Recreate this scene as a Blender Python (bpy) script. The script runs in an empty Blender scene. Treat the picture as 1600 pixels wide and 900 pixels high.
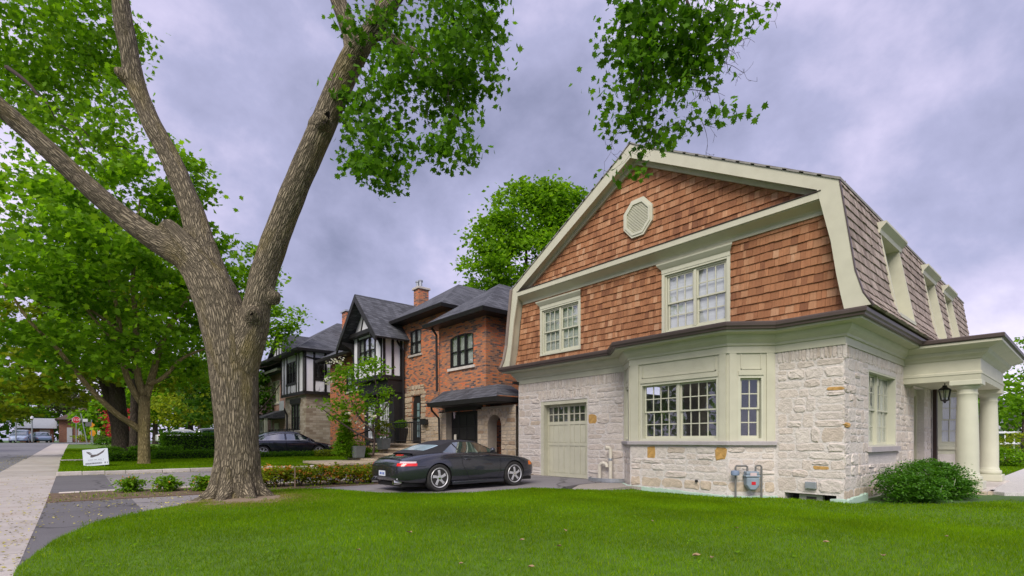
import bpy, bmesh, math, random
import numpy as np
from mathutils import Vector, Matrix, noise
from mathutils.bvhtree import BVHTree

random.seed(7); RNG = np.random.default_rng(7)
SC = bpy.context.scene
COL = SC.collection
R_ = math.radians

# ------------------------------------------------------------------ camera
FPX = 793.0; YAW = math.atan(685 / 793.0); HOR = 688.0; CAMZ = 1.2
cam_d = bpy.data.cameras.new("camera"); cam = bpy.data.objects.new("camera", cam_d); COL.objects.link(cam)
cam.location = (0, 0, CAMZ); cam.rotation_euler = (R_(90), 0, -YAW)
cam_d.sensor_width = 36; cam_d.lens = 36 * FPX / 1600; cam_d.shift_y = (HOR - 450) / 1600
cam_d.clip_start = .1; cam_d.clip_end = 3000
SC.camera = cam

# ------------------------------------------------------------------ light
SUN_EL, SUN_AZ = R_(43), R_(-122)       # azimuth measured from +Y towards +X
w = bpy.data.worlds.new("World"); SC.world = w; w.use_nodes = True
nt = w.node_tree; nt.nodes.clear(); N = nt.nodes.new; L = nt.links.new
out = N("ShaderNodeOutputWorld"); mixs = N("ShaderNodeMixShader")
b1 = N("ShaderNodeBackground"); b2 = N("ShaderNodeBackground")
sky = N("ShaderNodeTexSky"); sky.sky_type = 'NISHITA'; sky.sun_disc = False
sky.sun_elevation = SUN_EL; sky.sun_rotation = SUN_AZ
b1.inputs[1].default_value = .1; L(sky.outputs[0], b1.inputs[0])
tc = N("ShaderNodeTexCoord"); mp = N("ShaderNodeMapping"); mp.inputs[3].default_value = (1, 1, 1.25); mp.inputs[1].default_value = (.35, .1, .2)
L(tc.outputs['Generated'], mp.inputs[0])
n1 = N("ShaderNodeTexNoise"); n1.inputs['Scale'].default_value = 2.0; n1.inputs['Detail'].default_value = 7
n1.inputs['Roughness'].default_value = .57; n1.inputs['Distortion'].default_value = .12
L(mp.outputs[0], n1.inputs['Vector'])
cr = N("ShaderNodeValToRGB"); e = cr.color_ramp.elements
e[0].position = .24; e[0].color = (.17, .185, .29, 1)
e[1].position = .68; e[1].color = (.95, .87, 1.0, 1)
x = cr.color_ramp.elements.new(.43); x.color = (.375, .38, .56, 1)
x = cr.color_ramp.elements.new(.52); x.color = (.56, .525, .72, 1)
L(n1.outputs[0], cr.inputs[0]); L(cr.outputs[0], b2.inputs[0]); b2.inputs[1].default_value = .97
mixs.inputs[0].default_value = .93
L(b1.outputs[0], mixs.inputs[1]); L(b2.outputs[0], mixs.inputs[2]); L(mixs.outputs[0], out.inputs[0])
sd = bpy.data.lights.new("sun", 'SUN'); sun = bpy.data.objects.new("sun", sd); COL.objects.link(sun)
sd.energy = 2.55; sd.angle = R_(32); sd.color = (1, .93, .82)
dv = Vector((math.sin(SUN_AZ) * math.cos(SUN_EL), math.cos(SUN_AZ) * math.cos(SUN_EL), math.sin(SUN_EL)))
sun.rotation_euler = dv.to_track_quat('Z', 'Y').to_euler(); sun.location = (-20, -20, 40)
vs = SC.view_settings
vs.view_transform = 'Standard'; vs.look = 'None'; vs.gamma = 1; vs.exposure = .46
try:
    SC.cycles.max_bounces = 7; SC.cycles.transparent_max_bounces = 10; SC.cycles.caustics_reflective = False
    SC.cycles.caustics_refractive = False
except Exception: pass

# ------------------------------------------------------------------ materials
MATS = {}
def M(name, col, rough=.65, var=.12, scale=6, bump=0, bscale=40, metal=0, coat=0, rnd=0, hue=None, spec=.4, stretch=(1, 1, 1),
      trans=0, island=False, emis=0, blotch=None, blotch_scale=1.5, blotch_lo=.5, cracks=0):
    if name in MATS: return MATS[name]
    m = bpy.data.materials.new(name); m.use_nodes = True; nt = m.node_tree; nd = nt.nodes; N = nd.new; L = nt.links.new
    bs = nd['Principled BSDF']; outn = nd['Material Output']
    bs.inputs['Roughness'].default_value = rough; bs.inputs['Metallic'].default_value = metal
    bs.inputs['Specular IOR Level'].default_value = spec
    if coat: bs.inputs['Coat Weight'].default_value = coat; bs.inputs['Coat Roughness'].default_value = .03
    tc = N('ShaderNodeTexCoord'); mp = N('ShaderNodeMapping'); mp.inputs[3].default_value = stretch
    L(tc.outputs['Object'], mp.inputs[0])
    nz = N('ShaderNodeTexNoise'); nz.inputs['Scale'].default_value = scale; nz.inputs['Detail'].default_value = 5
    L(mp.outputs[0], nz.inputs['Vector'])
    lo = [max(0, c * (1 - var * 2)) for c in col]; hi = [c * (1 + var * 1.6) for c in col]
    mx = N('ShaderNodeMix'); mx.data_type = 'RGBA'
    mx.inputs[6].default_value = (*lo, 1); mx.inputs[7].default_value = (*hi, 1)
    L(nz.outputs[0], mx.inputs[0]); colout = mx.outputs[2]
    if blotch:
        n3 = N('ShaderNodeTexNoise'); n3.inputs['Scale'].default_value = blotch_scale; n3.inputs['Detail'].default_value = 6
        L(tc.outputs['Object'], n3.inputs['Vector'])
        r3 = N('ShaderNodeMapRange'); r3.inputs[1].default_value = blotch_lo; r3.inputs[2].default_value = blotch_lo + .22
        L(n3.outputs[0], r3.inputs[0])
        m3 = N('ShaderNodeMix'); m3.data_type = 'RGBA'; m3.inputs[7].default_value = (*blotch, 1)
        L(r3.outputs[0], m3.inputs[0]); L(colout, m3.inputs[6]); colout = m3.outputs[2]
    if cracks:
        nq = N('ShaderNodeTexNoise'); nq.inputs['Scale'].default_value = 2.2; nq.inputs['Detail'].default_value = 5; L(tc.outputs['Object'], nq.inputs['Vector'])
        mq = N('ShaderNodeMix'); mq.data_type = 'VECTOR'; mq.inputs[0].default_value = .3; L(tc.outputs['Object'], mq.inputs[4]); L(nq.outputs['Color'], mq.inputs[5])
        vq = N('ShaderNodeTexVoronoi'); vq.feature = 'DISTANCE_TO_EDGE'; vq.inputs['Scale'].default_value = cracks; L(mq.outputs[1], vq.inputs['Vector'])
        rq = N('ShaderNodeMapRange'); rq.inputs[1].default_value = .004; rq.inputs[2].default_value = .012; rq.inputs[3].default_value = .7; rq.inputs[4].default_value = 0; L(vq.outputs['Distance'], rq.inputs[0])
        cq = N('ShaderNodeMix'); cq.data_type = 'RGBA'; cq.inputs[7].default_value = (*[c * .3 for c in col], 1); L(rq.outputs[0], cq.inputs[0]); L(colout, cq.inputs[6]); colout = cq.outputs[2]
    if rnd or hue:
        oi = N('ShaderNodeObjectInfo'); src = oi.outputs['Random']
        if island:
            ge = N('ShaderNodeNewGeometry'); ad = N('ShaderNodeMath'); ad.operation = 'ADD'
            L(oi.outputs['Random'], ad.inputs[0]); L(ge.outputs['Random Per Island'], ad.inputs[1])
            fr = N('ShaderNodeMath'); fr.operation = 'FRACT'; L(ad.outputs[0], fr.inputs[0]); src = fr.outputs[0]
        if hue:
            rp = N('ShaderNodeValToRGB'); rp.color_ramp.interpolation = 'LINEAR'
            el = rp.color_ramp.elements
            while len(el) < len(hue): el.new(.5)
            for i, (p, c) in enumerate(hue): el[i].position = p; el[i].color = (*c, 1)
            L(src, rp.inputs[0])
            m2 = N('ShaderNodeMix'); m2.data_type = 'RGBA'; m2.blend_type = 'MULTIPLY'; m2.inputs[0].default_value = 1
            L(colout, m2.inputs[6]); L(rp.outputs[0], m2.inputs[7]); colout = m2.outputs[2]
        else:
            mr = N('ShaderNodeMapRange'); mr.inputs[3].default_value = 1 - rnd; mr.inputs[4].default_value = 1 + rnd
            L(src, mr.inputs[0])
            m2 = N('ShaderNodeMix'); m2.data_type = 'RGBA'; m2.blend_type = 'MULTIPLY'; m2.inputs[0].default_value = 1
            L(colout, m2.inputs[6]); L(mr.outputs[0], m2.inputs[7]); colout = m2.outputs[2]
    L(colout, bs.inputs['Base Color'])
    if bump:
        n2 = N('ShaderNodeTexNoise'); n2.inputs['Scale'].default_value = bscale; n2.inputs['Detail'].default_value = 6
        L(mp.outputs[0], n2.inputs['Vector'])
        bp = N('ShaderNodeBump'); bp.inputs['Strength'].default_value = min(1, bump); bp.inputs['Distance'].default_value = .02
        L(n2.outputs[0], bp.inputs['Height']); L(bp.outputs[0], bs.inputs['Normal'])
    if emis:
        bs.inputs['Emission Color'].default_value = (*col, 1); bs.inputs['Emission Strength'].default_value = emis
    if trans:
        tr = N('ShaderNodeBsdfTranslucent'); tm = N('ShaderNodeMix'); tm.data_type = 'RGBA'; tm.blend_type = 'MULTIPLY'
        tm.inputs[0].default_value = 1; tm.inputs[7].default_value = (1.5, 1.6, .7, 1); L(colout, tm.inputs[6]); L(tm.outputs[2], tr.inputs[0])
        ms = N('ShaderNodeMixShader'); ms.inputs[0].default_value = trans
        L(bs.outputs[0], ms.inputs[1]); L(tr.outputs[0], ms.inputs[2]); L(ms.outputs[0], outn.inputs[0])
    MATS[name] = m; return m

def glass_mat(name, tint, refl=.5, see=.6, rough=.02, ior=1.5):
    m = bpy.data.materials.new(name); m.use_nodes = True; nt = m.node_tree; nd = nt.nodes; nd.clear(); N = nd.new; L = nt.links.new
    o = N('ShaderNodeOutputMaterial'); g = N('ShaderNodeBsdfGlossy'); g.inputs['Roughness'].default_value = rough
    g.inputs['Color'].default_value = (.95, .97, 1, 1)
    t = N('ShaderNodeBsdfTransparent'); t.inputs[0].default_value = (*tint, 1)
    d = N('ShaderNodeBsdfDiffuse'); d.inputs[0].default_value = (*[c * .12 for c in tint], 1)
    m1 = N('ShaderNodeMixShader'); m1.inputs[0].default_value = see; L(d.outputs[0], m1.inputs[1]); L(t.outputs[0], m1.inputs[2])
    lw0 = N('ShaderNodeLayerWeight'); lw0.inputs[0].default_value = .5; lw = N('ShaderNodeMath'); lw.operation = 'POWER'; lw.inputs[1].default_value = 4; L(lw0.outputs['Facing'], lw.inputs[0])
    nz = N('ShaderNodeTexNoise'); nz.inputs['Scale'].default_value = 1.7; tc = N('ShaderNodeTexCoord'); L(tc.outputs['Object'], nz.inputs['Vector'])
    bp = N('ShaderNodeBump'); bp.inputs['Strength'].default_value = .06; bp.inputs['Distance'].default_value = .03
    L(nz.outputs[0], bp.inputs['Height']); L(bp.outputs[0], g.inputs['Normal'])
    ad = N('ShaderNodeMath'); ad.operation = 'ADD'; ad.use_clamp = True; ad.inputs[1].default_value = refl; L(lw.outputs[0], ad.inputs[0])
    m2 = N('ShaderNodeMixShader'); L(ad.outputs[0], m2.inputs[0]); L(m1.outputs[0], m2.inputs[1]); L(g.outputs[0], m2.inputs[2])
    L(m2.outputs[0], o.inputs[0]); return m

def brick_mat(name, ramp, mortar, bw=.215, bh=.072, bump=.5, jitter=.0):
    m = bpy.data.materials.new(name); m.use_nodes = True; nt = m.node_tree; nd = nt.nodes; N = nd.new; L = nt.links.new
    bs = nd['Principled BSDF']; bs.inputs['Roughness'].default_value = .8
    tc = N('ShaderNodeTexCoord'); sx = N('ShaderNodeSeparateXYZ'); L(tc.outputs['Object'], sx.inputs[0])
    ad = N('ShaderNodeMath'); L(sx.outputs[0], ad.inputs[0]); L(sx.outputs[1], ad.inputs[1])
    cb = N('ShaderNodeCombineXYZ'); L(ad.outputs[0], cb.inputs[0]); L(sx.outputs[2], cb.inputs[1])
    br = N('ShaderNodeTexBrick'); br.inputs['Scale'].default_value = 1
    br.inputs['Color1'].default_value = (0, 0, 0, 1); br.inputs['Color2'].default_value = (1, 1, 1, 1)
    br.inputs['Mortar'].default_value = (.5, .5, .5, 1)
    br.inputs['Brick Width'].default_value = bw; br.inputs['Row Height'].default_value = bh; br.inputs['Mortar Size'].default_value = .008
    L(cb.outputs[0], br.inputs['Vector'])
    nz = N('ShaderNodeTexNoise'); nz.inputs['Scale'].default_value = 1.1; nz.inputs['Detail'].default_value = 3; L(cb.outputs[0], nz.inputs['Vector'])
    mr = N('ShaderNodeMath'); mr.operation = 'MULTIPLY_ADD'; mr.inputs[1].default_value = .9; mr.inputs[2].default_value = -.45; L(nz.outputs[0], mr.inputs[0])
    sm = N('ShaderNodeMath'); sm.use_clamp = True; L(br.outputs['Color'], sm.inputs[0]); L(mr.outputs[0], sm.inputs[1])
    rp = N('ShaderNodeValToRGB'); el = rp.color_ramp.elements
    while len(el) < len(ramp): el.new(.5)
    for i, (p, c) in enumerate(ramp): el[i].position = p; el[i].color = (*c, 1)
    L(sm.outputs[0], rp.inputs[0])
    n2 = N('ShaderNodeTexNoise'); n2.inputs['Scale'].default_value = 25; n2.inputs['Detail'].default_value = 4; L(tc.outputs['Object'], n2.inputs['Vector'])
    mm = N('ShaderNodeMix'); mm.data_type = 'RGBA'; mm.blend_type = 'OVERLAY'; mm.inputs[0].default_value = .5
    L(rp.outputs[0], mm.inputs[6]); L(n2.outputs[0], mm.inputs[7])
    mx = N('ShaderNodeMix'); mx.data_type = 'RGBA'; mx.inputs[7].default_value = (*mortar, 1)
    L(br.outputs['Fac'], mx.inputs[0]); L(mm.outputs[2], mx.inputs[6]); L(mx.outputs[2], bs.inputs['Base Color'])
    iv = N('ShaderNodeMath'); iv.operation = 'SUBTRACT'; iv.inputs[0].default_value = 1; L(br.outputs['Fac'], iv.inputs[1])
    a2 = N('ShaderNodeMath'); a2.operation = 'MULTIPLY_ADD'; a2.inputs[1].default_value = .35; L(n2.outputs[0], a2.inputs[0]); L(iv.outputs[0], a2.inputs[2])
    bp = N('ShaderNodeBump'); bp.inputs['Strength'].default_value = bump; bp.inputs['Distance'].default_value = .012
    L(a2.outputs[0], bp.inputs['Height']); L(bp.outputs[0], bs.inputs['Normal'])
    MATS[name] = m; return m

def roof_mat(name, c1, c2):
    m = brick_mat(name, [(0, c1), (.5, tuple((a + b) / 2 for a, b in zip(c1, c2))), (1, c2)], tuple(c * .45 for c in c1), .28, .13, .6)
    return m

def bark_mat(name, dark, light, moss):
    m = bpy.data.materials.new(name); m.use_nodes = True; nt = m.node_tree; nd = nt.nodes; N = nd.new; L = nt.links.new
    bs = nd['Principled BSDF']; bs.inputs['Roughness'].default_value = .9; bs.inputs['Specular IOR Level'].default_value = .15
    at_ = N('ShaderNodeAttribute'); at_.attribute_name = 'bark'
    mp = N('ShaderNodeMapping'); mp.inputs[3].default_value = (26, 26, 3.9); L(at_.outputs['Vector'], mp.inputs[0])
    n0 = N('ShaderNodeTexNoise'); n0.inputs['Scale'].default_value = 1.2; n0.inputs['Detail'].default_value = 3; L(mp.outputs[0], n0.inputs['Vector'])
    mv = N('ShaderNodeMix'); mv.data_type = 'VECTOR'; mv.inputs[0].default_value = .42
    L(mp.outputs[0], mv.inputs[4]); L(n0.outputs['Color'], mv.inputs[5])
    vo = N('ShaderNodeTexVoronoi'); vo.feature = 'DISTANCE_TO_EDGE'; vo.inputs['Scale'].default_value = 1.9; L(mv.outputs[1], vo.inputs['Vector'])
    nz = N('ShaderNodeTexNoise'); nz.inputs['Scale'].default_value = 2.4; nz.inputs['Detail'].default_value = 8; nz.inputs['Roughness'].default_value = .65; L(mp.outputs[0], nz.inputs['Vector'])
    mr = N('ShaderNodeMapRange'); mr.inputs[2].default_value = .3; L(vo.outputs['Distance'], mr.inputs[0])
    hm = N('ShaderNodeMath'); hm.operation = 'MULTIPLY_ADD'; hm.inputs[1].default_value = .8; L(nz.outputs[0], hm.inputs[0]); L(mr.outputs[0], hm.inputs[2])
    rp = N('ShaderNodeValToRGB'); rp.color_ramp.elements[0].color = (*dark, 1); rp.color_ramp.elements[1].color = (*light, 1)
    rp.color_ramp.elements[0].position = .16; rp.color_ramp.elements[1].position = .95
    hd = N('ShaderNodeMath'); hd.operation = 'MULTIPLY'; hd.inputs[1].default_value = .72; L(hm.outputs[0], hd.inputs[0]); L(hd.outputs[0], rp.inputs[0])
    nm = N('ShaderNodeTexNoise'); nm.inputs['Scale'].default_value = .9; nm.inputs['Detail'].default_value = 7
    mp2 = N('ShaderNodeMapping'); mp2.inputs[3].default_value = (2, 2, .7); L(at_.outputs['Vector'], mp2.inputs[0]); L(mp2.outputs[0], nm.inputs['Vector'])
    ms = N('ShaderNodeMapRange'); ms.inputs[1].default_value = .52; ms.inputs[2].default_value = .72; ms.inputs[4].default_value = .7; L(nm.outputs[0], ms.inputs[0])
    mx = N('ShaderNodeMix'); mx.data_type = 'RGBA'; mx.inputs[7].default_value = (*moss, 1)
    L(ms.outputs[0], mx.inputs[0]); L(rp.outputs[0], mx.inputs[6]); L(mx.outputs[2], bs.inputs['Base Color'])
    bp = N('ShaderNodeBump'); bp.inputs['Strength'].default_value = 1; bp.inputs['Distance'].default_value = .034
    L(hm.outputs[0], bp.inputs['Height']); L(bp.outputs[0], bs.inputs['Normal'])
    MATS[name] = m; return m

TRIM = M('cream_trim', (.55, .54, .42), .5, .07, 3, .06, 60, blotch=(.50, .485, .37), blotch_scale=2.5, blotch_lo=.55)
TRIM2 = M('pale_cream_trim', (.575, .575, .455), .5, .05, 3)
GUT = M('brown_gutter', (.10, .075, .07), .4, .1, 4)
MORTAR = M('whitewashed_mortar', (.63, .59, .555), .9, .10, 3, 1, 18, blotch=(.54, .49, .45), blotch_scale=1.3, blotch_lo=.58)
STONE = M('whitewashed_stone', (.62, .575, .53), .9, .14, 9, 1.0, 26, rnd=.2, island=True,
          hue=[(0, (.88, .84, .80)), (.25, (1, .99, .98)), (.5, (.97, .92, .88)), (.75, (1.06, 1.05, 1.04)), (.92, (.95, .93, .92)), (1, (.86, .79, .71))])
OCHRE = M('ochre_stone', (.52, .31, .10), .85, .25, 10, .7, 30)
TANSTONE = M('tan_stone', (.54, .45, .35), .9, .2, 9, .8, 30)
BUFF = M('buff_stone', (.44, .37, .28), .9, .2, 7, .8, 26, rnd=.25, island=True, hue=[(0, (.8, .72, .62)), (.3, (1.1, 1.05, 1)), (.6, (.95, .92, .9)), (.85, (1.15, 1.12, 1.1)), (1, (.62, .5, .42))])
BUFFM = M('buff_mortar', (.36, .31, .25), .95, .12, 8, .6, 30)
SHR = M('cedar_shingle', (.375, .178, .09), .8, .24, 3, .6, 30, island=True, stretch=(7, 7, .6),
        hue=[(0, (.6, .52, .5)), (.12, (.82, .74, .68)), (.4, (1.0, .93, .85)), (.65, (1.1, 1.05, .98)), (.82, (1.2, 1.24, 1.24)), (.94, (1.35, 1.5, 1.58)), (1, (1.4, 1.7, 1.95))])
SHG = M('weathered_cedar', (.32, .265, .225), .85, .22, 3, .5, 30, island=True, stretch=(7, 7, .6),
        hue=[(0, (.62, .58, .58)), (.3, (.9, .88, .88)), (.7, (1.1, 1.08, 1.1)), (1, (1.38, 1.38, 1.4))])
SLATE = M('grey_slate', (.27, .26, .235), .8, .2, 6, .4, 30)
ASPH_ROOF = roof_mat('charcoal_roof', (.042, .045, .055), (.11, .115, .135))
BRICK = brick_mat('orange_brick', [(0, (.08, .055, .06)), (.16, (.15, .085, .075)), (.30, (.27, .125, .08)), (.5, (.42, .165, .075)), (.78, (.55, .18, .06)), (1, (.62, .15, .05))], (.27, .20, .15))
PINKBRICK = brick_mat('pink_brick', [(0, (.22, .12, .1)), (.5, (.36, .19, .15)), (1, (.42, .24, .19))], (.4, .33, .28))
FARBRICK = brick_mat('far_red_brick', [(0, (.3, .1, .06)), (1, (.45, .17, .1))], (.4, .3, .25))
HSTONE = brick_mat('coursed_stone', [(0, (.28, .22, .16)), (.4, (.4, .34, .26)), (1, (.52, .46, .38))], (.32, .28, .23), .45, .16, .9)
BLACK = M('black_paint', (.018, .017, .018), .45, .15, 5)
IRON = M('black_iron', (.015, .015, .016), .45, .1, 10)
STUCCO = M('white_stucco', (.76, .76, .83), .85, .05, 3, .2, 60)
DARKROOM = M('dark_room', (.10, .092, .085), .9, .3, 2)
BLIND = M('white_blind', (.74, .75, .77), .8, .1, 1.5, 0, stretch=(1, 1, 14))
CURT = M('sheer_curtain', (.55, .57, .54), .8, .2, 2, 0, stretch=(14, 14, 1))
GLASS = glass_mat('window_glass', (.97, .985, .98), .09, .985)
CARGLASS = glass_mat('car_glass', (.35, .74, .70), .32, .45)
CONC = M('sidewalk_concrete', (.43, .395, .37), .9, .12, 3, .35, 60, rnd=.06, blotch=(.36, .30, .25), blotch_scale=1.6, blotch_lo=.54)
CONC2 = M('pale_concrete', (.52, .48, .44), .9, .15, 5, .4, 40, rnd=.15)
ASPH = M('asphalt', (.255, .24, .245), .92, .12, 40, .4, 90, blotch=(.195, .18, .185), blotch_scale=.7, cracks=.45)
ASPH2 = M('dark_asphalt', (.14, .135, .145), .92, .12, 40, .4, 90, blotch=(.11, .105, .115), blotch_scale=.7, cracks=.6)
ROAD = M('road_asphalt', (.19, .19, .21), .9, .08, 30, .3, 80, blotch=(.14, .14, .16), blotch_scale=.35, cracks=.3)
SOIL = M('soil', (.15, .105, .07), .95, .25, 9, .8, 40)
LAWNM = M('lawn_base', (.085, .17, .012), .95, .3, 5, .6, 60)
GRAVEL = M('gravel', (.40, .36, .32), .9, .35, 40, 1, 70)
WGRAVEL = M('white_gravel', (.62, .60, .58), .9, .3, 40, 1, 70)
MINT = M('mint_foam_board', (.42, .56, .47), .8, .1, 5, .2, 40)
PVC = M('white_pvc', (.68, .64, .54), .4, .06, 5)
GALV = M('galvanised_steel', (.42, .45, .49), .35, .1, 8, metal=.6)
METER = M('grey_meter_paint', (.24, .30, .36), .5, .15, 8)
RED = M('red_paint', (.55, .02, .03), .4, .05, 4)
ORANGE = M('orange_plastic', (.9, .22, .02), .35, .05, 4)
WHITE = M('white_paint', (.72, .73, .78), .5, .04, 4)
REDLENS = M('red_lens', (.75, .015, .012), .15, .05, 4, coat=.8)
CLEARLENS = M('clear_lens', (.62, .5, .52), .12, .05, 4, coat=.8)
PAINT = M('black_car_paint', (.045, .049, .066), .26, .1, 4, coat=1.0, spec=.6, metal=.65)
SOFT = M('black_canvas', (.026, .026, .032), .85, .1, 10, .2, 120)
RUBBER = M('tyre_rubber', (.03, .029, .028), .8, .2, 12)
ALLOY = M('alloy_silver', (.58, .58, .60), .38, .05, 6, metal=.35)
CHROME = M('chrome', (.7, .7, .72), .12, .02, 6, metal=1)
SILVER = M('silver_car_paint', (.42, .45, .5), .3, .03, 6, metal=.4, coat=.8)
BLUECAR = M('blue_car_paint', (.2, .28, .42), .3, .03, 6, metal=.3, coat=.8)
PLATE = M('plate_white', (.66, .7, .8), .4, .04, 4)
PLATEB = M('plate_blue', (.05, .1, .4), .4, .04, 4)
BARK = bark_mat('maple_bark', (.055, .046, .032), (.335, .285, .195), (.26, .21, .06))
BARK2 = bark_mat('mossy_bark', (.17, .135, .055), (.46, .37, .18), (.34, .31, .08))
BARK3 = bark_mat('dark_bark', (.03, .023, .018), (.15, .12, .095), (.1, .1, .05))
TWIG = M('twig_bark', (.06, .042, .036), .9, .2, 12)
GH = [(0, (.6, .62, .6)), (.35, (.9, .95, .9)), (.75, (1.2, 1.15, 1)), (1, (1.7, 1.45, 1.1))]
LEAF = M('maple_leaf', (.08, .19, .012), .5, .1, 2, 0, island=True, hue=GH, trans=.5, spec=.12)
LEAFB = M('bright_leaf', (.145, .29, .014), .55, .1, 2, 0, island=True, hue=GH, trans=.5, spec=.12)
LEAFY = M('yellow_leaf', (.21, .27, .02), .55, .1, 2, 0, island=True, hue=GH, trans=.45, spec=.08)
LEAFD = M('dark_leaf', (.065, .155, .016), .55, .1, 2, 0, island=True, hue=GH, trans=.35, spec=.1)
LEAFBR = M('bronze_leaf', (.05, .05, .025), .6, .1, 2, 0, island=True, hue=GH, trans=.3)
LEAFR = M('red_maple_leaf', (.50, .03, .06), .55, .1, 2, 0, island=True, hue=[(0, (.6, .5, .6)), (.6, (1, 1, 1)), (1, (1.4, 2.5, 2.2))], trans=.4)
LEAFA = M('orange_bloom', (.72, .20, .03), .6, .1, 2, 0, island=True, hue=[(0, (.6, .8, .8)), (1, (1.2, 1.6, 1.6))], trans=.3)
LEAFP = M('pink_bloom', (.72, .25, .36), .6, .1, 2, 0, island=True, hue=[(0, (.8, .8, .8)), (1, (1.2, 2, 1.8))], trans=.3)
LEAFW = M('white_bloom', (.72, .70, .62), .6, .1, 2, 0, island=True, rnd=.2, trans=.3)
BOXL = M('boxwood_leaf', (.065, .185, .012), .5, .1, 2, 0, island=True, hue=GH, trans=.4)
HOSTA = M('blue_hosta_leaf', (.16, .27, .24), .5, .1, 2, 0, island=True, rnd=.3, trans=.2)
GRASS = M('grass_blade', (.15, .275, .003), .6, .34, .55, 0, island=True,
          hue=[(0, (.6, .7, .6)), (.4, (.95, .98, 1)), (.8, (1.15, 1.1, 1)), (.97, (1.5, 1.25, 1.2)), (1, (2.6, 1.7, 3))], trans=.45, spec=.08)
DRYGRASS = M('dry_grass_blade', (.26, .24, .06), .7, .1, 2, 0, island=True, rnd=.4, trans=.35, spec=.1)
DEADLEAF = M('dead_leaf', (.30, .21, .11), .8, .2, 12)
LITTER = M('seed_litter', (.40, .36, .09), .8, .3, 12, island=True, rnd=.5)

# ------------------------------------------------------------------ mesh helpers
def wloc(o):
    v = Vector((0, 0, 0))
    while o is not None: v = v + Vector(o.location); o = o.parent
    return v
def link(name, me, parent=None, kind=None, loc=None):
    o = bpy.data.objects.new(name, me); COL.objects.link(o)
    if parent is not None: o.parent = parent
    if kind: o['kind'] = kind
    if loc is not None: o.location = loc
    return o
def thing(name, label, cat, loc=(0, 0, 0), rz=0, group=None):
    o = bpy.data.objects.new(name, None); COL.objects.link(o); o.empty_display_size = .2
    o.location = loc; o.rotation_euler = (0, 0, rz); o['label'] = label; o['category'] = cat
    if group: o['group'] = group
    return o
def tag(o, label, cat, group=None):
    o['label'] = label; o['category'] = cat
    if group: o['group'] = group
    return o
class Frame:
    """local (u right, v up, w out) on a wall with foot point O, right vector a, outward normal n"""
    def __init__(s, O, a, n): s.O = Vector(O); s.a = Vector(a).normalized(); s.n = Vector(n).normalized()
    def __call__(s, p): return s.O + s.a * p[0] + Vector((0, 0, 1)) * p[1] + s.n * p[2]
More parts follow.
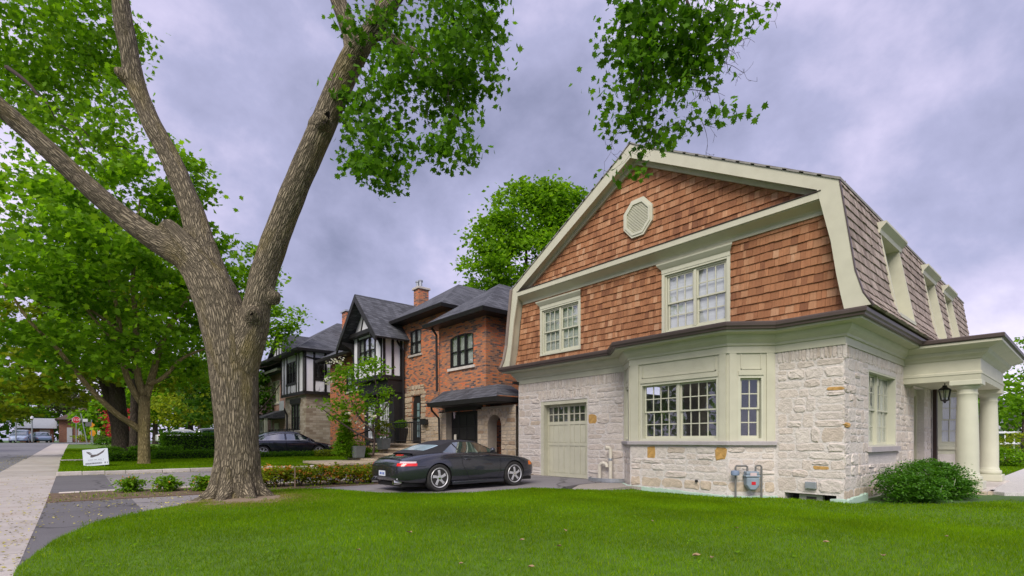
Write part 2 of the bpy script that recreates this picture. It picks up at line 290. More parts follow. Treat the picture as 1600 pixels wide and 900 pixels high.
class MB:
    def __init__(s, T=None): s.v = []; s.f = []; s.mi = []; s.T = T; s.k = 0
    def add(s, vs, fs):
        b = len(s.v); T = s.T
        s.v += [tuple(T(p)) for p in vs] if T else [tuple(p) for p in vs]
        for f in fs: s.f.append([b + i for i in f]); s.mi.append(s.k)
        return s
    def box(s, x0, x1, y0, y1, z0, z1):
        return s.hexa([(x0, y0, z0), (x1, y0, z0), (x1, y1, z0), (x0, y1, z0), (x0, y0, z1), (x1, y0, z1), (x1, y1, z1), (x0, y1, z1)])
    def hexa(s, p): return s.add(p, [(0, 3, 2, 1), (4, 5, 6, 7), (0, 1, 5, 4), (1, 2, 6, 5), (2, 3, 7, 6), (3, 0, 4, 7)])
    def prism(s, pts, vec):
        n = len(pts); v = Vector(vec); q = [tuple(Vector(p) + v) for p in pts]
        return s.add(list(pts) + q, [tuple(range(n))[::-1], tuple(range(n, 2 * n))] + [(i, (i + 1) % n, n + (i + 1) % n, n + i) for i in range(n)])
    def tube(s, path, r, n=8, cap=True):
        P = [Vector(p) for p in path]; m = len(P)
        if not hasattr(r, '__len__'): r = [r] * m
        vs = []; up = None
        for i in range(m):
            d = (P[min(i + 1, m - 1)] - P[max(i - 1, 0)]).normalized()
            if up is None: up = Vector((0, 0, 1)) if abs(d.z) < .9 else Vector((1, 0, 0))
            a = (up - d * up.dot(d)).normalized(); up = a; b = d.cross(a)
            for k in range(n):
                t = 2 * math.pi * k / n; vs.append(P[i] + (a * math.cos(t) + b * math.sin(t)) * r[i])
        fs = [(i * n + k, i * n + (k + 1) % n, (i + 1) * n + (k + 1) % n, (i + 1) * n + k) for i in range(m - 1) for k in range(n)]
        if cap: fs += [tuple(range(n))[::-1], tuple(range((m - 1) * n, m * n))]
        return s.add(vs, fs)
    def lathe(s, prof, n=16, O=(0, 0, 0), axis='z', caps=True):
        vs = []
        for r, h in prof:
            for k in range(n):
                t = 2 * math.pi * k / n; c, d = r * math.cos(t), r * math.sin(t)
                p = (c, d, h) if axis == 'z' else ((h, c, d) if axis == 'x' else (c, h, d))
                vs.append((O[0] + p[0], O[1] + p[1], O[2] + p[2]))
        m = len(prof)
        fs = [(i * n + k, i * n + (k + 1) % n, (i + 1) * n + (k + 1) % n, (i + 1) * n + k) for i in range(m - 1) for k in range(n)]
        if caps: fs += [tuple(range(n))[::-1], tuple(range((m - 1) * n, m * n))]
        return s.add(vs, fs)
    def sweep(s, path, prof, side=1, closed=False):
        """prof of (w out, z) swept along an XY path with mitred corners; out = right hand of travel * side"""
        P = [Vector((p[0], p[1])) for p in path]; n = len(P); m = len(prof); vs = []
        for i in range(n):
            d1 = (P[i] - P[i - 1]).normalized() if i > 0 else (P[1] - P[0]).normalized()
            d2 = (P[i + 1] - P[i]).normalized() if i < n - 1 else d1
            n1 = Vector((d1.y, -d1.x)) * side; n2 = Vector((d2.y, -d2.x)) * side
            b = (n1 + n2).normalized(); sc = 1 / max(.35, b.dot(n1))
            for (wo, z) in prof: q = P[i] + b * (wo * sc); vs.append((q.x, q.y, z))
        fs = [(i * m + k, i * m + (k + 1) % m, (i + 1) * m + (k + 1) % m, (i + 1) * m + k) for i in range(n - 1) for k in range(m)]
        fs += [tuple(range(m))[::-1], tuple(range((n - 1) * m, n * m))]
        return s.add(vs, fs)
    def wall(s, u0, u1, v0, v1, holes=(), depth=.2):
        us = sorted({u0, u1, *[h[0] for h in holes], *[h[1] for h in holes]}); us = [u for u in us if u0 <= u <= u1]
        vv = sorted({v0, v1, *[h[2] for h in holes], *[h[3] for h in holes]}); vv = [v for v in vv if v0 <= v <= v1]
        for i in range(len(us) - 1):
            for j in range(len(vv) - 1):
                cu, cv = (us[i] + us[i + 1]) / 2, (vv[j] + vv[j + 1]) / 2
                if any(h[0] < cu < h[1] and h[2] < cv < h[3] for h in holes): continue
                s.add([(us[i], vv[j], 0), (us[i + 1], vv[j], 0), (us[i + 1], vv[j + 1], 0), (us[i], vv[j + 1], 0)], [(0, 1, 2, 3)])
        for (a, b, c, d) in holes:
            for (p, q) in (((a, c), (b, c)), ((b, c), (b, d)), ((b, d), (a, d)), ((a, d), (a, c))):
                s.add([(p[0], p[1], 0), (q[0], q[1], 0), (q[0], q[1], -depth), (p[0], p[1], -depth)], [(0, 1, 2, 3)])
        return s
    def mesh(s, name, mat, off=None, smooth=False, recalc=True):
        me = bpy.data.meshes.new(name)
        vs = s.v if off is None else [(a - off[0], b - off[1], c - off[2]) for a, b, c in s.v]
        me.from_pydata(vs, [], s.f)
        mats = mat if isinstance(mat, (list, tuple)) else [mat]
        for m in mats: me.materials.append(m)
        if len(mats) > 1: me.polygons.foreach_set('material_index', s.mi)
        if recalc:
            bm = bmesh.new(); bm.from_mesh(me); bmesh.ops.recalc_face_normals(bm, faces=bm.faces); bm.to_mesh(me); bm.free()
        if smooth:
            me.polygons.foreach_set('use_smooth', [True] * len(me.polygons))
        return me
    def build(s, name, mat, parent=None, local=False, smooth=False, bevel=0, kind=None, recalc=True, auto=None):
        off = None if (parent is None or local) else wloc(parent)
        me = s.mesh(name, mat, off, smooth, recalc)
        o = link(name, me, parent, kind)
        if bevel:
            b = o.modifiers.new('bevel', 'BEVEL'); b.width = bevel; b.segments = 2; b.limit_method = 'ANGLE'
        if auto:
            me.set_sharp_from_angle(angle=R_(auto))
        return o

def at(px, py, t):
    """point seen at photo pixel (px,py), t metres in front of the camera (used to measure the place)"""
    F = Vector((math.sin(YAW), math.cos(YAW), 0)); R = Vector((math.cos(YAW), -math.sin(YAW), 0))
    return Vector((0, 0, CAMZ)) + (F + R * ((px - 800) / FPX) + Vector((0, 0, (HOR - py) / FPX))) * t
def depth_of(p):
    return p[0] * math.sin(YAW) + p[1] * math.cos(YAW)

# template shapes for leaves (x, y, z), stem at origin, tip at y=1
MAPLE = [(0, 0, 0), (.32, .02, .03), (.28, .2, .03), (.62, .38, .08), (.3, .5, .03), (.34, .72, .05), (.12, .68, 0), (0, 1, -.05),
         (-.12, .68, 0), (-.34, .72, .05), (-.3, .5, .03), (-.62, .38, .08), (-.28, .2, .03), (-.32, .02, .03)]
OVAL = [(0, 0, 0), (.3, .35, .08), (.22, .75, .05), (0, 1, -.06), (-.22, .75, .05), (-.3, .35, .08)]
DIAM = [(0, 0, 0), (.36, .5, .1), (0, 1, -.04), (-.36, .5, .1)]
BLADE = [(-.5, 0, 0), (.5, 0, 0), (0, 1, .25)]
def leaf_mesh(name, pos, size, mat, tmpl=DIAM, droop=0.0, up=.35, widths=None, blade=False, lean=.35):
    pos = np.asarray(pos, float); n = len(pos)
    if n == 0: pos = np.zeros((1, 3)); n = 1
    size = np.broadcast_to(np.asarray(size, float), (n,)); tp = np.array(tmpl, float); k = len(tp)
    th = RNG.uniform(0, 2 * np.pi, n)
    if blade:
        ydir = np.stack([np.cos(th) * lean * RNG.uniform(0, 1, n), np.sin(th) * lean * RNG.uniform(0, 1, n), np.ones(n)], 1)
        ydir /= np.linalg.norm(ydir, axis=1)[:, None]
        ph = RNG.uniform(0, 2 * np.pi, n); x0 = np.stack([np.cos(ph), np.sin(ph), np.zeros(n)], 1)
        zd = np.cross(x0, ydir); zd /= np.linalg.norm(zd, axis=1)[:, None]; xd = np.cross(ydir, zd)
        wd = np.broadcast_to(np.asarray(widths, float), (n,))
        V = pos[:, None] + xd[:, None] * (tp[None, :, 0:1] * wd[:, None, None]) + ydir[:, None] * (tp[None, :, 1:2] * size[:, None, None]) + zd[:, None] * (tp[None, :, 2:3] * size[:, None, None])
    else:
        ydir = np.stack([np.cos(th), np.sin(th), RNG.uniform(-1, .5, n) - droop], 1); ydir /= np.linalg.norm(ydir, axis=1)[:, None]
        nr = RNG.normal(size=(n, 3)) * (1 - up) + np.array([0, 0, up * 2.0])
        nr -= ydir * (nr * ydir).sum(1)[:, None]; nr /= np.linalg.norm(nr, axis=1)[:, None] + 1e-9
        xd = np.cross(ydir, nr)
        sz = size[:, None, None]
        V = pos[:, None] + xd[:, None] * (tp[None, :, 0:1] * sz) + ydir[:, None] * (tp[None, :, 1:2] * sz) + nr[:, None] * (tp[None, :, 2:3] * sz)
    me = bpy.data.meshes.new(name); me.vertices.add(n * k); me.vertices.foreach_set('co', V.reshape(-1).astype(np.float32))
    me.loops.add(n * k); me.loops.foreach_set('vertex_index', np.arange(n * k, dtype=np.int32))
    me.polygons.add(n); me.polygons.foreach_set('loop_start', np.arange(0, n * k, k, dtype=np.int32))
    me.polygons.foreach_set('loop_total', np.full(n, k, dtype=np.int32))
    me.update(calc_edges=True); me.materials.append(mat); return me
def clumps(ells, per=45, spread=.33, shell=.55):
    """ells: (centre, (rx,ry,rz), n) -> leaf positions gathered in clumps through the ellipsoids"""
    out = []
    for c, r, n in ells:
        nc = max(1, int(n / per)); d = RNG.normal(size=(nc, 3)); d /= np.linalg.norm(d, axis=1)[:, None]
        rad = RNG.uniform(0, 1, nc) ** (1 / 3); rad = shell * (.75 + .25 * RNG.uniform(0, 1, nc)) + (1 - shell) * rad
        cc = np.array(c) + d * rad[:, None] * np.array(r)
        idx = RNG.integers(0, nc, n)
        sp = spread * RNG.uniform(.6, 1.4, nc)
        out.append(cc[idx] + RNG.normal(size=(n, 3)) * sp[idx][:, None] * np.array([1.1, 1.1, .45]))
    return np.concatenate(out)

# ------------------------------------------------------------------ ground
def gz(y): return .0125 * min(max(y - 13, 0), 77)
def lawn_z(x, y):
    a = min(max((x - 7.5) / 3.5, 0), 1); b = min(max((9.0 - y) / 1.2, 0), 1); c = min(max((x - 13) / 4, 0), 1)
    und = .018 * math.sin(x * .9 + 1) * math.cos(y * .8)
    hump = .05 * math.exp(-((x - 2.7) ** 2 + (y - 11.2) ** 2) / 1.6)
    return .012 - (.125 * a + .07 * c) * b + und * b + hump
def sheet(name, poly, mat, dz=0, zf=None, kind='structure', parent=None, grid=None, thick=.25):
    bm = bmesh.new(); vs = [bm.verts.new((p[0], p[1], 0)) for p in poly]; bm.faces.new(vs)
    xs = [p[0] for p in poly]; ys = [p[1] for p in poly]
    cuts = [(0, 13), (0, 90)]
    if grid:
        cuts = [(1, c) for c in np.arange(math.floor(min(xs)), max(xs), grid)] + [(0, c) for c in np.arange(math.floor(min(ys)), max(ys), grid)]
    for ax, c in cuts:
        no = (0, 1, 0) if ax == 0 else (1, 0, 0); co = (0, c, 0) if ax == 0 else (c, 0, 0)
        bmesh.ops.bisect_plane(bm, geom=bm.verts[:] + bm.edges[:] + bm.faces[:], plane_co=co, plane_no=no, dist=1e-5)
    for v in bm.verts: v.co.z = (zf(v.co.x, v.co.y) if zf else gz(v.co.y)) + dz
    if thick:
        r = bmesh.ops.extrude_face_region(bm, geom=bm.faces[:])
        for v in r['geom']:
            if isinstance(v, bmesh.types.BMVert): v.co.z -= thick
    bmesh.ops.recalc_face_normals(bm, faces=bm.faces)
    me = bpy.data.meshes.new(name); bm.to_mesh(me); bm.free(); me.materials.append(mat)
    return link(name, me, parent, kind)
def inpoly(p, poly):
    x, y = p[:, 0], p[:, 1]; c = np.zeros(len(p), bool); j = len(poly) - 1
    for i in range(len(poly)):
        xi, yi = poly[i]; xj, yj = poly[j]
        m = ((yi > y) != (yj > y)) & (x < (xj - xi) * (y - yi) / (yj - yi + 1e-12) + xi); c ^= m; j = i
    return c

sheet('ground', [(-900, -300), (900, -300), (900, 1500), (-900, 1500)], M('far_grass', (.06, .12, .03), .95, .3, .2), dz=-.14, thick=0)
sheet('road', [(-9.5, -12), (-1.86, -12), (-1.86, 78), (-9.5, 78)], ROAD, dz=-.05)
sheet('cross_road', [(-120, 78), (140, 78), (140, 88), (-120, 88)], ROAD, dz=-.05)
# sidewalk in slabs
swk = sheet('sidewalk', [(-1.80, -8), (-.42, -8), (-.42, 78), (-1.80, 78)], CONC, dz=-.012)
SWY = -6.0
k = 0
while SWY < 34:
    b = MB(); o = random.uniform(-.003, .004); y0, y1 = SWY + .008, SWY + 1.5 - .008
    b.hexa([(-1.84, y0, gz(y0) - .2), (-.40, y0, gz(y0) - .2), (-.40, y1, gz(y1) - .2), (-1.84, y1, gz(y1) - .2),
            (-1.84, y0, gz(y0) + .004 + o), (-.40, y0, gz(y0) + .004 + o), (-.40, y1, gz(y1) + .004 + o), (-1.84, y1, gz(y1) + .004 + o)])
    so = b.build('slab', CONC, swk); SWY += 1.5
sheet('driveway', [(-.40, 7.6), (.3, 9.2), (1.0, 10.1), (2.4, 10.4), (4.9, 10.2), (6.84, 8.8), (9.0, 8.6), (9.6, 9.1), (10.6, 9.35), (12.15, 9.5), (12.15, 12.9), (9, 13.2), (6.4, 12.95), (3.6, 13.0), (1.2, 13.1), (-.40, 13.2)], ASPH, dz=-.004)
sheet('driveway_apron', [(-.40, 5.5), (-.1, 7.8), (.4, 9.0), (.9, 9.9), (.9, 13.25), (-.40, 13.3)], ASPH2, dz=0)
sheet('neighbour_driveway', [(-.40, 15.0), (.8, 14.9), (6.3, 14.4), (8.4, 14.3), (12.2, 14.6), (12.2, 19.4), (8.9, 20.4), (4, 20.9), (-.40, 21.0)], ASPH, dz=-.004)
sheet('neighbour_apron', [(-.40, 15.0), (.75, 14.95), (.75, 21.0), (-.40, 21.0)], ASPH2, dz=.002)
sheet('garden_bed', [(-.40, 13.15), (1.2, 13.05), (6.4, 12.9), (9, 13.15), (12.15, 12.9), (12.2, 14.6), (8.4, 14.35), (6.3, 14.45), (.8, 14.95), (-.40, 15.05)], SOIL, dz=.012)
LAWN = [(-.40, -3), (-.40, 6.6), (-.15, 8.2), (.25, 9.55), (1.0, 10.5), (1.74, 10.95), (2.2, 11.9), (3.0, 12.75), (3.9, 12.75), (4.6, 12.35), (5.2, 10.6), (6.0, 9.75),
        (6.84, 9.3), (8.54, 9.15), (9.3, 8.5), (10.0, 8.2), (11.3, 8.15), (11.34, 5.55), (12.1, 4.75), (12.1, 3.3), (13.5, 2.2), (15.4, 1.5), (17.2, 1.3), (18.5, -.2), (34, -4), (34, -12), (8, -12)]
sheet('lawn', LAWN, LAWNM, zf=lawn_z, grid=.5)
sheet('planting_bed', [(11.35, 8.3), (11.35, 5.5), (12.1, 4.7), (12.0, 3.2), (13.5, 2.1), (15.4, 1.4), (17.2, 1.2), (17.4, 3.5), (12.2, 3.5), (12.2, 8.6)], SOIL, dz=-.15)
sheet('gravel_bed', [(9.2, 8.5), (10.6, 9.4), (12.15, 9.4), (12.15, 8.4), (11.4, 7.6), (11.2, 8.1), (10, 8.15)], GRAVEL, dz=-.02)
sheet('gravel_path', [(17.0, 1.5), (18.4, -.1), (40, .2), (40, 2.2), (17.6, 2.2)], WGRAVEL, dz=-.06)
sheet('side_lawn', [(18, 2.2), (80, 2.2), (80, 40), (26, 40), (26, 3.4)], LAWNM, dz=-.12)
NLAWN = [(-.38, 21.25), (4, 21.15), (7.3, 20.2), (9.0, 19.5), (11, 19.4), (11, 26.5), (-.38, 26.5)]
def nlz(x, y): return gz(y) + .02 + .036 * min(max(y - 21, 0), 6)
sheet('neighbour_lawn', NLAWN, LAWNM, zf=nlz, grid=1.0, thick=.5)
NLAWN2 = [(-.38, 27.6), (11, 27.6), (12, 60), (-.38, 60)]
sheet('far_lawn', NLAWN2, LAWNM, zf=nlz, grid=2.0, thick=.5)
sheet('neighbour_path', [(-.4, 26.5), (11, 26.5), (11, 27.6), (-.4, 27.6)], CONC, zf=nlz, dz=-.004)

# grass blades
def blades(name, poly, x0, x1, y0, y1, n, zf, hmin, hmax, wd, mat=GRASS, keep=None):
    p = np.stack([RNG.uniform(x0, x1, n), RNG.uniform(y0, y1, n)], 1); p = p[inpoly(p, poly)]
    if keep is not None: p = p[keep(p)]
    z = np.array([zf(a, b) for a, b in p]) - .005
    n = len(p); d = p[:, 0] * math.sin(YAW) + p[:, 1] * math.cos(YAW)
    pat = np.array([noise.noise((a * .55, b * .55, 3.1)) for a, b in p])
    sz = RNG.uniform(hmin, hmax, n) * (1 + .3 * pat); wdt = wd * np.clip(d / 7, .8, 2.4)
    me = leaf_mesh(name, np.column_stack([p, z]), sz, mat, BLADE, blade=True, widths=wdt, lean=.9)
    return link(name, me, None, 'stuff')
def near_tree(p): return np.hypot(p[:, 0] - 2.6, p[:, 1] - 11.0)
G = blades('grass', LAWN, -.5, 10, -1.2, 12.8, 480000, lawn_z, .028, .062, .0075, keep=lambda p: (near_tree(p) > .62 + .5 * RNG.uniform(0, 1, len(p))))
tag(G, 'mown green grass covering the front lawn near the street', 'grass')
G = blades('grass', LAWN, 10, 20, -2.5, 9.2, 150000, lawn_z, .028, .06, .0085)
tag(G, 'mown green grass below the stone wall and porch', 'grass')
G = blades('dry_grass', LAWN, .8, 4.8, 9.6, 12.7, 30000, lawn_z, .03, .055, .008, DRYGRASS, keep=lambda p: (near_tree(p) > .6) & (near_tree(p) < 1.0 + 1.0 * RNG.uniform(0, 1, len(p)) ** 2))
tag(G, 'straw coloured dry grass around the roots of the big maple', 'grass')
G = blades('grass', NLAWN, -.4, 11, 19.4, 26.5, 90000, nlz, .03, .06, .011)
tag(G, 'bright grass of the neighbouring lawn behind the kerb', 'grass')
G = blades('grass', [(-.45, 3), (-.3, 3), (.35, 9.6), (1.1, 10.6), (.9, 10.7), (.1, 9.6)], -.5, 1.2, 3, 10.8, 4000, lambda x, y: .01, .03, .07, .008)
tag(G, 'ragged grass fringe along the sidewalk and driveway edge', 'grass')
G = blades('grass', NLAWN2, -.4, 11, 27.5, 45, 40000, nlz, .04, .07, .02)
tag(G, 'grass strip of the far lawn under the street trees', 'grass')
G = blades('grass', [(18, 2.25), (40, 2.25), (40, 14), (18, 14)], 18, 40, 2.25, 14, 40000, lambda x, y: -.12, .04, .08, .02)
tag(G, 'grass of the side lawn beyond the porch columns', 'grass')
RT = [(2.62 + (1.0 + .16 * math.sin(3 * a + 1) + .12 * math.sin(7 * a)) * math.cos(a), 11.0 + (.82 + .14 * math.sin(4 * a) + .1 * math.sin(9 * a + 2)) * math.sin(a)) for a in np.linspace(0, 2 * math.pi, 41)[:-1]]
sheet('root_soil', RT, M('root_soil', (.24, .185, .125), .95, .25, 9, .8, 40), zf=lawn_z, grid=.5, dz=.012, thick=.05)
G = blades('weeds', [(-.4, 13.2), (6.3, 12.95), (6.3, 14.4), (-.4, 15)], -.4, 6.3, 12.9, 15, 5200, lambda x, y: .012, .02, .08, .012, keep=lambda p: RNG.random(len(p)) < np.array([max(0, .25 + noise.noise((a * 1.3, c * 2.1, 5))) for a, c in p]))
tag(G, 'sparse weeds and grass tufts in the soil border between the driveways', 'weeds')
wc = np.column_stack([RNG.uniform(-.3, 14, 230), RNG.uniform(1.5, 12, 230)]); wc = wc[inpoly(wc, LAWN)]
wp = np.repeat(wc, 9, 0) + RNG.normal(size=(len(wc) * 9, 2)) * .035
wz = np.array([lawn_z(a, c) for a, c in wp]) + .02
wd_ = link('lawn_weeds', leaf_mesh('lawn_weeds', np.column_stack([wp, wz]), RNG.uniform(.018, .042, len(wp)), LEAFB, OVAL, up=.6, droop=-.6), None, 'stuff'); tag(wd_, 'pale yellow green weeds and clover tufts dotted through the front lawn', 'weeds')
# seed litter on sidewalk and driveway
p = np.concatenate([np.column_stack([RNG.uniform(-1.8, -.4, 420), RNG.uniform(4, 22, 420)]), np.column_stack([np.abs(RNG.normal(0, .5, 420)) * -1 - .35, RNG.uniform(5, 15, 420)]),
                    np.column_stack([RNG.uniform(-.4, 2.5, 420), RNG.uniform(9.5, 13.2, 420)]), np.column_stack([RNG.uniform(-.4, 6, 1500), 13.9 + RNG.normal(0, .5, 1500)]), np.column_stack([RNG.uniform(1.2, 5, 500), 11.2 + RNG.normal(0, .7, 500)]),
                    np.column_stack([RNG.uniform(-2.4, -1.75, 600), RNG.uniform(9, 40, 600)]), np.column_stack([RNG.uniform(-.4, 5, 300), 20.9 + RNG.normal(0, .12, 300)])])
p = p[p[:, 0] > -2.6]
z = np.array([gz(b) for a, b in p]) + .012
lt = link('seed_litter', leaf_mesh('seed_litter', np.column_stack([p, z]), RNG.uniform(.02, .055, len(p)), LITTER, DIAM, up=.9), None, 'stuff')
tag(lt, 'fallen seeds and petals scattered over the sidewalk and driveway', 'litter')

# ================================================================== MAIN HOUSE
CY = 8.6                                   # centre line of the gable
house = thing('house', 'shingled gambrel house with whitewashed stone ground floor and columned side porch', 'house', (12.15, 3.48, 0))
FF = Frame((12.15, 13.7, 0), (0, -1, 0), (-1, 0, 0))
FS = Frame((12.15, 3.48, 0), (1, 0, 0), (0, -1, 0))
BF = Frame((11.4, 8.3, 0), (0, -1, 0), (-1, 0, 0))
BR = Frame((11.4, 5.6, 0), (1, -1, 0), (-1, -1, 0))
BL = Frame((12.15, 9.05, 0), (-1, -1, 0), (-1, 1, 0))
GAR = (1.15, 3.24, -.1, 2.52)
SWIN = (1.71, 4.13, 1.05, 2.84)
DOOR = (6.05, 7.4, -.1, 2.75)
BASEW = (9.05, 10.08, -.3, .03)

def stone_poly(fr, u0, u1, v0, v1, rng, proud=.03):
    """one rock-faced stone as a small mesh: outline, shoulder ring, face ring, crown"""
    cu, cv = (u0 + u1) / 2, (v0 + v1) / 2; hw, hh = (u1 - u0) / 2, (v1 - v0) / 2
    base = [(-1, -.55), (-.8, -1), (0, -1), (.8, -1), (1, -.5), (1, .55), (.75, 1), (-.1, 1), (-.8, 1), (-1, .5)]
    j = lambda a: rng.uniform(-a, a)
    o = [(x + j(.12), y + j(.16)) for x, y in base]; vs = []
    for sc, w in ((1.0, -.02), (.97, proud * .55), (.78, proud)):
        for (x, y) in o:
            vs.append((cu + x * hw * sc, cv + y * hh * sc, w + (j(proud * .45) if w > 0 else 0)))
    vs.append((cu + j(.3) * hw, cv + j(.3) * hh, proud * rng.uniform(.7, 1.5)))
    n = len(o); fs = []
    for r in range(2):
        fs += [(r * n + k, r * n + (k + 1) % n, (r + 1) * n + (k + 1) % n, (r + 1) * n + k) for k in range(n)]
    fs += [(2 * n + k, 2 * n + (k + 1) % n, 3 * n) for k in range(n)]
    return [fr(p) for p in vs], fs
def lay_stones(fr, u0, u1, v0, v1, holes, rng, out, hmin=.13, hmax=.34, wmin=.22, wmax=.72, gap=.030, proud=.014, quoin=()):
    v = v0
    while v < v1 - .06:
        h = min(rng.uniform(hmin, hmax), v1 - v)
        if v1 - (v + h) < .08: h = v1 - v
        u = u0
        spans = [(u0, u1)]
        for (a, b, c, d) in holes:
            if v + h > c and v < d:
                ns = []
                for (p, q) in spans:
                    if b <= p or a >= q: ns.append((p, q)); continue
                    if a > p: ns.append((p, a))
                    if b < q: ns.append((b, q))
                spans = ns
        for (p, q) in spans:
            u = p
            while u < q - .02:
                wd = rng.uniform(wmin, wmax) * (1.0 if h < .2 else .85)
                if q - (u + wd) < wmin: wd = q - u
                if h > .19 and rng.random() < .35:           # two thin stones instead of one tall
                    m = rng.uniform(.4, .6) * h
                    parts = [(v, v + m), (v + m, v + h)]
                else: parts = [(v, v + h)]
                for (a, b) in parts:
                    out.append(stone_poly(fr, u + gap / 2, u + wd - gap / 2, a + gap / 2, b - gap / 2, rng, proud * rng.choice((.3, .4, .6, .8, 1.1, 1.8))))
                u += wd
        v += h
def place_stones(root, out, mat, limit=300, name='stone', special=None, rest='small_stones'):
    ro = wloc(root)
    def px(s):
        vs = s[0]; c = sum(vs, Vector()) / len(vs); return max((a - c).length for a in vs) / depth_of(c)
    out.sort(key=px, reverse=True)
    for i, (vs, fs) in enumerate(out[:limit]):
        c = sum(vs, Vector()) / len(vs); b = MB(); b.add([v - c for v in vs], fs)
        m = mat
        if special: m = special(c, max((a - c).length for a in vs)) or mat
        link(name, b.mesh(name, m), root, loc=c - ro)
    if len(out) > limit:
        b = MB()
        for vs, fs in out[limit:]: b.add(vs, fs)
        b.build(rest, mat, root, kind='stuff')

# ---- masonry walls
b = MB(FF); b.wall(0, 4.66, -.35, 3.35, [GAR], .28); b.wall(8.84, 10.22, -.35, 3.35, [BASEW], .5)
b.T = FS; b.wall(0, 14, -.35, 3.35, [SWIN, DOOR], .22)
b.T = Frame((12.15, 13.7, 0), (1, 0, 0), (0, 1, 0)); b.wall(0, 14, -.35, 3.35)
b.T = Frame((26.15, 3.48, 0), (0, 1, 0), (1, 0, 0)); b.wall(0, 10.22, -.35, 6.4)
for fr, ln in ((BF, 2.7), (BR, 1.06), (BL, 1.06)):
    b.T = fr; b.wall(0, ln, -.35, 1.1)
b.build('wall', MORTAR, house)
rng = random.Random(3); ST = []
lay_stones(FF, .02, 4.62, -.12, 2.9, [(GAR[0] - .02, GAR[1] + .02, -.2, 2.56)], rng, ST)
lay_stones(FF, 8.9, 10.24, .06, 2.95, [], rng, ST, wmax=.62)
lay_stones(FS, -.02, 8.4, -.1, 2.95, [(SWIN[0] - .02, SWIN[1] + .02, .9, 2.86), (DOOR[0], DOOR[1], -.2, 2.8)], rng, ST, wmax=.62)
for fr, ln in ((BF, 2.7), (BR, 1.06), (BL, 1.06)):
    lay_stones(fr, .01, ln - .01, .0, 1.06, [], rng, ST, hmin=.12, hmax=.34, wmin=.2, wmax=.75)
ochre_at = [BF((.62, .93, 0)), BF((2.5, .88, 0)), BF((1.55, .48, 0)), FF((9.85, 2.35, 0)), FF((9.6, .55, 0)), FS((1.3, 2.4, 0)), FS((.4, 1.5, 0)), FF((3.5, 1.9, 0)), FF((4.2, .75, 0))]
used = set()
def ochre(c, i):
    for k, q in enumerate(ochre_at):
        if (c - q).length < .24 and i < .27 and k not in used: used.add(k); return OCHRE
    if c.z < .2 and c.y < 8.3 and random.random() < .75: return TANSTONE
    if c.y > 9 and c.x < 12.3: return STONE if random.random() < .97 else TANSTONE
place_stones(house, ST, STONE, 300, 'stone', ochre)
# soldier course of upright bricks under the frieze and over the garage
SO = []
def soldier(fr, u0, u1, v0, v1):
    u = u0
    while u < u1:
        wd = rng.uniform(.06, .1)
        SO.append(stone_poly(fr, u + .006, u + wd - .006, v0 + rng.uniform(-.02, .03), v1, rng, .016)); u += wd
soldier(FF, .02, 4.62, 2.9, 3.22); soldier(FF, GAR[0] - .12, GAR[1] + .12, 2.57, 2.88); soldier(FF, 8.9, 10.22, 2.95, 3.22); soldier(FS, 0, 4.7, 2.95, 3.22)
b = MB()
for vs, fs in SO: b.add(vs, fs)
b.build('soldier_course', STONE, house, kind='stuff')

# ---- upper shingled walls
GPROF = [(9.5, 0), (6.55, 5.12), (5.3, 5.30), (4.6, 5.40), (4.12, 5.54), (3.84, 5.72)]        # outer roof profile (z, half width)
def halfw(z, inset=0):
    P = GPROF
    for (z0, h0), (z1, h1) in zip(P, P[1:]):
        if z1 <= z <= z0: return h0 + (h1 - h0) * (z0 - z) / (z0 - z1) - inset
    return P[-1][1] - inset if z < P[-1][0] else 0
W1 = (12.46, 10.80, 4.13, 5.62); W2 = (7.70, 5.97, 4.12, 5.66)           # Y from, Y to, z from, z to
FUP = Frame((12.15, 0, 0), (0, -1, 0), (-1, 0, 0))                      # u = -Y
b = MB(FUP)
holes = [(-w_[0], -w_[1], w_[2], w_[3]) for w_ in (W1, W2)]
b.wall(-13.75, -3.45, 3.3, 6.6, holes, .2)
b.add([(-13.6, 6.6, 0), (-3.6, 6.6, 0), (-CY, 9.35, 0)], [(0, 1, 2)])
b.build('gable_wall', M('cedar_backing', (.12, .06, .035), .9), house)
me_sh = MB().hexa([(-.012, -.5, 0), (.002, -.5, 0), (.002, .5, 0), (-.012, .5, 0), (-.004, -.5, 1), (.002, -.5, 1), (.002, .5, 1), (-.004, .5, 1)]).mesh('shingle', SHR)
def course_spans(lo, hi, cuts):
    sp = [(lo, hi)]
    for a, b_ in cuts:
        ns = []
        for p, q in sp:
            if b_ <= p or a >= q: ns.append((p, q)); continue
            if a > p: ns.append((p, a))
            if b_ < q: ns.append((b_, q))
        sp = ns
    return sp
rng = random.Random(11); SHL = []
z = 3.86; EXP = .1885
while z < 9.3:
    hw = halfw(z + .1, .34)
    if 6.05 < z < 6.42: z += EXP; continue
    cuts = [(w_[1], w_[0]) for w_ in (W1, W2) if z + EXP > w_[2] and z < w_[3] + .30]
    if hw > .05:
        for p, q in course_spans(CY - hw, CY + hw, cuts):
            y = p + rng.uniform(-.05, 0) if p == CY - hw else p
            while y < q - .01:
                wd = rng.uniform(.075, .20)
                if q - (y + wd) < .08: wd = q - y
                SHL.append((y + wd / 2, z + rng.uniform(-.006, .006), wd - .005)); y += wd
    z += EXP
ro = wloc(house)
SHL.sort(key=lambda s: s[2] / (12.15 * math.sin(YAW) + s[0] * math.cos(YAW)), reverse=True)
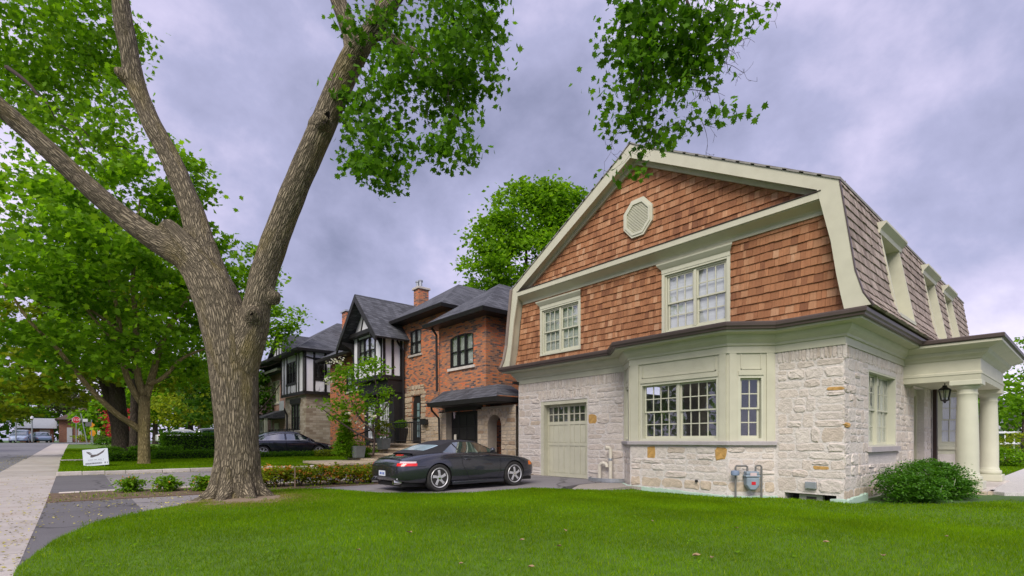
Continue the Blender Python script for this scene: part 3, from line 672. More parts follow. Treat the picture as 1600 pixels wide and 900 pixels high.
def shingle_vs(y, z, wd, tilt):
    return [(12.15 - .034 + tilt, y - wd / 2, z), (12.15, y - wd / 2, z), (12.15, y + wd / 2, z), (12.15 - .034 + tilt, y + wd / 2, z),
            (12.15 - .008, y - wd / 2, z + EXP + .02), (12.15, y - wd / 2, z + EXP + .02), (12.15, y + wd / 2, z + EXP + .02), (12.15 - .008, y + wd / 2, z + EXP + .02)]
me_sh = MB().hexa([(-.034, -.5, 0), (0, -.5, 0), (0, .5, 0), (-.034, .5, 0), (-.006, -.5, EXP + .02), (0, -.5, EXP + .02), (0, .5, EXP + .02), (-.006, .5, EXP + .02)]).mesh('wall_shingle', SHR)
for y, z, wd in SHL[:300]:
    o = link('wall_shingle', me_sh, house, loc=Vector((12.15, y, z)) - ro); o.scale = (rng.uniform(.85, 1.35), wd, 1)
b = MB()
for y, z, wd in SHL[300:]: b.hexa(shingle_vs(y, z, wd, rng.uniform(-.008, .004)))
b.build('wall_shingles', SHR, house, kind='stuff')

# ---- mansard slope facing the side lawn
SIDE = [(CY - h, z) for z, h in GPROF if z <= 6.55][::-1]          # (Y, z) bottom to top
SL = [0]
for (a, c) in zip(SIDE, SIDE[1:]): SL.append(SL[-1] + math.hypot(c[0] - a[0], c[1] - a[1]))
def side_pt(s):
    for i in range(len(SL) - 1):
        if s <= SL[i + 1] or i == len(SL) - 2:
            t = (s - SL[i]) / (SL[i + 1] - SL[i]); a, c = SIDE[i], SIDE[i + 1]
            return Vector((0, a[0] + (c[0] - a[0]) * t, a[1] + (c[1] - a[1]) * t)), Vector((0, -(c[1] - a[1]), c[0] - a[0])).normalized()
DW = [(14.45, 16.2), (18.9, 20.5), (21.9, 23.3)]; DZ = (4.15, 6.15)
b = MB()
xs = [11.84] + [x for d in DW for x in d] + [26.1]
for i in range(len(SIDE) - 1):
    (y0, z0), (y1, z1) = SIDE[i], SIDE[i + 1]
    for k in range(0, len(xs), 2): b.hexa([(xs[k], y0 + .03, z0), (xs[k + 1], y0 + .03, z0), (xs[k + 1], y0 + .15, z0), (xs[k], y0 + .15, z0), (xs[k], y1 + .03, z1), (xs[k + 1], y1 + .03, z1), (xs[k + 1], y1 + .15, z1), (xs[k], y1 + .15, z1)])
for x0, x1 in DW:
    for (za, zb) in ((3.84, DZ[0]), (DZ[1], 6.55)):
        ya, yb = CY - halfw(za), CY - halfw(zb)
        b.hexa([(x0, ya + .03, za), (x1, ya + .03, za), (x1, ya + .15, za), (x0, ya + .15, za), (x0, yb + .03, zb), (x1, yb + .03, zb), (x1, yb + .15, zb), (x0, yb + .15, zb)])
b.build('mansard_wall', M('dark_backing', (.1, .075, .06), .9), house)
ES = .222; s = -.01; RS = []
while s < SL[-1] - .05:
    p0, n0 = side_pt(max(s, 0)); p1, n1 = side_pt(min(s + ES + .02, SL[-1]))
    cuts = [(a - .0, c + .0) for a, c in DW if p1.z > DZ[0] and p0.z < DZ[1]]
    for p, q in course_spans(11.84, 26.1, cuts):
        x = p
        while x < q - .01:
            wd = rng.uniform(.09, .24)
            if q - (x + wd) < .09: wd = q - x
            th = rng.uniform(.022, .036); j = rng.uniform(-.008, .008)
            up = (p1 - p0).normalized() * j
            vs = [Vector((x + .003, 0, 0)) + p0 + n0 * th + up, Vector((x + wd - .003, 0, 0)) + p0 + n0 * th + up, Vector((x + wd - .003, 0, 0)) + p0 - n0 * .03, Vector((x + .003, 0, 0)) + p0 - n0 * .03,
                  Vector((x + .003, 0, 0)) + p1 + n1 * .006, Vector((x + wd - .003, 0, 0)) + p1 + n1 * .006, Vector((x + wd - .003, 0, 0)) + p1 - n1 * .03, Vector((x + .003, 0, 0)) + p1 - n1 * .03]
            RS.append((vs, MB().hexa(vs).f)); x += wd
    s += ES
place_stones(house, RS, SHG, 300, 'roof_shingle', None, 'roof_shingles')
# upper roof slopes and hidden north slope
b = MB()
for sg in (-1, 1):
    n = 15
    for i in range(n):                     # stepped slate courses
        z0, h0 = 6.52 + (9.5 - 6.52) * i / n, 5.16 * (1 - i / n); z1, h1 = 6.52 + (9.5 - 6.52) * (i + 1.25) / n, 5.16 * max(0, (1 - (i + 1.25) / n))
        y0, y1 = CY + sg * h0, CY + sg * h1
        x0_ = 11.775; up_ = .036 if sg < 0 else .022
        b.hexa([(x0_, y0, z0 - .02), (26.2, y0, z0 - .02), (26.2, y0, z0 + up_), (x0_, y0, z0 + up_), (x0_, y1, z1 - .02), (26.2, y1, z1 - .02), (26.2, y1, z1 + .008), (x0_, y1, z1 + .008)])
b.build('roof', SLATE, house)
b = MB()
for i in range(len(GPROF) - 1):
    if i == 0: continue
    (z0, h0), (z1, h1) = GPROF[i], GPROF[i + 1]
    b.hexa([(11.76, CY + h0 - .1, z0), (26.1, CY + h0 - .1, z0), (26.1, CY + h0 + .025, z0), (11.76, CY + h0 + .025, z0), (11.76, CY + h1 - .1, z1), (26.1, CY + h1 - .1, z1), (26.1, CY + h1 + .025, z1), (11.76, CY + h1 + .025, z1)])
b.build('north_roof_slope', SHG, house)
# rake boards with soffit
b = MB()
def rake(prof, x0, x1):
    for sg in (-1, 1):
        for (p0, q0), (p1, q1) in zip(prof, prof[1:]):
            A = (CY + sg * p0[1], p0[0]); B = (CY + sg * p1[1], p1[0]); C_ = (CY + sg * q1[1], q1[0]); D = (CY + sg * q0[1], q0[0])
            b.hexa([(x0, A[0], A[1]), (x1, A[0], A[1]), (x1, B[0], B[1]), (x0, B[0], B[1]), (x0, D[0], D[1]), (x1, D[0], D[1]), (x1, C_[0], C_[1]), (x0, C_[0], C_[1])])
rk = [((9.5, 0), (9.12, 0)), ((6.53, 5.12), (6.46, 4.72)), ((5.3, 5.30), (5.3, 4.98)), ((4.6, 5.40), (4.6, 5.08)), ((4.12, 5.54), (4.15, 5.16)), ((3.86, 5.68), (3.86, 5.22))]
rake(rk, 11.80, 11.845)
rk2 = [((9.45, 0), (9.17, 0)), ((6.5, 5.1), (6.45, 4.80)), ((5.3, 5.28), (5.3, 5.03)), ((4.6, 5.38), (4.6, 5.12)), ((4.12, 5.52), (4.15, 5.2)), ((3.87, 5.6), (3.87, 5.26))]
rake(rk2, 11.845, 12.155)
rk3 = [((9.2, 0), (9.02, 0)), ((6.5, 4.85), (6.5, 4.5))]
rake(rk3, 12.06, 12.16)
b.build('rake_board', TRIM, house)
b = MB()                                    # dark drip edge under the shingles
for sg in (-1, 1):
    for (z0, h0), (z1, h1) in zip(GPROF, GPROF[1:]):
        d = Vector((h1 - h0, z1 - z0)).normalized(); nx = Vector((-d.y, d.x)) * .018
        A = (CY + sg * (h0 + .004), z0 + .004); B = (CY + sg * (h1 + .004), z1 + .004)
        b.hexa([(11.788, A[0], A[1]), (11.86, A[0], A[1]), (11.86, A[0] + sg * nx.x, A[1] + nx.y), (11.788, A[0] + sg * nx.x, A[1] + nx.y),
                (11.788, B[0], B[1]), (11.86, B[0], B[1]), (11.86, B[0] + sg * nx.x, B[1] + nx.y), (11.788, B[0] + sg * nx.x, B[1] + nx.y)])
b.build('drip_edge', GUT, house)
# horizontal cornice across the gable
pf = [(.02, 6.02), (.06, 6.02), (.06, 6.10), (.10, 6.14), (.31, 6.24), (.31, 6.255), (.345, 6.26), (.345, 6.40), (.33, 6.41), (.0, 6.47)]
b = MB(); b.sweep([(12.15, CY + 4.84), (12.15, CY - 4.84)], pf, 1); b.build('gable_cornice', TRIM, house)
b = MB(); b.sweep([(12.15, CY + 4.80), (12.15, CY - 4.80)], [(0, 6.475), (.365, 6.41), (.37, 6.425), (.02, 6.505), (0, 6.505)], 1); b.build('cornice_flashing', GUT, house)
# octagonal louvre
oc = (8.54, 7.50); b = MB()
def octo(r, kx=.90): return [(oc[0] + r * kx * math.cos(R_(22.5 + 45 * k)), oc[1] + r * math.sin(R_(22.5 + 45 * k))) for k in range(8)]
for (r0, r1, x0, x1) in ((.575, .48, 12.06, 12.15), (.51, .43, 12.04, 12.12)):
    A, B = octo(r0), octo(r1)
    for k in range(8):
        l = (k + 1) % 8
        b.hexa([(x0, *A[k]), (x0, *A[l]), (x0, *B[l]), (x0, *B[k]), (x1, *A[k]), (x1, *A[l]), (x1, *B[l]), (x1, *B[k])])
lv = b.build('octagon_vent', TRIM2, house)
b = MB(); zz = oc[1] - .41
while zz < oc[1] + .40:
    d = abs(zz + .02 - oc[1]); hw = .39 if d < .18 else .39 - (d - .18) * .90
    b.hexa([(12.062, oc[0] - hw, zz), (12.062, oc[0] + hw, zz), (12.09, oc[0] + hw, zz), (12.09, oc[0] - hw, zz), (12.085, oc[0] - hw, zz + .040), (12.085, oc[0] + hw, zz + .040), (12.10, oc[0] + hw, zz + .040), (12.10, oc[0] - hw, zz + .040)])
    zz += .042
b.build('louvre_slats', TRIM2, lv, kind='stuff')

# ---- main cornice, gutter, bay skirt roof
EP = [(12.6, 13.7), (12.15, 13.7), (12.15, 9.05), (11.4, 8.3), (11.4, 5.6), (12.15, 4.85), (12.15, 3.48), (17.05, 3.48)]
b = MB(); b.sweep(EP, [(0, 3.2), (.035, 3.2), (.035, 3.36), (.07, 3.37), (.08, 3.42), (.16, 3.50), (.19, 3.56), (.20, 3.60), (.42, 3.62), (.42, 3.70), (0, 3.70)], 1)
b.build('eaves_cornice', TRIM, house)
b = MB(); b.sweep(EP, [(.40, 3.70), (.425, 3.66), (.49, 3.665), (.50, 3.70), (.53, 3.73), (.54, 3.79), (.52, 3.80), (.52, 3.82), (.30, 3.82), (.30, 3.71)], 1)
b.build('gutter', GUT, house)
b = MB(); b.sweep(EP[1:-1], [(0, 3.80), (.50, 3.80), (.48, 3.83), (0, 3.90)], 1); b.build('skirt_roof', SLATE, house)

# ---- windows
def sash_window(parent, fr, u0, u1, v0, v1, sashes, nx, ny, recess, casing=.09, proud=.03, mat=TRIM2, blind=(None, None), crown=None, sill=None, mw=.024, name='window', paneset=True, gl=None):
    """double-hung window in an opening; children: pane, backing, head cornice, sill"""
    gl = gl or GLASS
    b = MB(fr); e = casing; W = recess
    if proud:
        b.box(u0 - e, u0, v0 - .0, v1 + e * .6, 0, proud); b.box(u1, u1 + e, v0, v1 + e * .6, 0, proud); b.box(u0, u1, v1, v1 + e * .6, .001, proud - .002)
    j = .045                                        # jamb lining
    b.box(u0, u0 + j, v0, v1, -W - .06, -.004); b.box(u1 - j, u1, v0, v1, -W - .06, -.004)
    b.box(u0 + j, u1 - j, v1 - j, v1, -W - .06, -.006); b.box(u0 + j, u1 - j, v0, v0 + j, -W - .06, -.003)
    a0, a1 = u0 + j, u1 - j; wS = (a1 - a0) / sashes; panes = []
    for s_ in range(sashes):
        p, q = a0 + s_ * wS, a0 + (s_ + 1) * wS
        if s_: b.box(p - .035, p + .035, v0 + j, v1 - j, -W - .055, -W + .04)
        p += .012 if not s_ else .037; q -= .012 if s_ == sashes - 1 else .037
        vm = (v0 + v1) / 2
        for k, (c, d, w0) in enumerate(((v0 + j, vm + .02, -W - .035), (vm - .02, v1 - j, -W))):
            st = .045; th = .03
            b.box(p, p + st, c, d, w0 - th, w0); b.box(q - st, q, c, d, w0 - th, w0)
            b.box(p + st, q - st, c, c + (.065 if k == 0 else .04), w0 - th, w0 - .001); b.box(p + st, q - st, d - .04, d, w0 - th, w0 - .001)
            x0, x1, y0, y1 = p + st, q - st, c + (.065 if k == 0 else .04), d - .04
            for i in range(1, nx):
                xm = x0 + (x1 - x0) * i / nx; b.box(xm - mw / 2, xm + mw / 2, y0, y1, w0 - th + .002, w0 - .003)
            for i in range(1, ny):
                ym = y0 + (y1 - y0) * i / ny; b.box(x0, x1, ym - mw / 2, ym + mw / 2, w0 - th + .003, w0 - .004)
            for i in range(nx):
                for l in range(ny):
                    panes.append((x0 + (x1 - x0) * i / nx, x0 + (x1 - x0) * (i + 1) / nx, y0 + (y1 - y0) * l / ny, y0 + (y1 - y0) * (l + 1) / ny, w0 - th / 2))
    wo = b.build(name, mat, parent)
    if paneset:
        for (a, c, d, f, w0) in panes:
            MB(fr).box(a, c, d, f, w0 - .003, w0 + .003).build('pane', gl, wo)
    else:
        b = MB(fr)
        for (a, c, d, f, w0) in panes: b.box(a, c, d, f, w0 - .003, w0 + .003)
        b.build('panes', gl, wo)
    bk, bm_ = blind
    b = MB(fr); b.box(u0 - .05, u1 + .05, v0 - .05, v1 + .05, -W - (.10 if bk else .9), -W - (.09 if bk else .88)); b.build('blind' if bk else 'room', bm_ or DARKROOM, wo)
    if crown:
        b = MB(fr); ex = crown; c0 = v1 + e * .6
        pts = [(0, c0), (proud + .01, c0), (proud + .015, c0 + .10), (proud + .05, c0 + .14), (proud + .11, c0 + .22), (proud + .12, c0 + .26), (0, c0 + .27)]
        n = len(pts); vs = []
        for uu, f_ in ((u0 - e, -1), (u1 + e, 1)):
            for (w_, v_) in pts: vs.append((uu + f_ * max(0, w_ - proud - .01), v_, w_))
        b.add(vs, [tuple(range(n)), tuple(range(n, 2 * n))] + [(k, (k + 1) % n, n + (k + 1) % n, n + k) for k in range(n)])
        b.build('head_cornice', mat, wo)
    if sill:
        b = MB(fr); b.box(u0 - sill[0], u1 + sill[0], v0 - sill[1], v0 - .001, -W * .5, sill[2]); b.build('sill', sill[3], wo)
    return wo
sash_window(house, FUP, -W1[0], -W1[1], W1[2], W1[3], 2, 3, 2, .035, .085, .045, blind=(1, CURT), crown=1, sill=(.09, .05, .06, TRIM2))
sash_window(house, FUP, -W2[0], -W2[1], W2[2], W2[3], 2, 3, 2, .035, .085, .045, blind=(1, BLIND), crown=1, sill=(.09, .05, .06, TRIM2))
# bay: posts, panels, windows, sill
BT = 3.24
def bay_face(fr, ln, h0, h1, post0, post1):
    b = MB(fr)
    b.wall(0, ln, 1.17, BT, [(h0, h1, 1.2, 2.68)], .12)
    b.box(.03, post0, 1.171, BT, .0005, .03); b.box(ln - post1, ln - .03, 1.171, BT, .0005, .03)
    a, c = h0 + .05, h1 - .05
    b.box(h0, h1, 2.70, 2.80, .0007, .02)
    for (p, q, r, t) in ((a, c, 2.83, 2.855), (a, c, BT - .05, BT - .025), (a, a + .025, 2.83, BT - .025), (c - .025, c, 2.83, BT - .025)): b.box(p, q, r, t, .0006, .016)
    return b
b = bay_face(BF, 2.7, .33, 2.47, .28, .19); m_ = MB(); m_.v, m_.f, m_.mi = b.v, b.f, b.mi
for fr in (BR, BL):
    b = bay_face(fr, 1.06, .24, .80, .19, .2); o_ = len(m_.v); m_.v += b.v; m_.f += [[i + o_ for i in f] for f in b.f]; m_.mi += b.mi
m_.build('bay', TRIM, house)
sash_window(house, BF, .33, 2.47, 1.2, 2.68, 2, 4, 2, .10, 0, 0, blind=(None, None))
sash_window(house, BR, .24, .80, 1.2, 2.68, 1, 2, 2, .09, 0, 0)
sash_window(house, BL, .24, .80, 1.2, 2.68, 1, 2, 2, .09, 0, 0)
b = MB(); b.sweep([(12.16, 9.06), (11.4, 8.3), (11.4, 5.6), (12.16, 4.84)], [(-.15, 1.085), (.085, 1.085), (.09, 1.175), (-.1, 1.19), (-.15, 1.19)], 1)
b.build('bay_sill', M('grey_sill_stone', (.42, .39, .40), .8, .08, 6, .3, 40), house, bevel=.008)
sash_window(house, FS, *SWIN, 2, 3, 2, .16, 0, 0, blind=(1, BLIND), sill=(.1, .12, .09, MATS['grey_sill_stone']))
# mansard windows: recess lining, sash, head cornice
for (x0, x1) in DW:
    FD = Frame((0, 3.78, 0), (1, 0, 0), (0, -1, 0)); b = MB()
    yb, yt = CY - halfw(DZ[0]) - .02, CY - halfw(DZ[1]) - .02
    for xa, xb in ((x0, x0 + .06), (x1 - .06, x1)):
        b.hexa([(xa, yb, DZ[0]), (xb, yb, DZ[0]), (xb, 3.95, DZ[0]), (xa, 3.95, DZ[0]), (xa, yt, DZ[1]), (xb, yt, DZ[1]), (xb, 3.95, DZ[1]), (xa, 3.95, DZ[1])])
    b.box(x0 + .06, x1 - .06, yb - .02, 3.95, DZ[0] - .05, DZ[0] + .03)
    d = b.build('dormer_window', TRIM, house)
    sw = sash_window(house, FD, x0 + .06, x1 - .06, DZ[0] + .03, DZ[1] - .05, 2, 3, 2, .03, 0, 0, paneset=False, blind=(1, CURT))
    b = MB(); yo = yt
    b.prism([(x0 - .12, yo - .03, 6.08), (x0 - .12, 3.7, 6.08), (x0 - .12, 3.7, 6.34), (x0 - .12, yo - .16, 6.33), (x0 - .12, yo - .16, 6.28), (x0 - .12, yo - .11, 6.23), (x0 - .12, yo - .05, 6.17)], (x1 - x0 + .24, 0, 0))
    b.build('head_cornice', TRIM, d)
# ---- garage door
gx = 12.15 + .26
FG = Frame((gx, 13.7, 0), (0, -1, 0), (-1, 0, 0)); b = MB(FG)
u0, u1 = GAR[0], GAR[1]
b.box(u0, u0 + .13, -.05, 2.52, .0, .25); b.box(u1 - .05, u1, -.05, 2.52, 0, .25); b.box(u0 + .13, u1 - .05, 2.40, 2.52, 0, .24)
b.build('garage_frame', TRIM, house)
d0, d1 = u0 + .13, u1 - .05; b = MB(FG); b.box(d0, d1, -.02, 2.40, -.05, 0.0)
b.box(d0, d1, -.02, .10, .0005, .03); b.box(d0, d1, 1.02, 1.12, .0005, .03); b.box(d0, d1, 1.72, 1.82, .0005, .03); b.box(d0, d1, 2.32, 2.4, .0005, .03)
cols = 8; cw = (d1 - d0) / cols
for k in range(cols + 1):
    wd = .05 if k in (0, 4, 8) else .018; x_ = d0 + k * cw
    b.box(max(d0, x_ - wd), min(d1, x_ + wd), .10, 1.02, .0005, .028); b.box(max(d0, x_ - wd), min(d1, x_ + wd), 1.12, 1.72, .0005, .028); b.box(max(d0, x_ - wd), min(d1, x_ + wd), 1.82, 2.32, .0005, .028)
b.box(d0, d1, 2.055, 2.085, .0005, .026)
gd = b.build('garage_door', TRIM, house)
for k in range(cols):
    a, c = d0 + k * cw + (.055 if k in (0, 4) else .023), d0 + (k + 1) * cw - (.055 if k in (3, 7) else .023)
    for (e0, e1) in ((.12, 1.0), (1.14, 1.70)): MB(FG).box(a, c, e0, e1, .001, .014).build('door_panel', TRIM, gd)
    for (e0, e1) in ((1.83, 2.05), (2.09, 2.31)): MB(FG).box(a - .005, c + .005, e0, e1, .002, .01).build('pane', GLASS, gd)
b = MB(FG); b.box(d0 + .03, d1 - .03, 1.83, 2.31, .0006, .0012); b.build('pane_backing', DARKROOM, gd)
# ---- foundation board, basement window, small fittings
b = MB(); rr = random.Random(5)
def strip(path, top, out_):
    for (p, q) in zip(path, path[1:]):
        p, q = Vector(p), Vector(q); n = max(1, int((q - p).length / .12)); d = (q - p).normalized(); nn = Vector((d.y, -d.x, 0))
        for i in range(n):
            A = p.lerp(q, i / n); B = p.lerp(q, (i + 1) / n); t0 = A.z + rr.uniform(-.012, .012); t1 = B.z + rr.uniform(-.012, .012)
            b.hexa([(A.x, A.y, -.4), (B.x, B.y, -.4), (B.x + nn.x * out_, B.y + nn.y * out_, -.4), (A.x + nn.x * out_, A.y + nn.y * out_, -.4),
                    (A.x, A.y, t0), (B.x, B.y, t1), (B.x + nn.x * out_, B.y + nn.y * out_, t1 - .01), (A.x + nn.x * out_, A.y + nn.y * out_, t0 - .01)])
strip([(11.98, 8.98, -.02), (11.34, 8.33, -.0), (11.34, 5.57, -.065), (12.09, 4.79, -.06)], 0, .05)
b.build('foundation_board', MINT, house); b = MB()
strip([(12.13, 3.72, -.03), (12.13, 3.44, -.03), (13.4, 3.42, .03)], 0, .05)
b.build('foundation_board', MINT, house)
b = MB(FF); b.box(BASEW[0] + .25, BASEW[0] + .72, -.3, .0, -.3, -.16); b.build('basement_window', TRIM2, house)
b = MB(FF); b.box(BASEW[0] + .40, BASEW[0] + .60, -.2, -.04, -.158, -.155); b.build('basement_pane', DARKROOM, house)
b = MB(FF); b.box(BASEW[0] - .02, BASEW[1] + .02, -.4, .05, -.52, -.5); b.build('basement_room', DARKROOM, house)
b = MB(FF); b.box(9.5, 9.72, .15, .30, .02, .09); b.build('vent_hood', GALV, house, bevel=.01)
b = MB(BF); b.tube([(1.95, .22, .02), (1.95, .22, .07)], .03, 12); b.build('hose_outlet', BLACK, house)
b = MB(FF); b.box(.0, .06, 3.2, 3.3, .02, .3); b.build('downspout_elbow', BLACK, house)

# ---- porch on the side wall
PX0, PX1, PY = 17.05, 21.55, 1.93
b = MB(); pp = [(PX0, 3.5), (PX0, PY), (PX1, PY), (PX1, 3.5)]
b.sweep(pp, [(-.5, 2.72), (0, 2.72), (.015, 2.86), (.03, 2.87), (.03, 2.93), (0, 2.95), (0, 3.24), (.03, 3.26), (.06, 3.31), (.14, 3.37), (.17, 3.44), (.17, 3.46), (.40, 3.56), (.42, 3.58), (.42, 3.64), (-.5, 3.64)], 1)
b.build('porch_entablature', TRIM, house)
b = MB(); b.sweep(pp, [(.30, 3.645), (.44, 3.645), (.47, 3.67), (.48, 3.74), (.46, 3.76), (.3, 3.76)], 1); b.build('porch_gutter', GUT, house)
b = MB(); b.box(PX0 - .35, PX1 + .35, PY - .35, 3.5, 3.70, 3.755); b.build('porch_roof', SLATE, house)
b = MB(); b.box(PX0 + .5, PX1 - .5, PY + .5, 3.47, 2.80, 2.84); b.build('porch_ceiling', TRIM, house)
for cx in (17.35, 21.2):
    c = (cx, 2.22)
    cs_ = .87
    sh = [(.30, .17), (.335, .20), (.345, .245), (.335, .29), (.30, .30), (.285, .31), (.285, .35), (.270, .37)]
    for k in range(13): t = k / 12; sh.append((.268 - .038 * max(0, (t - .25) / .75) ** 1.4, .38 + 1.97 * t))
    sh += [(.245, 2.37), (.25, 2.385), (.25, 2.405), (.23, 2.41), (.23, 2.50), (.25, 2.515), (.30, 2.56), (.31, 2.60)]
    sh = [(a * cs_, h) for a, h in sh]; co = MB().lathe(sh, 36, (c[0], c[1], -.0)).build('porch_column', TRIM2, house, smooth=True, auto=40)
    MB().box(cx - .31, cx + .31, 1.91, 2.53, 2.60, 2.722).build('capital', TRIM2, co, bevel=.012)
    MB().box(cx - .33, cx + .33, 1.89, 2.55, -.03, .17).build('plinth', TRIM2, co, bevel=.012)
for k in range(6):
    MB().box(16.95 + k * .8, 16.95 + k * .8 + .79, 1.80, 3.46, -.3, -.035 + .004 * (k % 2)).build('porch_slab', CONC2, house, bevel=.01)
b = MB(); b.box(17.0, 17.75, 1.72, 1.797, -.35, -.06); b.box(16.86, 16.945, 1.8, 3.4, -.35, -.06); b.build('porch_base', TANSTONE, house)
# front door in its recess, downspout, bay behind the porch
FD2 = Frame((12.15, 3.48 + .22, 0), (1, 0, 0), (0, -1, 0)); b = MB(FD2)
b.box(DOOR[0], DOOR[0] + .1, -.05, 2.75, -.05, .05); b.box(DOOR[1] - .1, DOOR[1], -.05, 2.75, -.05, .05); b.box(DOOR[0] + .1, DOOR[1] - .1, 2.55, 2.75, -.05, .045)
b.box(DOOR[0] + .1, DOOR[1] - .1, -.05, 2.55, -.06, -.01)
fd = b.build('front_door', TRIM, house)
for (a, c) in ((.2, .62), (.72, 1.15)):
    for (e0, e1) in ((.2, .9), (1.05, 2.35)): MB(FD2).box(DOOR[0] + a, DOOR[0] + c, e0, e1, -.008, .012).build('door_panel', TRIM, fd, bevel=.006)
b = MB(); b.box(20.5, 20.66, 3.34, 3.44, -.3, 2.9); b.build('downspout', M('dark_brown_metal', (.035, .02, .018), .4), house)
SB = [(21.45, 3.5), (22.15, 2.85), (24.3, 2.85), (25.0, 3.5)]
b = MB()
for (p, q) in zip(SB, SB[1:]):
    a = Vector((q[0] - p[0], q[1] - p[1], 0)); ln = a.length; nn = Vector((a.y, -a.x, 0)); fr = Frame((*p, 0), a, nn); b.T = fr
    b.wall(0, ln, .75, 3.3, [(.13, ln - .13, 1.05, 2.7)], .1)
b.build('side_bay', TRIM2, house)
b = MB()
for (p, q) in zip(SB, SB[1:]):
    a = Vector((q[0] - p[0], q[1] - p[1], 0)); b.T = Frame((*p, 0), a, Vector((a.y, -a.x, 0))); b.wall(0, a.length, -.4, .75)
b.build('side_bay_base', MORTAR, house)
b = MB(); b.sweep(SB, [(-.1, .9), (.08, .9), (.08, 1.0), (-.1, 1.02)], 1); b.build('side_bay_sill', TRIM2, house)
b = MB(); b.sweep(SB, [(-.3, 2.78), (.1, 2.78), (.14, 2.9), (-.3, 2.95)], 1); b.build('side_bay_roof', M('mauve_slate', (.16, .12, .14), .7), house)
for (p, q) in zip(SB[:2], SB[1:3]):
    a = Vector((q[0] - p[0], q[1] - p[1], 0)); ln = a.length; nn = Vector((a.y, -a.x, 0)); fr = Frame((*p, 0), a, nn)
    sash_window(house, fr, .13, ln - .13, 1.05, 2.7, 1 if ln < 1.2 else 2, 2, 2, .05, 0, 0, blind=(1, CURT), paneset=False)

# ---- things fixed to or standing by the house
lan = thing('porch_lantern', 'black hanging lantern under the side porch roof', 'lantern', (18.25, 2.8, 2.3))
LX, LY = 18.25, 2.8
b = MB(); b.tube([(LX, LY, 2.82), (LX, LY, 2.66)], .012, 8); b.lathe([(.02, 2.56), (.05, 2.6), (.06, 2.55), (.14, 2.5), (.15, 2.47)], 6, (LX, LY, .12)); b.build('lantern_cap', IRON, lan)
b = MB()
for k in range(6):
    t = R_(60 * k); c, s_ = math.cos(t), math.sin(t)
    b.tube([(LX + .14 * c, LY + .14 * s_, 2.60), (LX + .09 * c, LY + .09 * s_, 2.32)], .012, 6)
b.lathe([(.10, 2.2), (.10, 2.18), (.04, 2.15), (.02, 2.11)], 6, (LX, LY, .12)); b.build('lantern_frame', IRON, lan)
b = MB(); b.lathe([(.085, 2.205), (.13, 2.47)], 6, (LX, LY, .12)); b.build('lantern_glass', GLASS, lan)
gm = thing('gas_meter', 'grey gas meter with bent pipes fixed to the stone bay base', 'gas meter', (11.75, 5.1, -.1))
FM = Frame((11.4 + .14, 5.6 - .14, 0), (1, -1, 0), (-1, -1, 0))
FMs = Frame(Vector((11.4, 5.6, 0)) + Vector((-1, -1, 0)).normalized() * .16 + Vector((1, -1, 0)).normalized() * .1, (1, -1, 0), (-1, -1, 0))
b = MB(FMs); b.prism([(.30, .12, -.1), (.22, .24, -.1), (.22, .36, -.1), (.52, .36, -.1), (.52, .24, -.1), (.44, .12, -.1)], (0, 0, .2)) if False else None
b = MB(FMs)
b.add([(x_, y_, w_) for w_, k in ((-.1, .94), (.08, 1.0), (.11, .9)) for (x_, y_) in [(.37 + (.06) * -1 * k, .34 - .27 * k), (.37 + .06 * k, .34 - .27 * k), (.37 + .145 * k, .34 - .16 * k), (.37 + .145 * k, .34 + .02 * k), (.37 - .145 * k, .34 + .02 * k), (.37 - .145 * k, .34 - .16 * k)]],
      [(0, 1, 2, 3, 4, 5), (12, 13, 14, 15, 16, 17)] + [(r * 6 + k, r * 6 + (k + 1) % 6, (r + 1) * 6 + (k + 1) % 6, (r + 1) * 6 + k) for r in range(2) for k in range(6)])
b.build('meter_case', METER, gm, bevel=.012)
b = MB(FMs); b.box(.21, .53, .365, .42, -.11, .12); b.box(.23, .51, .42, .50, -.1, .1); b.lathe([(.05, .50), (.045, .53)], 12, (.29, 0, 0)) if False else None
b.build('meter_head', METER, gm, bevel=.02)
MB(FMs).box(.30, .44, .40, .47, .1005, .125).build('meter_dial', CLEARLENS, gm)
MB(FMs).box(.33, .42, .20, .27, .112, .116).build('warning_label', RED, gm)
b = MB(FMs); b.tube([(.02, -.3, 0), (.02, .58, 0), (.04, .62, 0), (.25, .62, 0), (.28, .6, 0), (.28, .5, 0)], .022, 10); b.tube([(.46, .5, 0), (.46, .6, 0), (.49, .63, 0), (.56, .63, 0), (.59, .6, 0), (.59, -.3, 0)], .022, 10)
b.build('meter_pipe', M('grey_pipe', (.16, .16, .155), .5, .2, 10), gm)
b = MB(FMs); b.lathe([(.03, -.06), (.085, -.05), (.095, 0), (.085, .05), (.03, .06)], 14, (0.0, .46, .03), 'y'); b.lathe([(.05, -.1), (.05, .1)], 10, (.02, .46, 0)) if False else None
b.build('pressure_regulator', M('blue_grey_paint', (.2, .26, .38), .5), gm, smooth=True, auto=35)
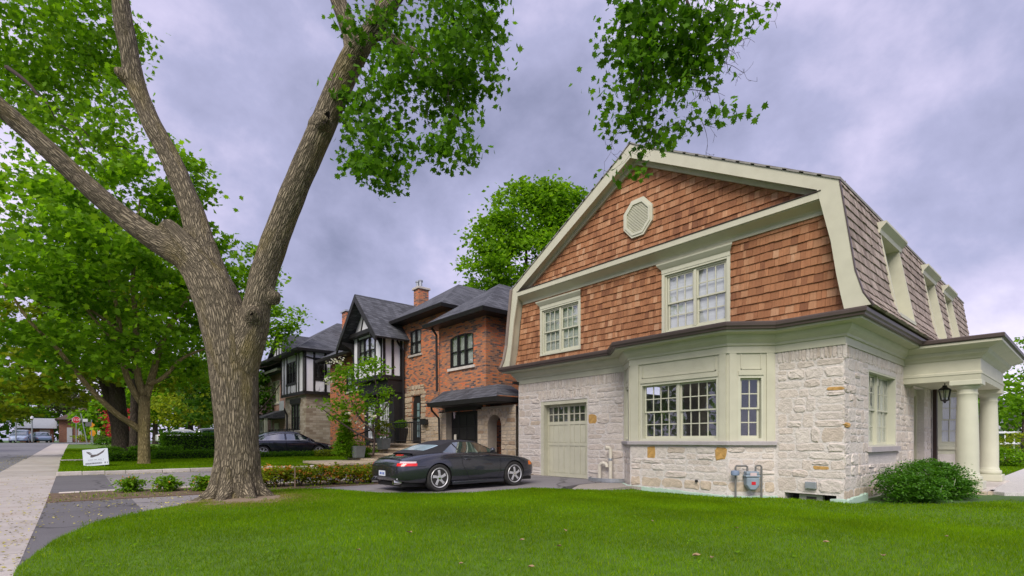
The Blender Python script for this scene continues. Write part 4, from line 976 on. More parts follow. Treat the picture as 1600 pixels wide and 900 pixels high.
# white vent pipes in a steel window well
vp = tag(MB().tube([(12.0, 9.85, -.1), (12.0, 9.85, .40), (12.0, 9.83, .46), (12.0, 9.78, .50), (12.0, 9.70, .52), (12.0, 9.62, .50), (12.0, 9.58, .46), (12.0, 9.57, .40)], .055, 14).build('vent_pipe', PVC, None, smooth=True, auto=50),
         'white plastic vent pipe bent over like a cane beside the garage', 'pipe')
vp2 = thing('vent_pipe', 'tall straight white vent pipe with elbow end facing the street', 'pipe', (11.95, 9.4, -.1))
MB().tube([(11.95, 9.4, -.1), (11.95, 9.4, .88), (11.94, 9.41, .95), (11.9, 9.44, .98), (11.82, 9.5, .99)], .055, 14).build('pipe', PVC, vp2, smooth=True, auto=50)
MB().lathe([(.06, .60), (.062, .61), (.062, .66), (.06, .67)], 14, (11.95, 9.4, 0)).build('clamp', GALV, vp2)
b = MB()
for k in range(14):
    t0, t1 = math.pi * k / 14, math.pi * (k + 1) / 14
    for (zz, rr_) in ((0, .0), (.05, .02), (.1, 0.0)):
        f0 = lambda t, r: (11.98 - (.42 + r) * math.sin(t), 9.55 + (.62 + r) * math.cos(t))
        A, B = f0(t0, rr_), f0(t1, rr_); C_, D = f0(t1, rr_ - .02), f0(t0, rr_ - .02)
        b.hexa([(*A, zz - .2), (*B, zz - .2), (*C_, zz - .2), (*D, zz - .2), (*A, zz - .16), (*B, zz - .16), (*C_, zz - .16), (*D, zz - .16)] if False else
               [(*A, zz - .05), (*B, zz - .05), (*C_, zz - .05), (*D, zz - .05), (*A, zz - .002), (*B, zz - .002), (*C_, zz - .002), (*D, zz - .002)])
tag(b.build('window_well', GALV), 'curved galvanised window well around the vent pipes', 'window well')

# ================================================================== TREES
def bark_attr(me, segs):
    n = len(me.vertices); co = np.empty(n * 3); me.vertices.foreach_get('co', co); co = co.reshape(-1, 3)
    best = np.full(n, 1e9); out = np.zeros((n, 3))
    for (A, B, s0, r0, r1) in segs:
        A = np.array(A); B = np.array(B); d = B - A; ln = np.linalg.norm(d); d = d / max(ln, 1e-6)
        t = np.clip((co - A) @ d, 0, ln); q = A + t[:, None] * d; rv = co - q
        dist = np.linalg.norm(rv, axis=1); r = r0 + (r1 - r0) * t / max(ln, 1e-6); sc = dist / r
        ref = np.array([1.0, 0, 0]) if abs(d[0]) < .9 else np.array([0, 1.0, 0])
        e1 = np.cross(d, ref); e1 /= np.linalg.norm(e1); e2 = np.cross(d, e1); m = sc < best
        best[m] = sc[m]; out[m] = np.stack([rv @ e1, rv @ e2, s0 + t], 1)[m]
    a = me.attributes.new('bark', 'FLOAT_VECTOR', 'POINT'); a.data.foreach_set('vector', out.reshape(-1).astype(np.float32)); return out
def limbs_mesh(name, chains, mat, n=10, voxel=0, rough=0.0, knobs=()):
    b = MB(); segs = []
    for ci, ch in enumerate(chains):
        P = [Vector(p) for p, r in ch]; R = [r for p, r in ch]
        pts, rad = [], []                                       # Catmull-Rom smoothing
        for i in range(len(P) - 1):
            p0, p1, p2, p3 = P[max(i - 1, 0)], P[i], P[i + 1], P[min(i + 2, len(P) - 1)]
            for k in range(4):
                t = k / 4
                pts.append(.5 * ((2 * p1) + (p2 - p0) * t + (2 * p0 - 5 * p1 + 4 * p2 - p3) * t * t + (3 * p1 - p0 - 3 * p2 + p3) * t ** 3)); rad.append(R[i] + (R[i + 1] - R[i]) * t)
        pts.append(P[-1]); rad.append(R[-1]); b.tube(pts, rad, n); s = 0
        if voxel and segs:
            bq = min(segs, key=lambda g: (g[0] - pts[0]).length); s = bq[2] + (pts[0] - bq[0]).dot((bq[1] - bq[0]).normalized())
        for i in range(len(pts) - 1 if ci not in knobs else 0):
            segs.append((pts[i], pts[i + 1], s, rad[i], rad[i + 1])); s += (pts[i + 1] - pts[i]).length
    me = b.mesh(name, mat, None, True)
    if voxel:
        o = bpy.data.objects.new('tmp', me); COL.objects.link(o)
        m = o.modifiers.new('r', 'REMESH'); m.mode = 'VOXEL'; m.voxel_size = voxel
        m2 = o.modifiers.new('s', 'SMOOTH'); m2.iterations = 8; m2.factor = .6
        dg = bpy.context.evaluated_depsgraph_get(); me2 = bpy.data.meshes.new_from_object(o.evaluated_get(dg))
        bpy.data.objects.remove(o); me = me2; me.name = name; me.materials.clear(); me.materials.append(mat)
        me.polygons.foreach_set('use_smooth', [True] * len(me.polygons))
    out = bark_attr(me, segs)
    if rough:
        nv = len(me.vertices); co = np.empty(nv * 3); me.vertices.foreach_get('co', co); nr = np.empty(nv * 3); me.vertices.foreach_get('normal', nr)
        d = np.array([noise.noise((o_[0] * 9, o_[1] * 9, o_[2] * 1.8)) + .8 * noise.noise((o_[0] * 3, o_[1] * 3, o_[2] * 2.2)) for o_ in out])
        co = co.reshape(-1, 3) + nr.reshape(-1, 3) * (d * rough)[:, None]; me.vertices.foreach_set('co', co.reshape(-1).astype(np.float32)); me.update()
    return me
def px_chain(pts): return [(at(px, py, t), .95 * rp * t / FPX * math.cos(math.atan((px - 800) / FPX))) for px, py, t, rp in pts]
def off_mesh(me, root):
    me.transform(Matrix.Translation(-wloc(root))); return me

# ---- the big maple
big = thing('maple_tree', 'big forked maple with furrowed bark on the front lawn edge', 'tree', (2.45, 11.05, 0))
T = 10.35
ch = [px_chain([(372, 800, T, 58), (371, 776, T, 47), (371, 745, T, 41), (371, 700, T, 37.5), (369, 640, T, 38), (366, 590, T, 40), (360, 545, T, 43), (350, 500, T, 42), (334, 455, T, 40), (314, 420, T, 37), (290, 392, T - .05, 33)]),
      px_chain([(316, 425, T, 34), (292, 402, T - .1, 29), (255, 381, T - .2, 25), (200, 344, T - .4, 21.5), (130, 284, T - .7, 20), (60, 220, T - 1, 20.5), (-5, 163, T - 1.3, 21), (-80, 95, T - 1.7, 21), (-170, 10, T - 2, 19), (-240, -120, T - 2.2, 15)]),
      px_chain([(336, 452, T, 35), (322, 410, T + .05, 30), (313, 376, T + .1, 25.5), (298, 325, T + .15, 21.5), (270, 255, T + .2, 19), (238, 195, T + .2, 18.2), (213, 135, T + .2, 18), (200, 70, T + .1, 18), (189, 5, T, 16.5), (178, -70, T, 16), (150, -200, T + .3, 13), (140, -350, T + .4, 8)]),
      px_chain([(372, 580, T, 34), (386, 535, T - .02, 31), (396, 505, T - .05, 27), (402, 470, T - .1, 24), (414, 425, T - .1, 23.5), (434, 365, T - .2, 23), (461, 295, T - .35, 22), (487, 235, T - .5, 21.5), (511, 180, T - .6, 21), (532, 130, T - .7, 21), (553, 88, T - .8, 19.5), (575, 55, T - .85, 17), (600, 20, T - .9, 16), (628, -25, T - 1, 15), (680, -90, T - 1.2, 16), (780, -180, T - 1.6, 14), (900, -240, T - 2, 11), (1040, -230, T - 2.3, 9), (1120, -180, T - 2.3, 5)]),
      px_chain([(556, 95, T - .8, 17), (549, 60, T - .75, 16), (540, 30, T - .7, 14.5), (526, -8, T - .7, 13.5), (505, -80, T - .6, 13), (490, -220, T - .5, 8)]),
      px_chain([(598, 22, T - .9, 8), (592, 2, T - .8, 7), (580, -25, T - .7, 6), (560, -80, T - .6, 4)]),
      px_chain([(585, 55, T - .85, 8), (610, 58, T - 1.0, 7.5), (630, 72, T - 1.1, 6), (660, 85, T - 1.2, 4), (690, 110, T - 1.3, 3), (720, 150, T - 1.35, 2)]),
      px_chain([(300, 405, T - .1, 27), (276, 368, T - .2, 17), (263, 354, T - .25, 15), (256, 346, T - .28, 11)]),
      px_chain([(210, 132, T + .2, 17), (193, 118, T + .05, 12), (185, 112, T, 9), (181, 107, T, 5)]),
      px_chain([(397, 500, T - .15, 22), (394, 491, T - .38, 13), (394, 490, T - .44, 11), (394, 490, T - .45, 7)]),
      px_chain([(498, 200, T - .55, 22), (509, 187, T - .83, 12), (512, 184, T - .86, 9)]),
      px_chain([(424, 470, T - .05, 14), (429, 462, T - .1, 12), (430, 455, T - .1, 8)])]
for k, (ang, ln, r0) in enumerate([(-2.9, .95, .26), (-2.25, .85, .22), (-1.35, .75, .20), (-.65, .8, .22), (.1, .8, .2), (.9, .7, .2), (1.9, .7, .2), (2.6, .8, .2)]):   # root flare
    c = at(371, 776, T); d = Vector((math.cos(ang), math.sin(ang), 0))
    ch.append([(c + d * .20 + Vector((0, 0, 1.0 - c.z)), r0 * .8), (c + d * .27 + Vector((0, 0, .55 - c.z)), r0 * .85), (c + d * .40 + Vector((0, 0, .22 - c.z)), r0 * .72), (c + d * .64 + Vector((0, 0, .02 - c.z)), r0 * .5), (c + d * (ln + .1) + Vector((0, 0, -.08 - c.z)), r0 * .28)])
me = limbs_mesh('trunk', ch, BARK, 14, .033, .017, (7, 8, 9, 10, 11))
link('trunk', off_mesh(me, big), big)
b = MB(); c = at(511, 185, T - .9); rr = Vector((math.cos(YAW), -math.sin(YAW), 0)); ff = Vector((math.sin(YAW), math.cos(YAW), 0)); u_ = (Vector((0, 0, 1)) * .95 + rr * .3).normalized()
b.add([c - ff * .035 + u_ * (.12 * math.sin(a)) + rr * (.065 * math.cos(a)) for a in np.linspace(0, 2 * math.pi, 17)[:-1]] + [c + ff * .09], [(k, (k + 1) % 16, 16) for k in range(16)])
b.build('knot_hole', M('knot_dark', (.02, .014, .01), .95), big)
b = MB(); c = at(393, 491, T - .475)
b.add([c + u_ * (.028 * math.sin(a)) + rr * (.03 * math.cos(a)) for a in np.linspace(0, 2 * math.pi, 13)[:-1]] + [c + ff * .05], [(k, (k + 1) % 12, 12) for k in range(12)])
b.build('knot_hole', MATS['knot_dark'], big)
TM = [(670, 35, 115, 55, 760), (738, 70, 50, 65, 420), (548, 175, 24, 60, 150), (596, 165, 52, 50, 360), (575, 235, 48, 48, 330), (615, 245, 40, 45, 300), (708, 150, 42, 60, 380), (705, 222, 40, 45, 300), (682, 95, 58, 42, 420), (742, 115, 42, 45, 240), (608, 108, 38, 38, 190), (590, 40, 40, 45, 140), (545, 30, 22, 30, 60), (730, 15, 55, 40, 330), (590, 275, 45, 18, 90)]
HM = [(1050, 20, 95, 45, 620), (1000, 55, 48, 55, 340), (1095, 55, 48, 50, 300), (1150, 48, 32, 24, 80), (1040, 105, 58, 42, 370), (985, 120, 32, 60, 180), (1085, 115, 32, 32, 130), (1020, 165, 45, 35, 170), (972, 185, 22, 28, 55), (1132, 178, 24, 13, 42), (1060, 205, 40, 22, 75), (1000, 240, 42, 16, 44), (975, 258, 18, 12, 14), (1022, 262, 14, 9, 8), (1040, 225, 30, 10, 18)]
UL = [(50, 45, 110, 75, 2300), (150, 45, 80, 60, 1500), (40, 140, 80, 60, 1300), (140, 130, 75, 60, 1100), (190, 160, 30, 60, 260), (110, 200, 80, 40, 700), (205, 60, 25, 60, 160), (225, 85, 14, 12, 14), (20, 215, 40, 30, 80)]
def px_ell(L_, t, dt): return [(at(px, py, t + random.uniform(-dt, dt)), (rx * t / FPX * .8, rx * t / FPX * .8 + .25, ry * t / FPX * .85), n) for px, py, rx, ry, n in L_]
pos = np.concatenate([clumps(px_ell([(a, b_, c_, d_, int(n * 1.3)) for a, b_, c_, d_, n in TM], 9.3, .5), 9, .13, .25), clumps(px_ell([(a, b_, c_, d_, int(n * 1.35)) for a, b_, c_, d_, n in HM], 8.2, .4), 9, .12, .25)])
lf = leaf_mesh('crown', pos, RNG.uniform(.07, .135, len(pos)), LEAF, MAPLE, droop=.5, up=.3)
link('crown', off_mesh(lf, big), big, 'stuff')
pos = clumps(px_ell(UL, 13.5, 1.5), 12, .2, .25)
lf = leaf_mesh('left_crown', pos, RNG.uniform(.09, .16, len(pos)), LEAFB, MAPLE, droop=.4, up=.35)
link('crown', off_mesh(lf, big), big, 'stuff')
# hanging twigs
rng = random.Random(21); tw = []
def twig(px, py, t, dx, dy, n, r):
    pts = []; x_, y_ = px, py
    for k in range(n):
        pts.append((at(x_, y_, t + rng.uniform(-.04, .04)), max(.0022, r * (1 - k / n)))); x_ += dx + rng.uniform(-9, 9); y_ += dy + rng.uniform(-5, 5)
    return pts
def bush_twig(px, py, t, dx, dy, n, r, sub=3):
    c = twig(px, py, t, dx, dy, n, r); tw.append(c)
    for k in range(1, n):
        if rng.random() < .8:
            p = c[k][0]; d = Vector((rng.uniform(-.5, .5), rng.uniform(-.3, .3), rng.uniform(-.7, .1))); q = [p]
            for _ in range(3): d = d + Vector((rng.uniform(-.4, .4), rng.uniform(-.3, .3), rng.uniform(-.2, .3))); q.append(q[-1] + d.normalized() * rng.uniform(.05, .12))
            tw.append([(a, max(.002, c[k][1] * .6 * (1 - i / 5))) for i, a in enumerate(q)])
            for _ in range(sub - 1):
                p2 = q[rng.randint(1, 3)]; tw.append([(p2, .0028), (p2 + Vector((rng.uniform(-.1, .1), rng.uniform(-.06, .06), rng.uniform(-.1, .06))), .0018)])
for a in [(1075, -220, 8.05, -2, 28, 15, .05), (1070, -20, 8.0, 1, 20, 9, .026), (1015, -60, 7.95, -3, 24, 13, .022), (1000, 140, 8.1, 1, 17, 6, .006), (1135, 60, 8.2, -4, 14, 6, .009), (1128, 98, 8.2, 9, 4, 5, .005), (1150, 45, 8.2, 6, 11, 4, .006),
          (1075, 140, 8.2, 14, 5, 5, .007), (1090, 180, 8.2, 6, 12, 5, .006), (1100, 195, 8.2, 8, 4, 3, .005), (985, 150, 8.1, -6, 17, 7, .006), (1060, 190, 8.2, -12, 10, 7, .006), (1155, -10, 8.2, 8, 5, 4, .005), (1195, -5, 8.2, 4, 6, 4, .004), (1040, 130, 8.1, -2, 18, 7, .007),
          (640, 80, 9.2, 4, 18, 8, .015), (700, 110, 9.0, 2, 18, 8, .012), (585, 90, 9.4, -2, 18, 9, .012), (1112, 75, 8.2, -1, 16, 8, .008), (1095, 140, 8.2, -7, 6, 4, .005), (1165, 60, 8.2, -2, 8, 5, .005)]:
    bush_twig(*a)
for a in [(10, 105, 11, 16, 13, 7, .05), (75, 165, 12, 14, 10, 8, .03), (110, 95, 13, 12, 8, 8, .02), (60, 85, 13, 10, 14, 8, .025), (95, 195, 12, 12, 14, 7, .022), (150, 215, 13, 13, 5, 8, .018)]:
    tw.append(twig(*a))
me = limbs_mesh('twigs', tw, TWIG, 5); link('twigs', off_mesh(me, big), big, 'stuff')

def tree(name, label, base, chains, ells, leaf, lmat, bmat, per=45, spread=.33, group=None, cat='tree', tmpl=DIAM, up=.4, shell=.55, droop=.2):
    r = thing(name, label, cat, base, group=group)
    me = limbs_mesh('trunk', chains, bmat, 9); link('trunk', off_mesh(me, r), r)
    pos = clumps(ells, per, spread, shell)
    lf = leaf_mesh('crown', pos, RNG.uniform(leaf * .6, leaf * 1.3, len(pos)), lmat, tmpl, droop=droop, up=up)
    link('crown', off_mesh(lf, r), r, 'stuff'); return r
def auto_limbs(base, h, r, spread, n, seed, lean=(0, 0), low=.3):
    rg = random.Random(seed); B = Vector(base); top = B + Vector((lean[0], lean[1], h)); m = B.lerp(top, .45) + Vector((rg.uniform(-.1, .1) * h * .3, rg.uniform(-.1, .1) * h * .3, 0))
    ch = [[(B + Vector((0, 0, -.15)), r * 1.35), (B + Vector((0, 0, .3)), r * 1.05), (B.lerp(m, .5), r * .9), (m, r * .7), (m.lerp(top, .6), r * .4), (top, r * .08)]]
    for k in range(n):
        t = low + (.9 - low) * k / n; p = B.lerp(m, t / .45) if t < .45 else m.lerp(top, (t - .45) / .55)
        a = rg.uniform(0, 6.28) + k * 2.4; L_ = spread * rg.uniform(.7, 1.1) * (1.1 - .6 * t); q = p + Vector((math.cos(a) * L_, math.sin(a) * L_, L_ * rg.uniform(.35, .8)))
        ch.append([(p, r * .42 * (1 - .5 * t)), (p.lerp(q, .5) + Vector((0, 0, -.06 * L_)), r * .26 * (1 - .5 * t)), (q, r * .06)])
    return ch
E3 = lambda c, rx, rz, n, ry=None: (c, (rx, ry or rx, rz), n)
# street tree on the neighbour's lawn
t2 = 19.8
C2 = [px_chain([(225, 728, t2, 13), (225, 718, t2, 11), (225, 690, t2, 10.5), (225, 655, t2, 10.5), (226, 620, t2, 9.5)]),
      px_chain([(224, 675, t2, 7), (205, 662, t2 - .3, 6), (180, 645, t2 - .8, 5.5), (150, 617, t2 - 1.4, 5), (120, 582, t2 - 2, 4.5), (85, 540, t2 - 2.6, 4), (45, 500, t2 - 3, 3.2), (5, 440, t2 - 3.4, 2)]),
      px_chain([(222, 630, t2, 7), (205, 605, t2 - .2, 6), (193, 570, t2 - .3, 5.5), (188, 520, t2 - .4, 4.5), (180, 470, t2 - .5, 3.5), (165, 420, t2 - .6, 2)]),
      px_chain([(226, 620, t2, 8), (216, 590, t2, 6.5), (212, 540, t2, 6), (213, 500, t2, 5), (207, 450, t2, 4), (212, 380, t2, 2.5), (220, 300, t2, 1.5)]),
      px_chain([(228, 620, t2, 8), (240, 580, t2 + .3, 6.5), (255, 530, t2 + .6, 5), (282, 485, t2 + 1, 4), (310, 440, t2 + 1.4, 2)]),
      px_chain([(190, 520, t2 - .4, 4), (150, 490, t2 - 1, 3), (110, 470, t2 - 1.5, 2.5), (60, 462, t2 - 2, 2), (10, 458, t2 - 2.4, 1)]),
      px_chain([(205, 560, t2 - .3, 4), (170, 525, t2 - .8, 3), (140, 490, t2 - 1.2, 2.5), (115, 455, t2 - 1.5, 1.5)]),
      px_chain([(232, 600, t2, 5), (255, 590, t2 + .2, 4), (285, 560, t2 + .5, 3), (320, 545, t2 + .8, 2)])]
sc = t2 / FPX
def PE(px, py, rx, ry, n, t=t2, dt=0, dz=1.0): return (at(px, py, t + dt), (rx * t / FPX * .95, rx * t / FPX * 1.0 * dz, ry * t / FPX * .95), n)
EL2 = [(a, b_, int(n * .82)) for a, b_, n in [PE(110, 400, 110, 70, 2600, dt=-2), PE(40, 470, 90, 60, 1800, dt=-2.5), PE(200, 440, 110, 60, 2400), PE(60, 340, 90, 70, 2100, dt=-1), PE(180, 330, 110, 80, 2900), PE(280, 390, 80, 70, 1800, dt=1), PE(330, 460, 70, 60, 1300, dt=1.5),
       PE(380, 430, 55, 60, 1000, dt=2), PE(120, 540, 90, 40, 1300, dt=-1.5), PE(290, 545, 60, 50, 1000, dt=1), PE(220, 520, 60, 30, 500, dt=-1), PE(250, 270, 60, 50, 900), PE(290, 290, 40, 45, 600), PE(150, 250, 70, 50, 900, dt=1), PE(30, 270, 60, 40, 700), PE(50, 560, 70, 40, 800, dt=-2), PE(330, 520, 45, 40, 500, dt=1)]]
tree('street_tree', 'leafy maple with low spreading limbs and a mossy trunk, nearest behind the lawn sign', at(225, 722, t2), C2, EL2, .21, LEAFB, BARK2, 40, .32, tmpl=MAPLE, droop=.3)
bs = at(70, 705, 30); bs.z = gz(bs.y); bs.x = -11.5; bs.y = 27
tree('street_tree', 'yellow green tree leaning over the road behind the mossy street tree', bs, auto_limbs(bs, 12, .25, 4, 8, 15),
     [PE(60, 560, 90, 60, 2000, 27), PE(150, 560, 70, 50, 1300, 27), PE(30, 480, 70, 60, 1500, 27), PE(110, 480, 90, 60, 1700, 27), PE(20, 610, 50, 50, 900, 27), PE(220, 470, 80, 60, 1400, 28), PE(250, 580, 60, 45, 1000, 29), PE(110, 610, 50, 25, 500, 29)], .24, LEAFY, BARK3, 36, .34, tmpl=MAPLE)
# right-hand limb of foliage beyond the trunk
bs = at(400, 700, 34); bs = Vector((bs.x, bs.y, gz(bs.y)))
tree('street_tree', 'green tree glimpsed between the big maple trunk and the timbered house', bs, auto_limbs(bs, 9, .22, 3, 7, 5),
     [PE(400, 500, 40, 40, 900, 33), PE(440, 492, 28, 26, 500, 33), PE(418, 535, 28, 20, 420, 33), PE(455, 520, 16, 16, 160, 33), PE(365, 540, 40, 40, 600, 34), PE(395, 440, 30, 40, 500, 34)], .26, LEAFB, BARK3, 40, .4)
for (px, py, t, r, lab, mt, h) in [(190, 710, 29, .42, 'dark twin trunk street tree behind the mossy one', LEAFD, 15), (209, 714, 25, .20, 'slim dark trunk street tree close behind the mossy trunk', LEAFB, 11)]:
    bs = at(px, py, t)
    ch = auto_limbs(bs, h, r, 4, 8, int(px))
    if r > .3: ch.append([(bs + Vector((-.12, .1, 0)), .36), (bs + Vector((-.2, .2, 1.6)), .30), (bs + Vector((-.55, .6, 3.2)), .24), (bs + Vector((-1.4, 1, 6.5)), .12)])
    c = bs + Vector((0, 0, h * .62))
    tree('street_tree', lab, bs, ch, [E3(c, 4.2, 3.2, 2600), E3(c + Vector((-1.5, 2, 2)), 3, 2.5, 1500), E3(c + Vector((1.8, -.5, -1.5)), 2.6, 2, 1100)], .26, mt, BARK3, 40, .42)
# tree behind the houses
bs = Vector((25.2, 27.6, gz(27)))
def PB(px, py, rx, ry, n, dt=0): return PE(px, py, rx, ry, int(n * 1.6), 37, dt)
tree('shade_tree', 'tall round crowned tree rising behind the brick house roof', bs, auto_limbs(bs, 17, .35, 4.5, 12, 9),
     [PB(820, 340, 60, 50, 2600), PB(870, 320, 45, 30, 1500), PB(775, 370, 40, 35, 1300), PB(760, 425, 40, 38, 1300), PB(820, 410, 65, 50, 2200, -1), PB(880, 370, 50, 45, 1300), PB(850, 305, 35, 18, 700), PB(870, 440, 60, 40, 1000)], .30, LEAFB, BARK3, 36, .42)
# trees across the street and far down it
FT = [(-5.5, 112, 11, 5, LEAFB, 'broad green tree directly behind the far garage'), (-10, 98, 8, 4.0, LEAFB, 'rounded green tree between the far garage and the red brick house'), (-16, 99, 9, 4.5, LEAFY, 'yellow green tree left of the far garage'), (3, 74, 6, 2.6, LEAFB, 'small green tree right of the stop sign'), (-14, 34, 12, 4.6, LEAFB, 'bright green tree across the road nearest the left picture edge'), (-13, 48, 11, 4.4, LEAFY, 'yellow green tree across the road, second from the left edge'), (-17, 62, 13, 5, LEAFB, 'broad green tree beyond the yellow green one across the road'),
      (-13, 92, 14, 6, LEAFD, 'dark spreading tree past the end of the road'), (4, 95, 13, 5.5, LEAFBR, 'bronze dark crowned tree above the stop sign'), (15, 92, 15, 6.5, LEAFD, 'dark tall tree at the end of the street right of the stop sign'),
      (7, 70, 10, 4, LEAFB, 'green tree beside the far lawns behind the twin trunks'), (9, 60, 8, 3.2, LEAFY, 'yellow green small tree behind the hedge by parked cars'), (-22, 90, 13, 6, LEAFY, 'far yellow green tree at the end of the street on the left'), (14, 74, 12, 5, LEAFB, 'broad green tree behind the far parked cars'), (9.5, 46, 9, 3.4, LEAFD, 'dark green tree beside the silver parked car')]
for i, (x_, y_, h, rr_, mt, lab) in enumerate(FT):
    bs = Vector((x_, y_, gz(y_)))
    c = bs + Vector((0, 0, h * .58)); n = 1500 if y_ < 65 else 1100
    ls = .34 if y_ < 65 else .5
    tree('street_tree', lab, bs, auto_limbs(bs, h, .28, rr_ * .8, 7, i + 40), [E3(c, rr_, h * .30, n), E3(c + Vector((-rr_ * .5, -.5, -h * .14)), rr_ * .7, h * .2, int(n * .6)), E3(c + Vector((rr_ * .5, .3, -h * .10)), rr_ * .7, h * .22, int(n * .6)), E3(c + Vector((0, 0, h * .2)), rr_ * .6, h * .2, int(n * .5))], ls, mt, BARK3, 32, rr_ * .13)
bs = Vector((3.3, 60, gz(60)))
tree('japanese_maple', 'red leaved ornamental maple beside the twin trunks', bs, auto_limbs(bs, 3.6, .1, 1.6, 6, 77), [E3(bs + Vector((0, 0, 2.4)), 1.1, .8, 600), E3(bs + Vector((-.3, 0, 3.2)), .8, .5, 260), E3(bs + Vector((.1, 0, 1.5)), 1.1, .5, 300)], .22, LEAFR, BARK3, 20, .28)
def wood(name, lab, pts, h, n, mt, size):
    P = []
    for (a, c) in zip(pts, pts[1:]):
        for _ in range(n):
            t = random.random(); x_ = a[0] + (c[0] - a[0]) * t; y_ = a[1] + (c[1] - a[1]) * t + random.uniform(-4, 4)
            hh = h * (.7 + .3 * noise.noise((x_ * .11, y_ * .11, 2))); P.append((x_, y_, gz(y_) + random.random() ** .7 * hh))
    o = link(name, leaf_mesh(name, P, RNG.uniform(size * .6, size * 1.3, len(P)), mt, DIAM, up=.05), None, 'stuff'); tag(o, lab, 'trees')
wood('far_wood', 'far mass of mixed trees closing the end of the street', [(-70, 112), (-10, 118), (60, 114)], 14, 7000, LEAFD, 1.0)
wood('far_wood', 'far trees behind the houses across the road on the left', [(-34, 30), (-27, 70), (-32, 112)], 12, 6500, LEAFB, .75)
wood('far_wood', 'distant trees closing the view right of the porch', [(52, 14), (60, 4), (66, -14)], 8.5, 2200, LEAFB, .6)
wood('far_wood', 'distant trees behind the houses on the right side', [(60, 70), (70, 40), (66, 14)], 8, 1600, LEAFD, .8)
# trees right of the porch
for (px, py0, t, mt, lab, E_) in [(1600, 700, 30, LEAFB, 'light green tree at the right picture edge beyond the porch columns', [(1606, 615, 26, 45, 700), (1612, 560, 34, 40, 700), (1592, 640, 14, 16, 120)])]:
    bs = at(px, py0, t); bs.z = -.12
    tree('garden_tree', lab, bs, auto_limbs(bs, 4.5, .12, 1.4, 6, 3), [PE(a, c, d, f, n, t) for a, c, d, f, n in E_], .22, mt, BARK3, 24, .26)

# ================================================================== CARS
def crom(xs, X, Y_):
    return np.interp(xs, X, Y_) if len(X) < 3 else _pchip(np.asarray(xs, float), np.asarray(X, float), np.asarray(Y_, float))
def _pchip(xs, X, Y_):
    h = np.diff(X); d = np.diff(Y_) / h; m = np.zeros(len(X)); m[0] = d[0]; m[-1] = d[-1]
    for i in range(1, len(X) - 1):
        m[i] = 0 if d[i - 1] * d[i] <= 0 else (h[i - 1] + h[i]) * 3 / ((2 * h[i] + h[i - 1]) / d[i - 1] + (h[i] + 2 * h[i - 1]) / d[i])
    k = np.clip(np.searchsorted(X, xs) - 1, 0, len(h) - 1); t = np.clip((xs - X[k]) / h[k], 0, 1)
    return (2 * t**3 - 3 * t**2 + 1) * Y_[k] + (t**3 - 2 * t**2 + t) * h[k] * m[k] + (-2 * t**3 + 3 * t**2) * Y_[k + 1] + (t**3 - t**2) * h[k] * m[k + 1]
WELL = M('wheel_well', (.008, .008, .008), .9)
def car_body(root, st, wheels, paint, rw=.36):
    b = MB(); nP = 0
    for (x, hw, zb, zw, zs, zm, zt) in st:
        half = [(0, zb), (.78 * hw, zb), (.93 * hw, zb + .03), (.985 * hw, zb + .12), (hw, zw), (.985 * hw, zw * .4 + zs * .6), (.93 * hw, zs - .015), (.80 * hw, zs * .6 + zm * .4 + .01), (.45 * hw, zm), (0, zt)]
        ring = [(x, y, z) for y, z in half] + [(x, -y, z) for y, z in half[-2:0:-1]]; nP = len(ring); b.v += ring
    for i in range(len(st) - 1):
        for k in range(nP): b.f.append([i * nP + k, i * nP + (k + 1) % nP, (i + 1) * nP + (k + 1) % nP, (i + 1) * nP + k]); b.mi.append(0)
    h = nP // 2                                              # end caps as quad strips, so that subdivision stays smooth
    for base in (0, (len(st) - 1) * nP):
        for k in range(h):
            a, c, d, e_ = base + k, base + k + 1, base + (nP - k - 1) % nP, base + (nP - k) % nP
            f = [a, c, d, e_] if k > 0 else [a, c, d]
            if k == h - 1: f = [a, c, e_]
            b.f.append(f); b.mi.append(0)
    me = b.mesh('body', [paint, WELL], None, True)
    o = link('body', me, root)
    ss = o.modifiers.new('s', 'SUBSURF'); ss.levels = 3; ss.render_levels = 3
    c = MB()
    for wx in wheels:
        for sg in (-1, 1): c.lathe([(rw, sg * .48), (rw, sg * 1.2)], 40, (wx, 0, rw - .045), 'y')
    cm = c.mesh('cut', [paint, WELL]); cm.polygons.foreach_set('material_index', [1] * len(cm.polygons))
    co = link('cut', cm); co.parent = root
    bo = o.modifiers.new('b', 'BOOLEAN'); bo.operation = 'DIFFERENCE'; bo.object = co; bo.solver = 'EXACT'
    bpy.context.view_layer.update(); dg = bpy.context.evaluated_depsgraph_get()
    m2 = bpy.data.meshes.new_from_object(o.evaluated_get(dg)); o.modifiers.clear(); o.data = m2; m2.name = 'body'
    bpy.data.objects.remove(co)
    m2.polygons.foreach_set('use_smooth', [True] * len(m2.polygons)); m2.set_sharp_from_angle(angle=R_(38))
    bm = bmesh.new(); bm.from_mesh(m2); tr = BVHTree.FromBMesh(bm); bm.free(); return o, tr
def cast(tr, pts, d, off=.006):
    out = []; d = Vector(d).normalized()
    for p in pts:
        h, n, i, ds = tr.ray_cast(Vector(p) - d * 3, d)
        if h is None: h, n, i, ds = tr.find_nearest(Vector(p))
        out.append(h + n * off)
    return out
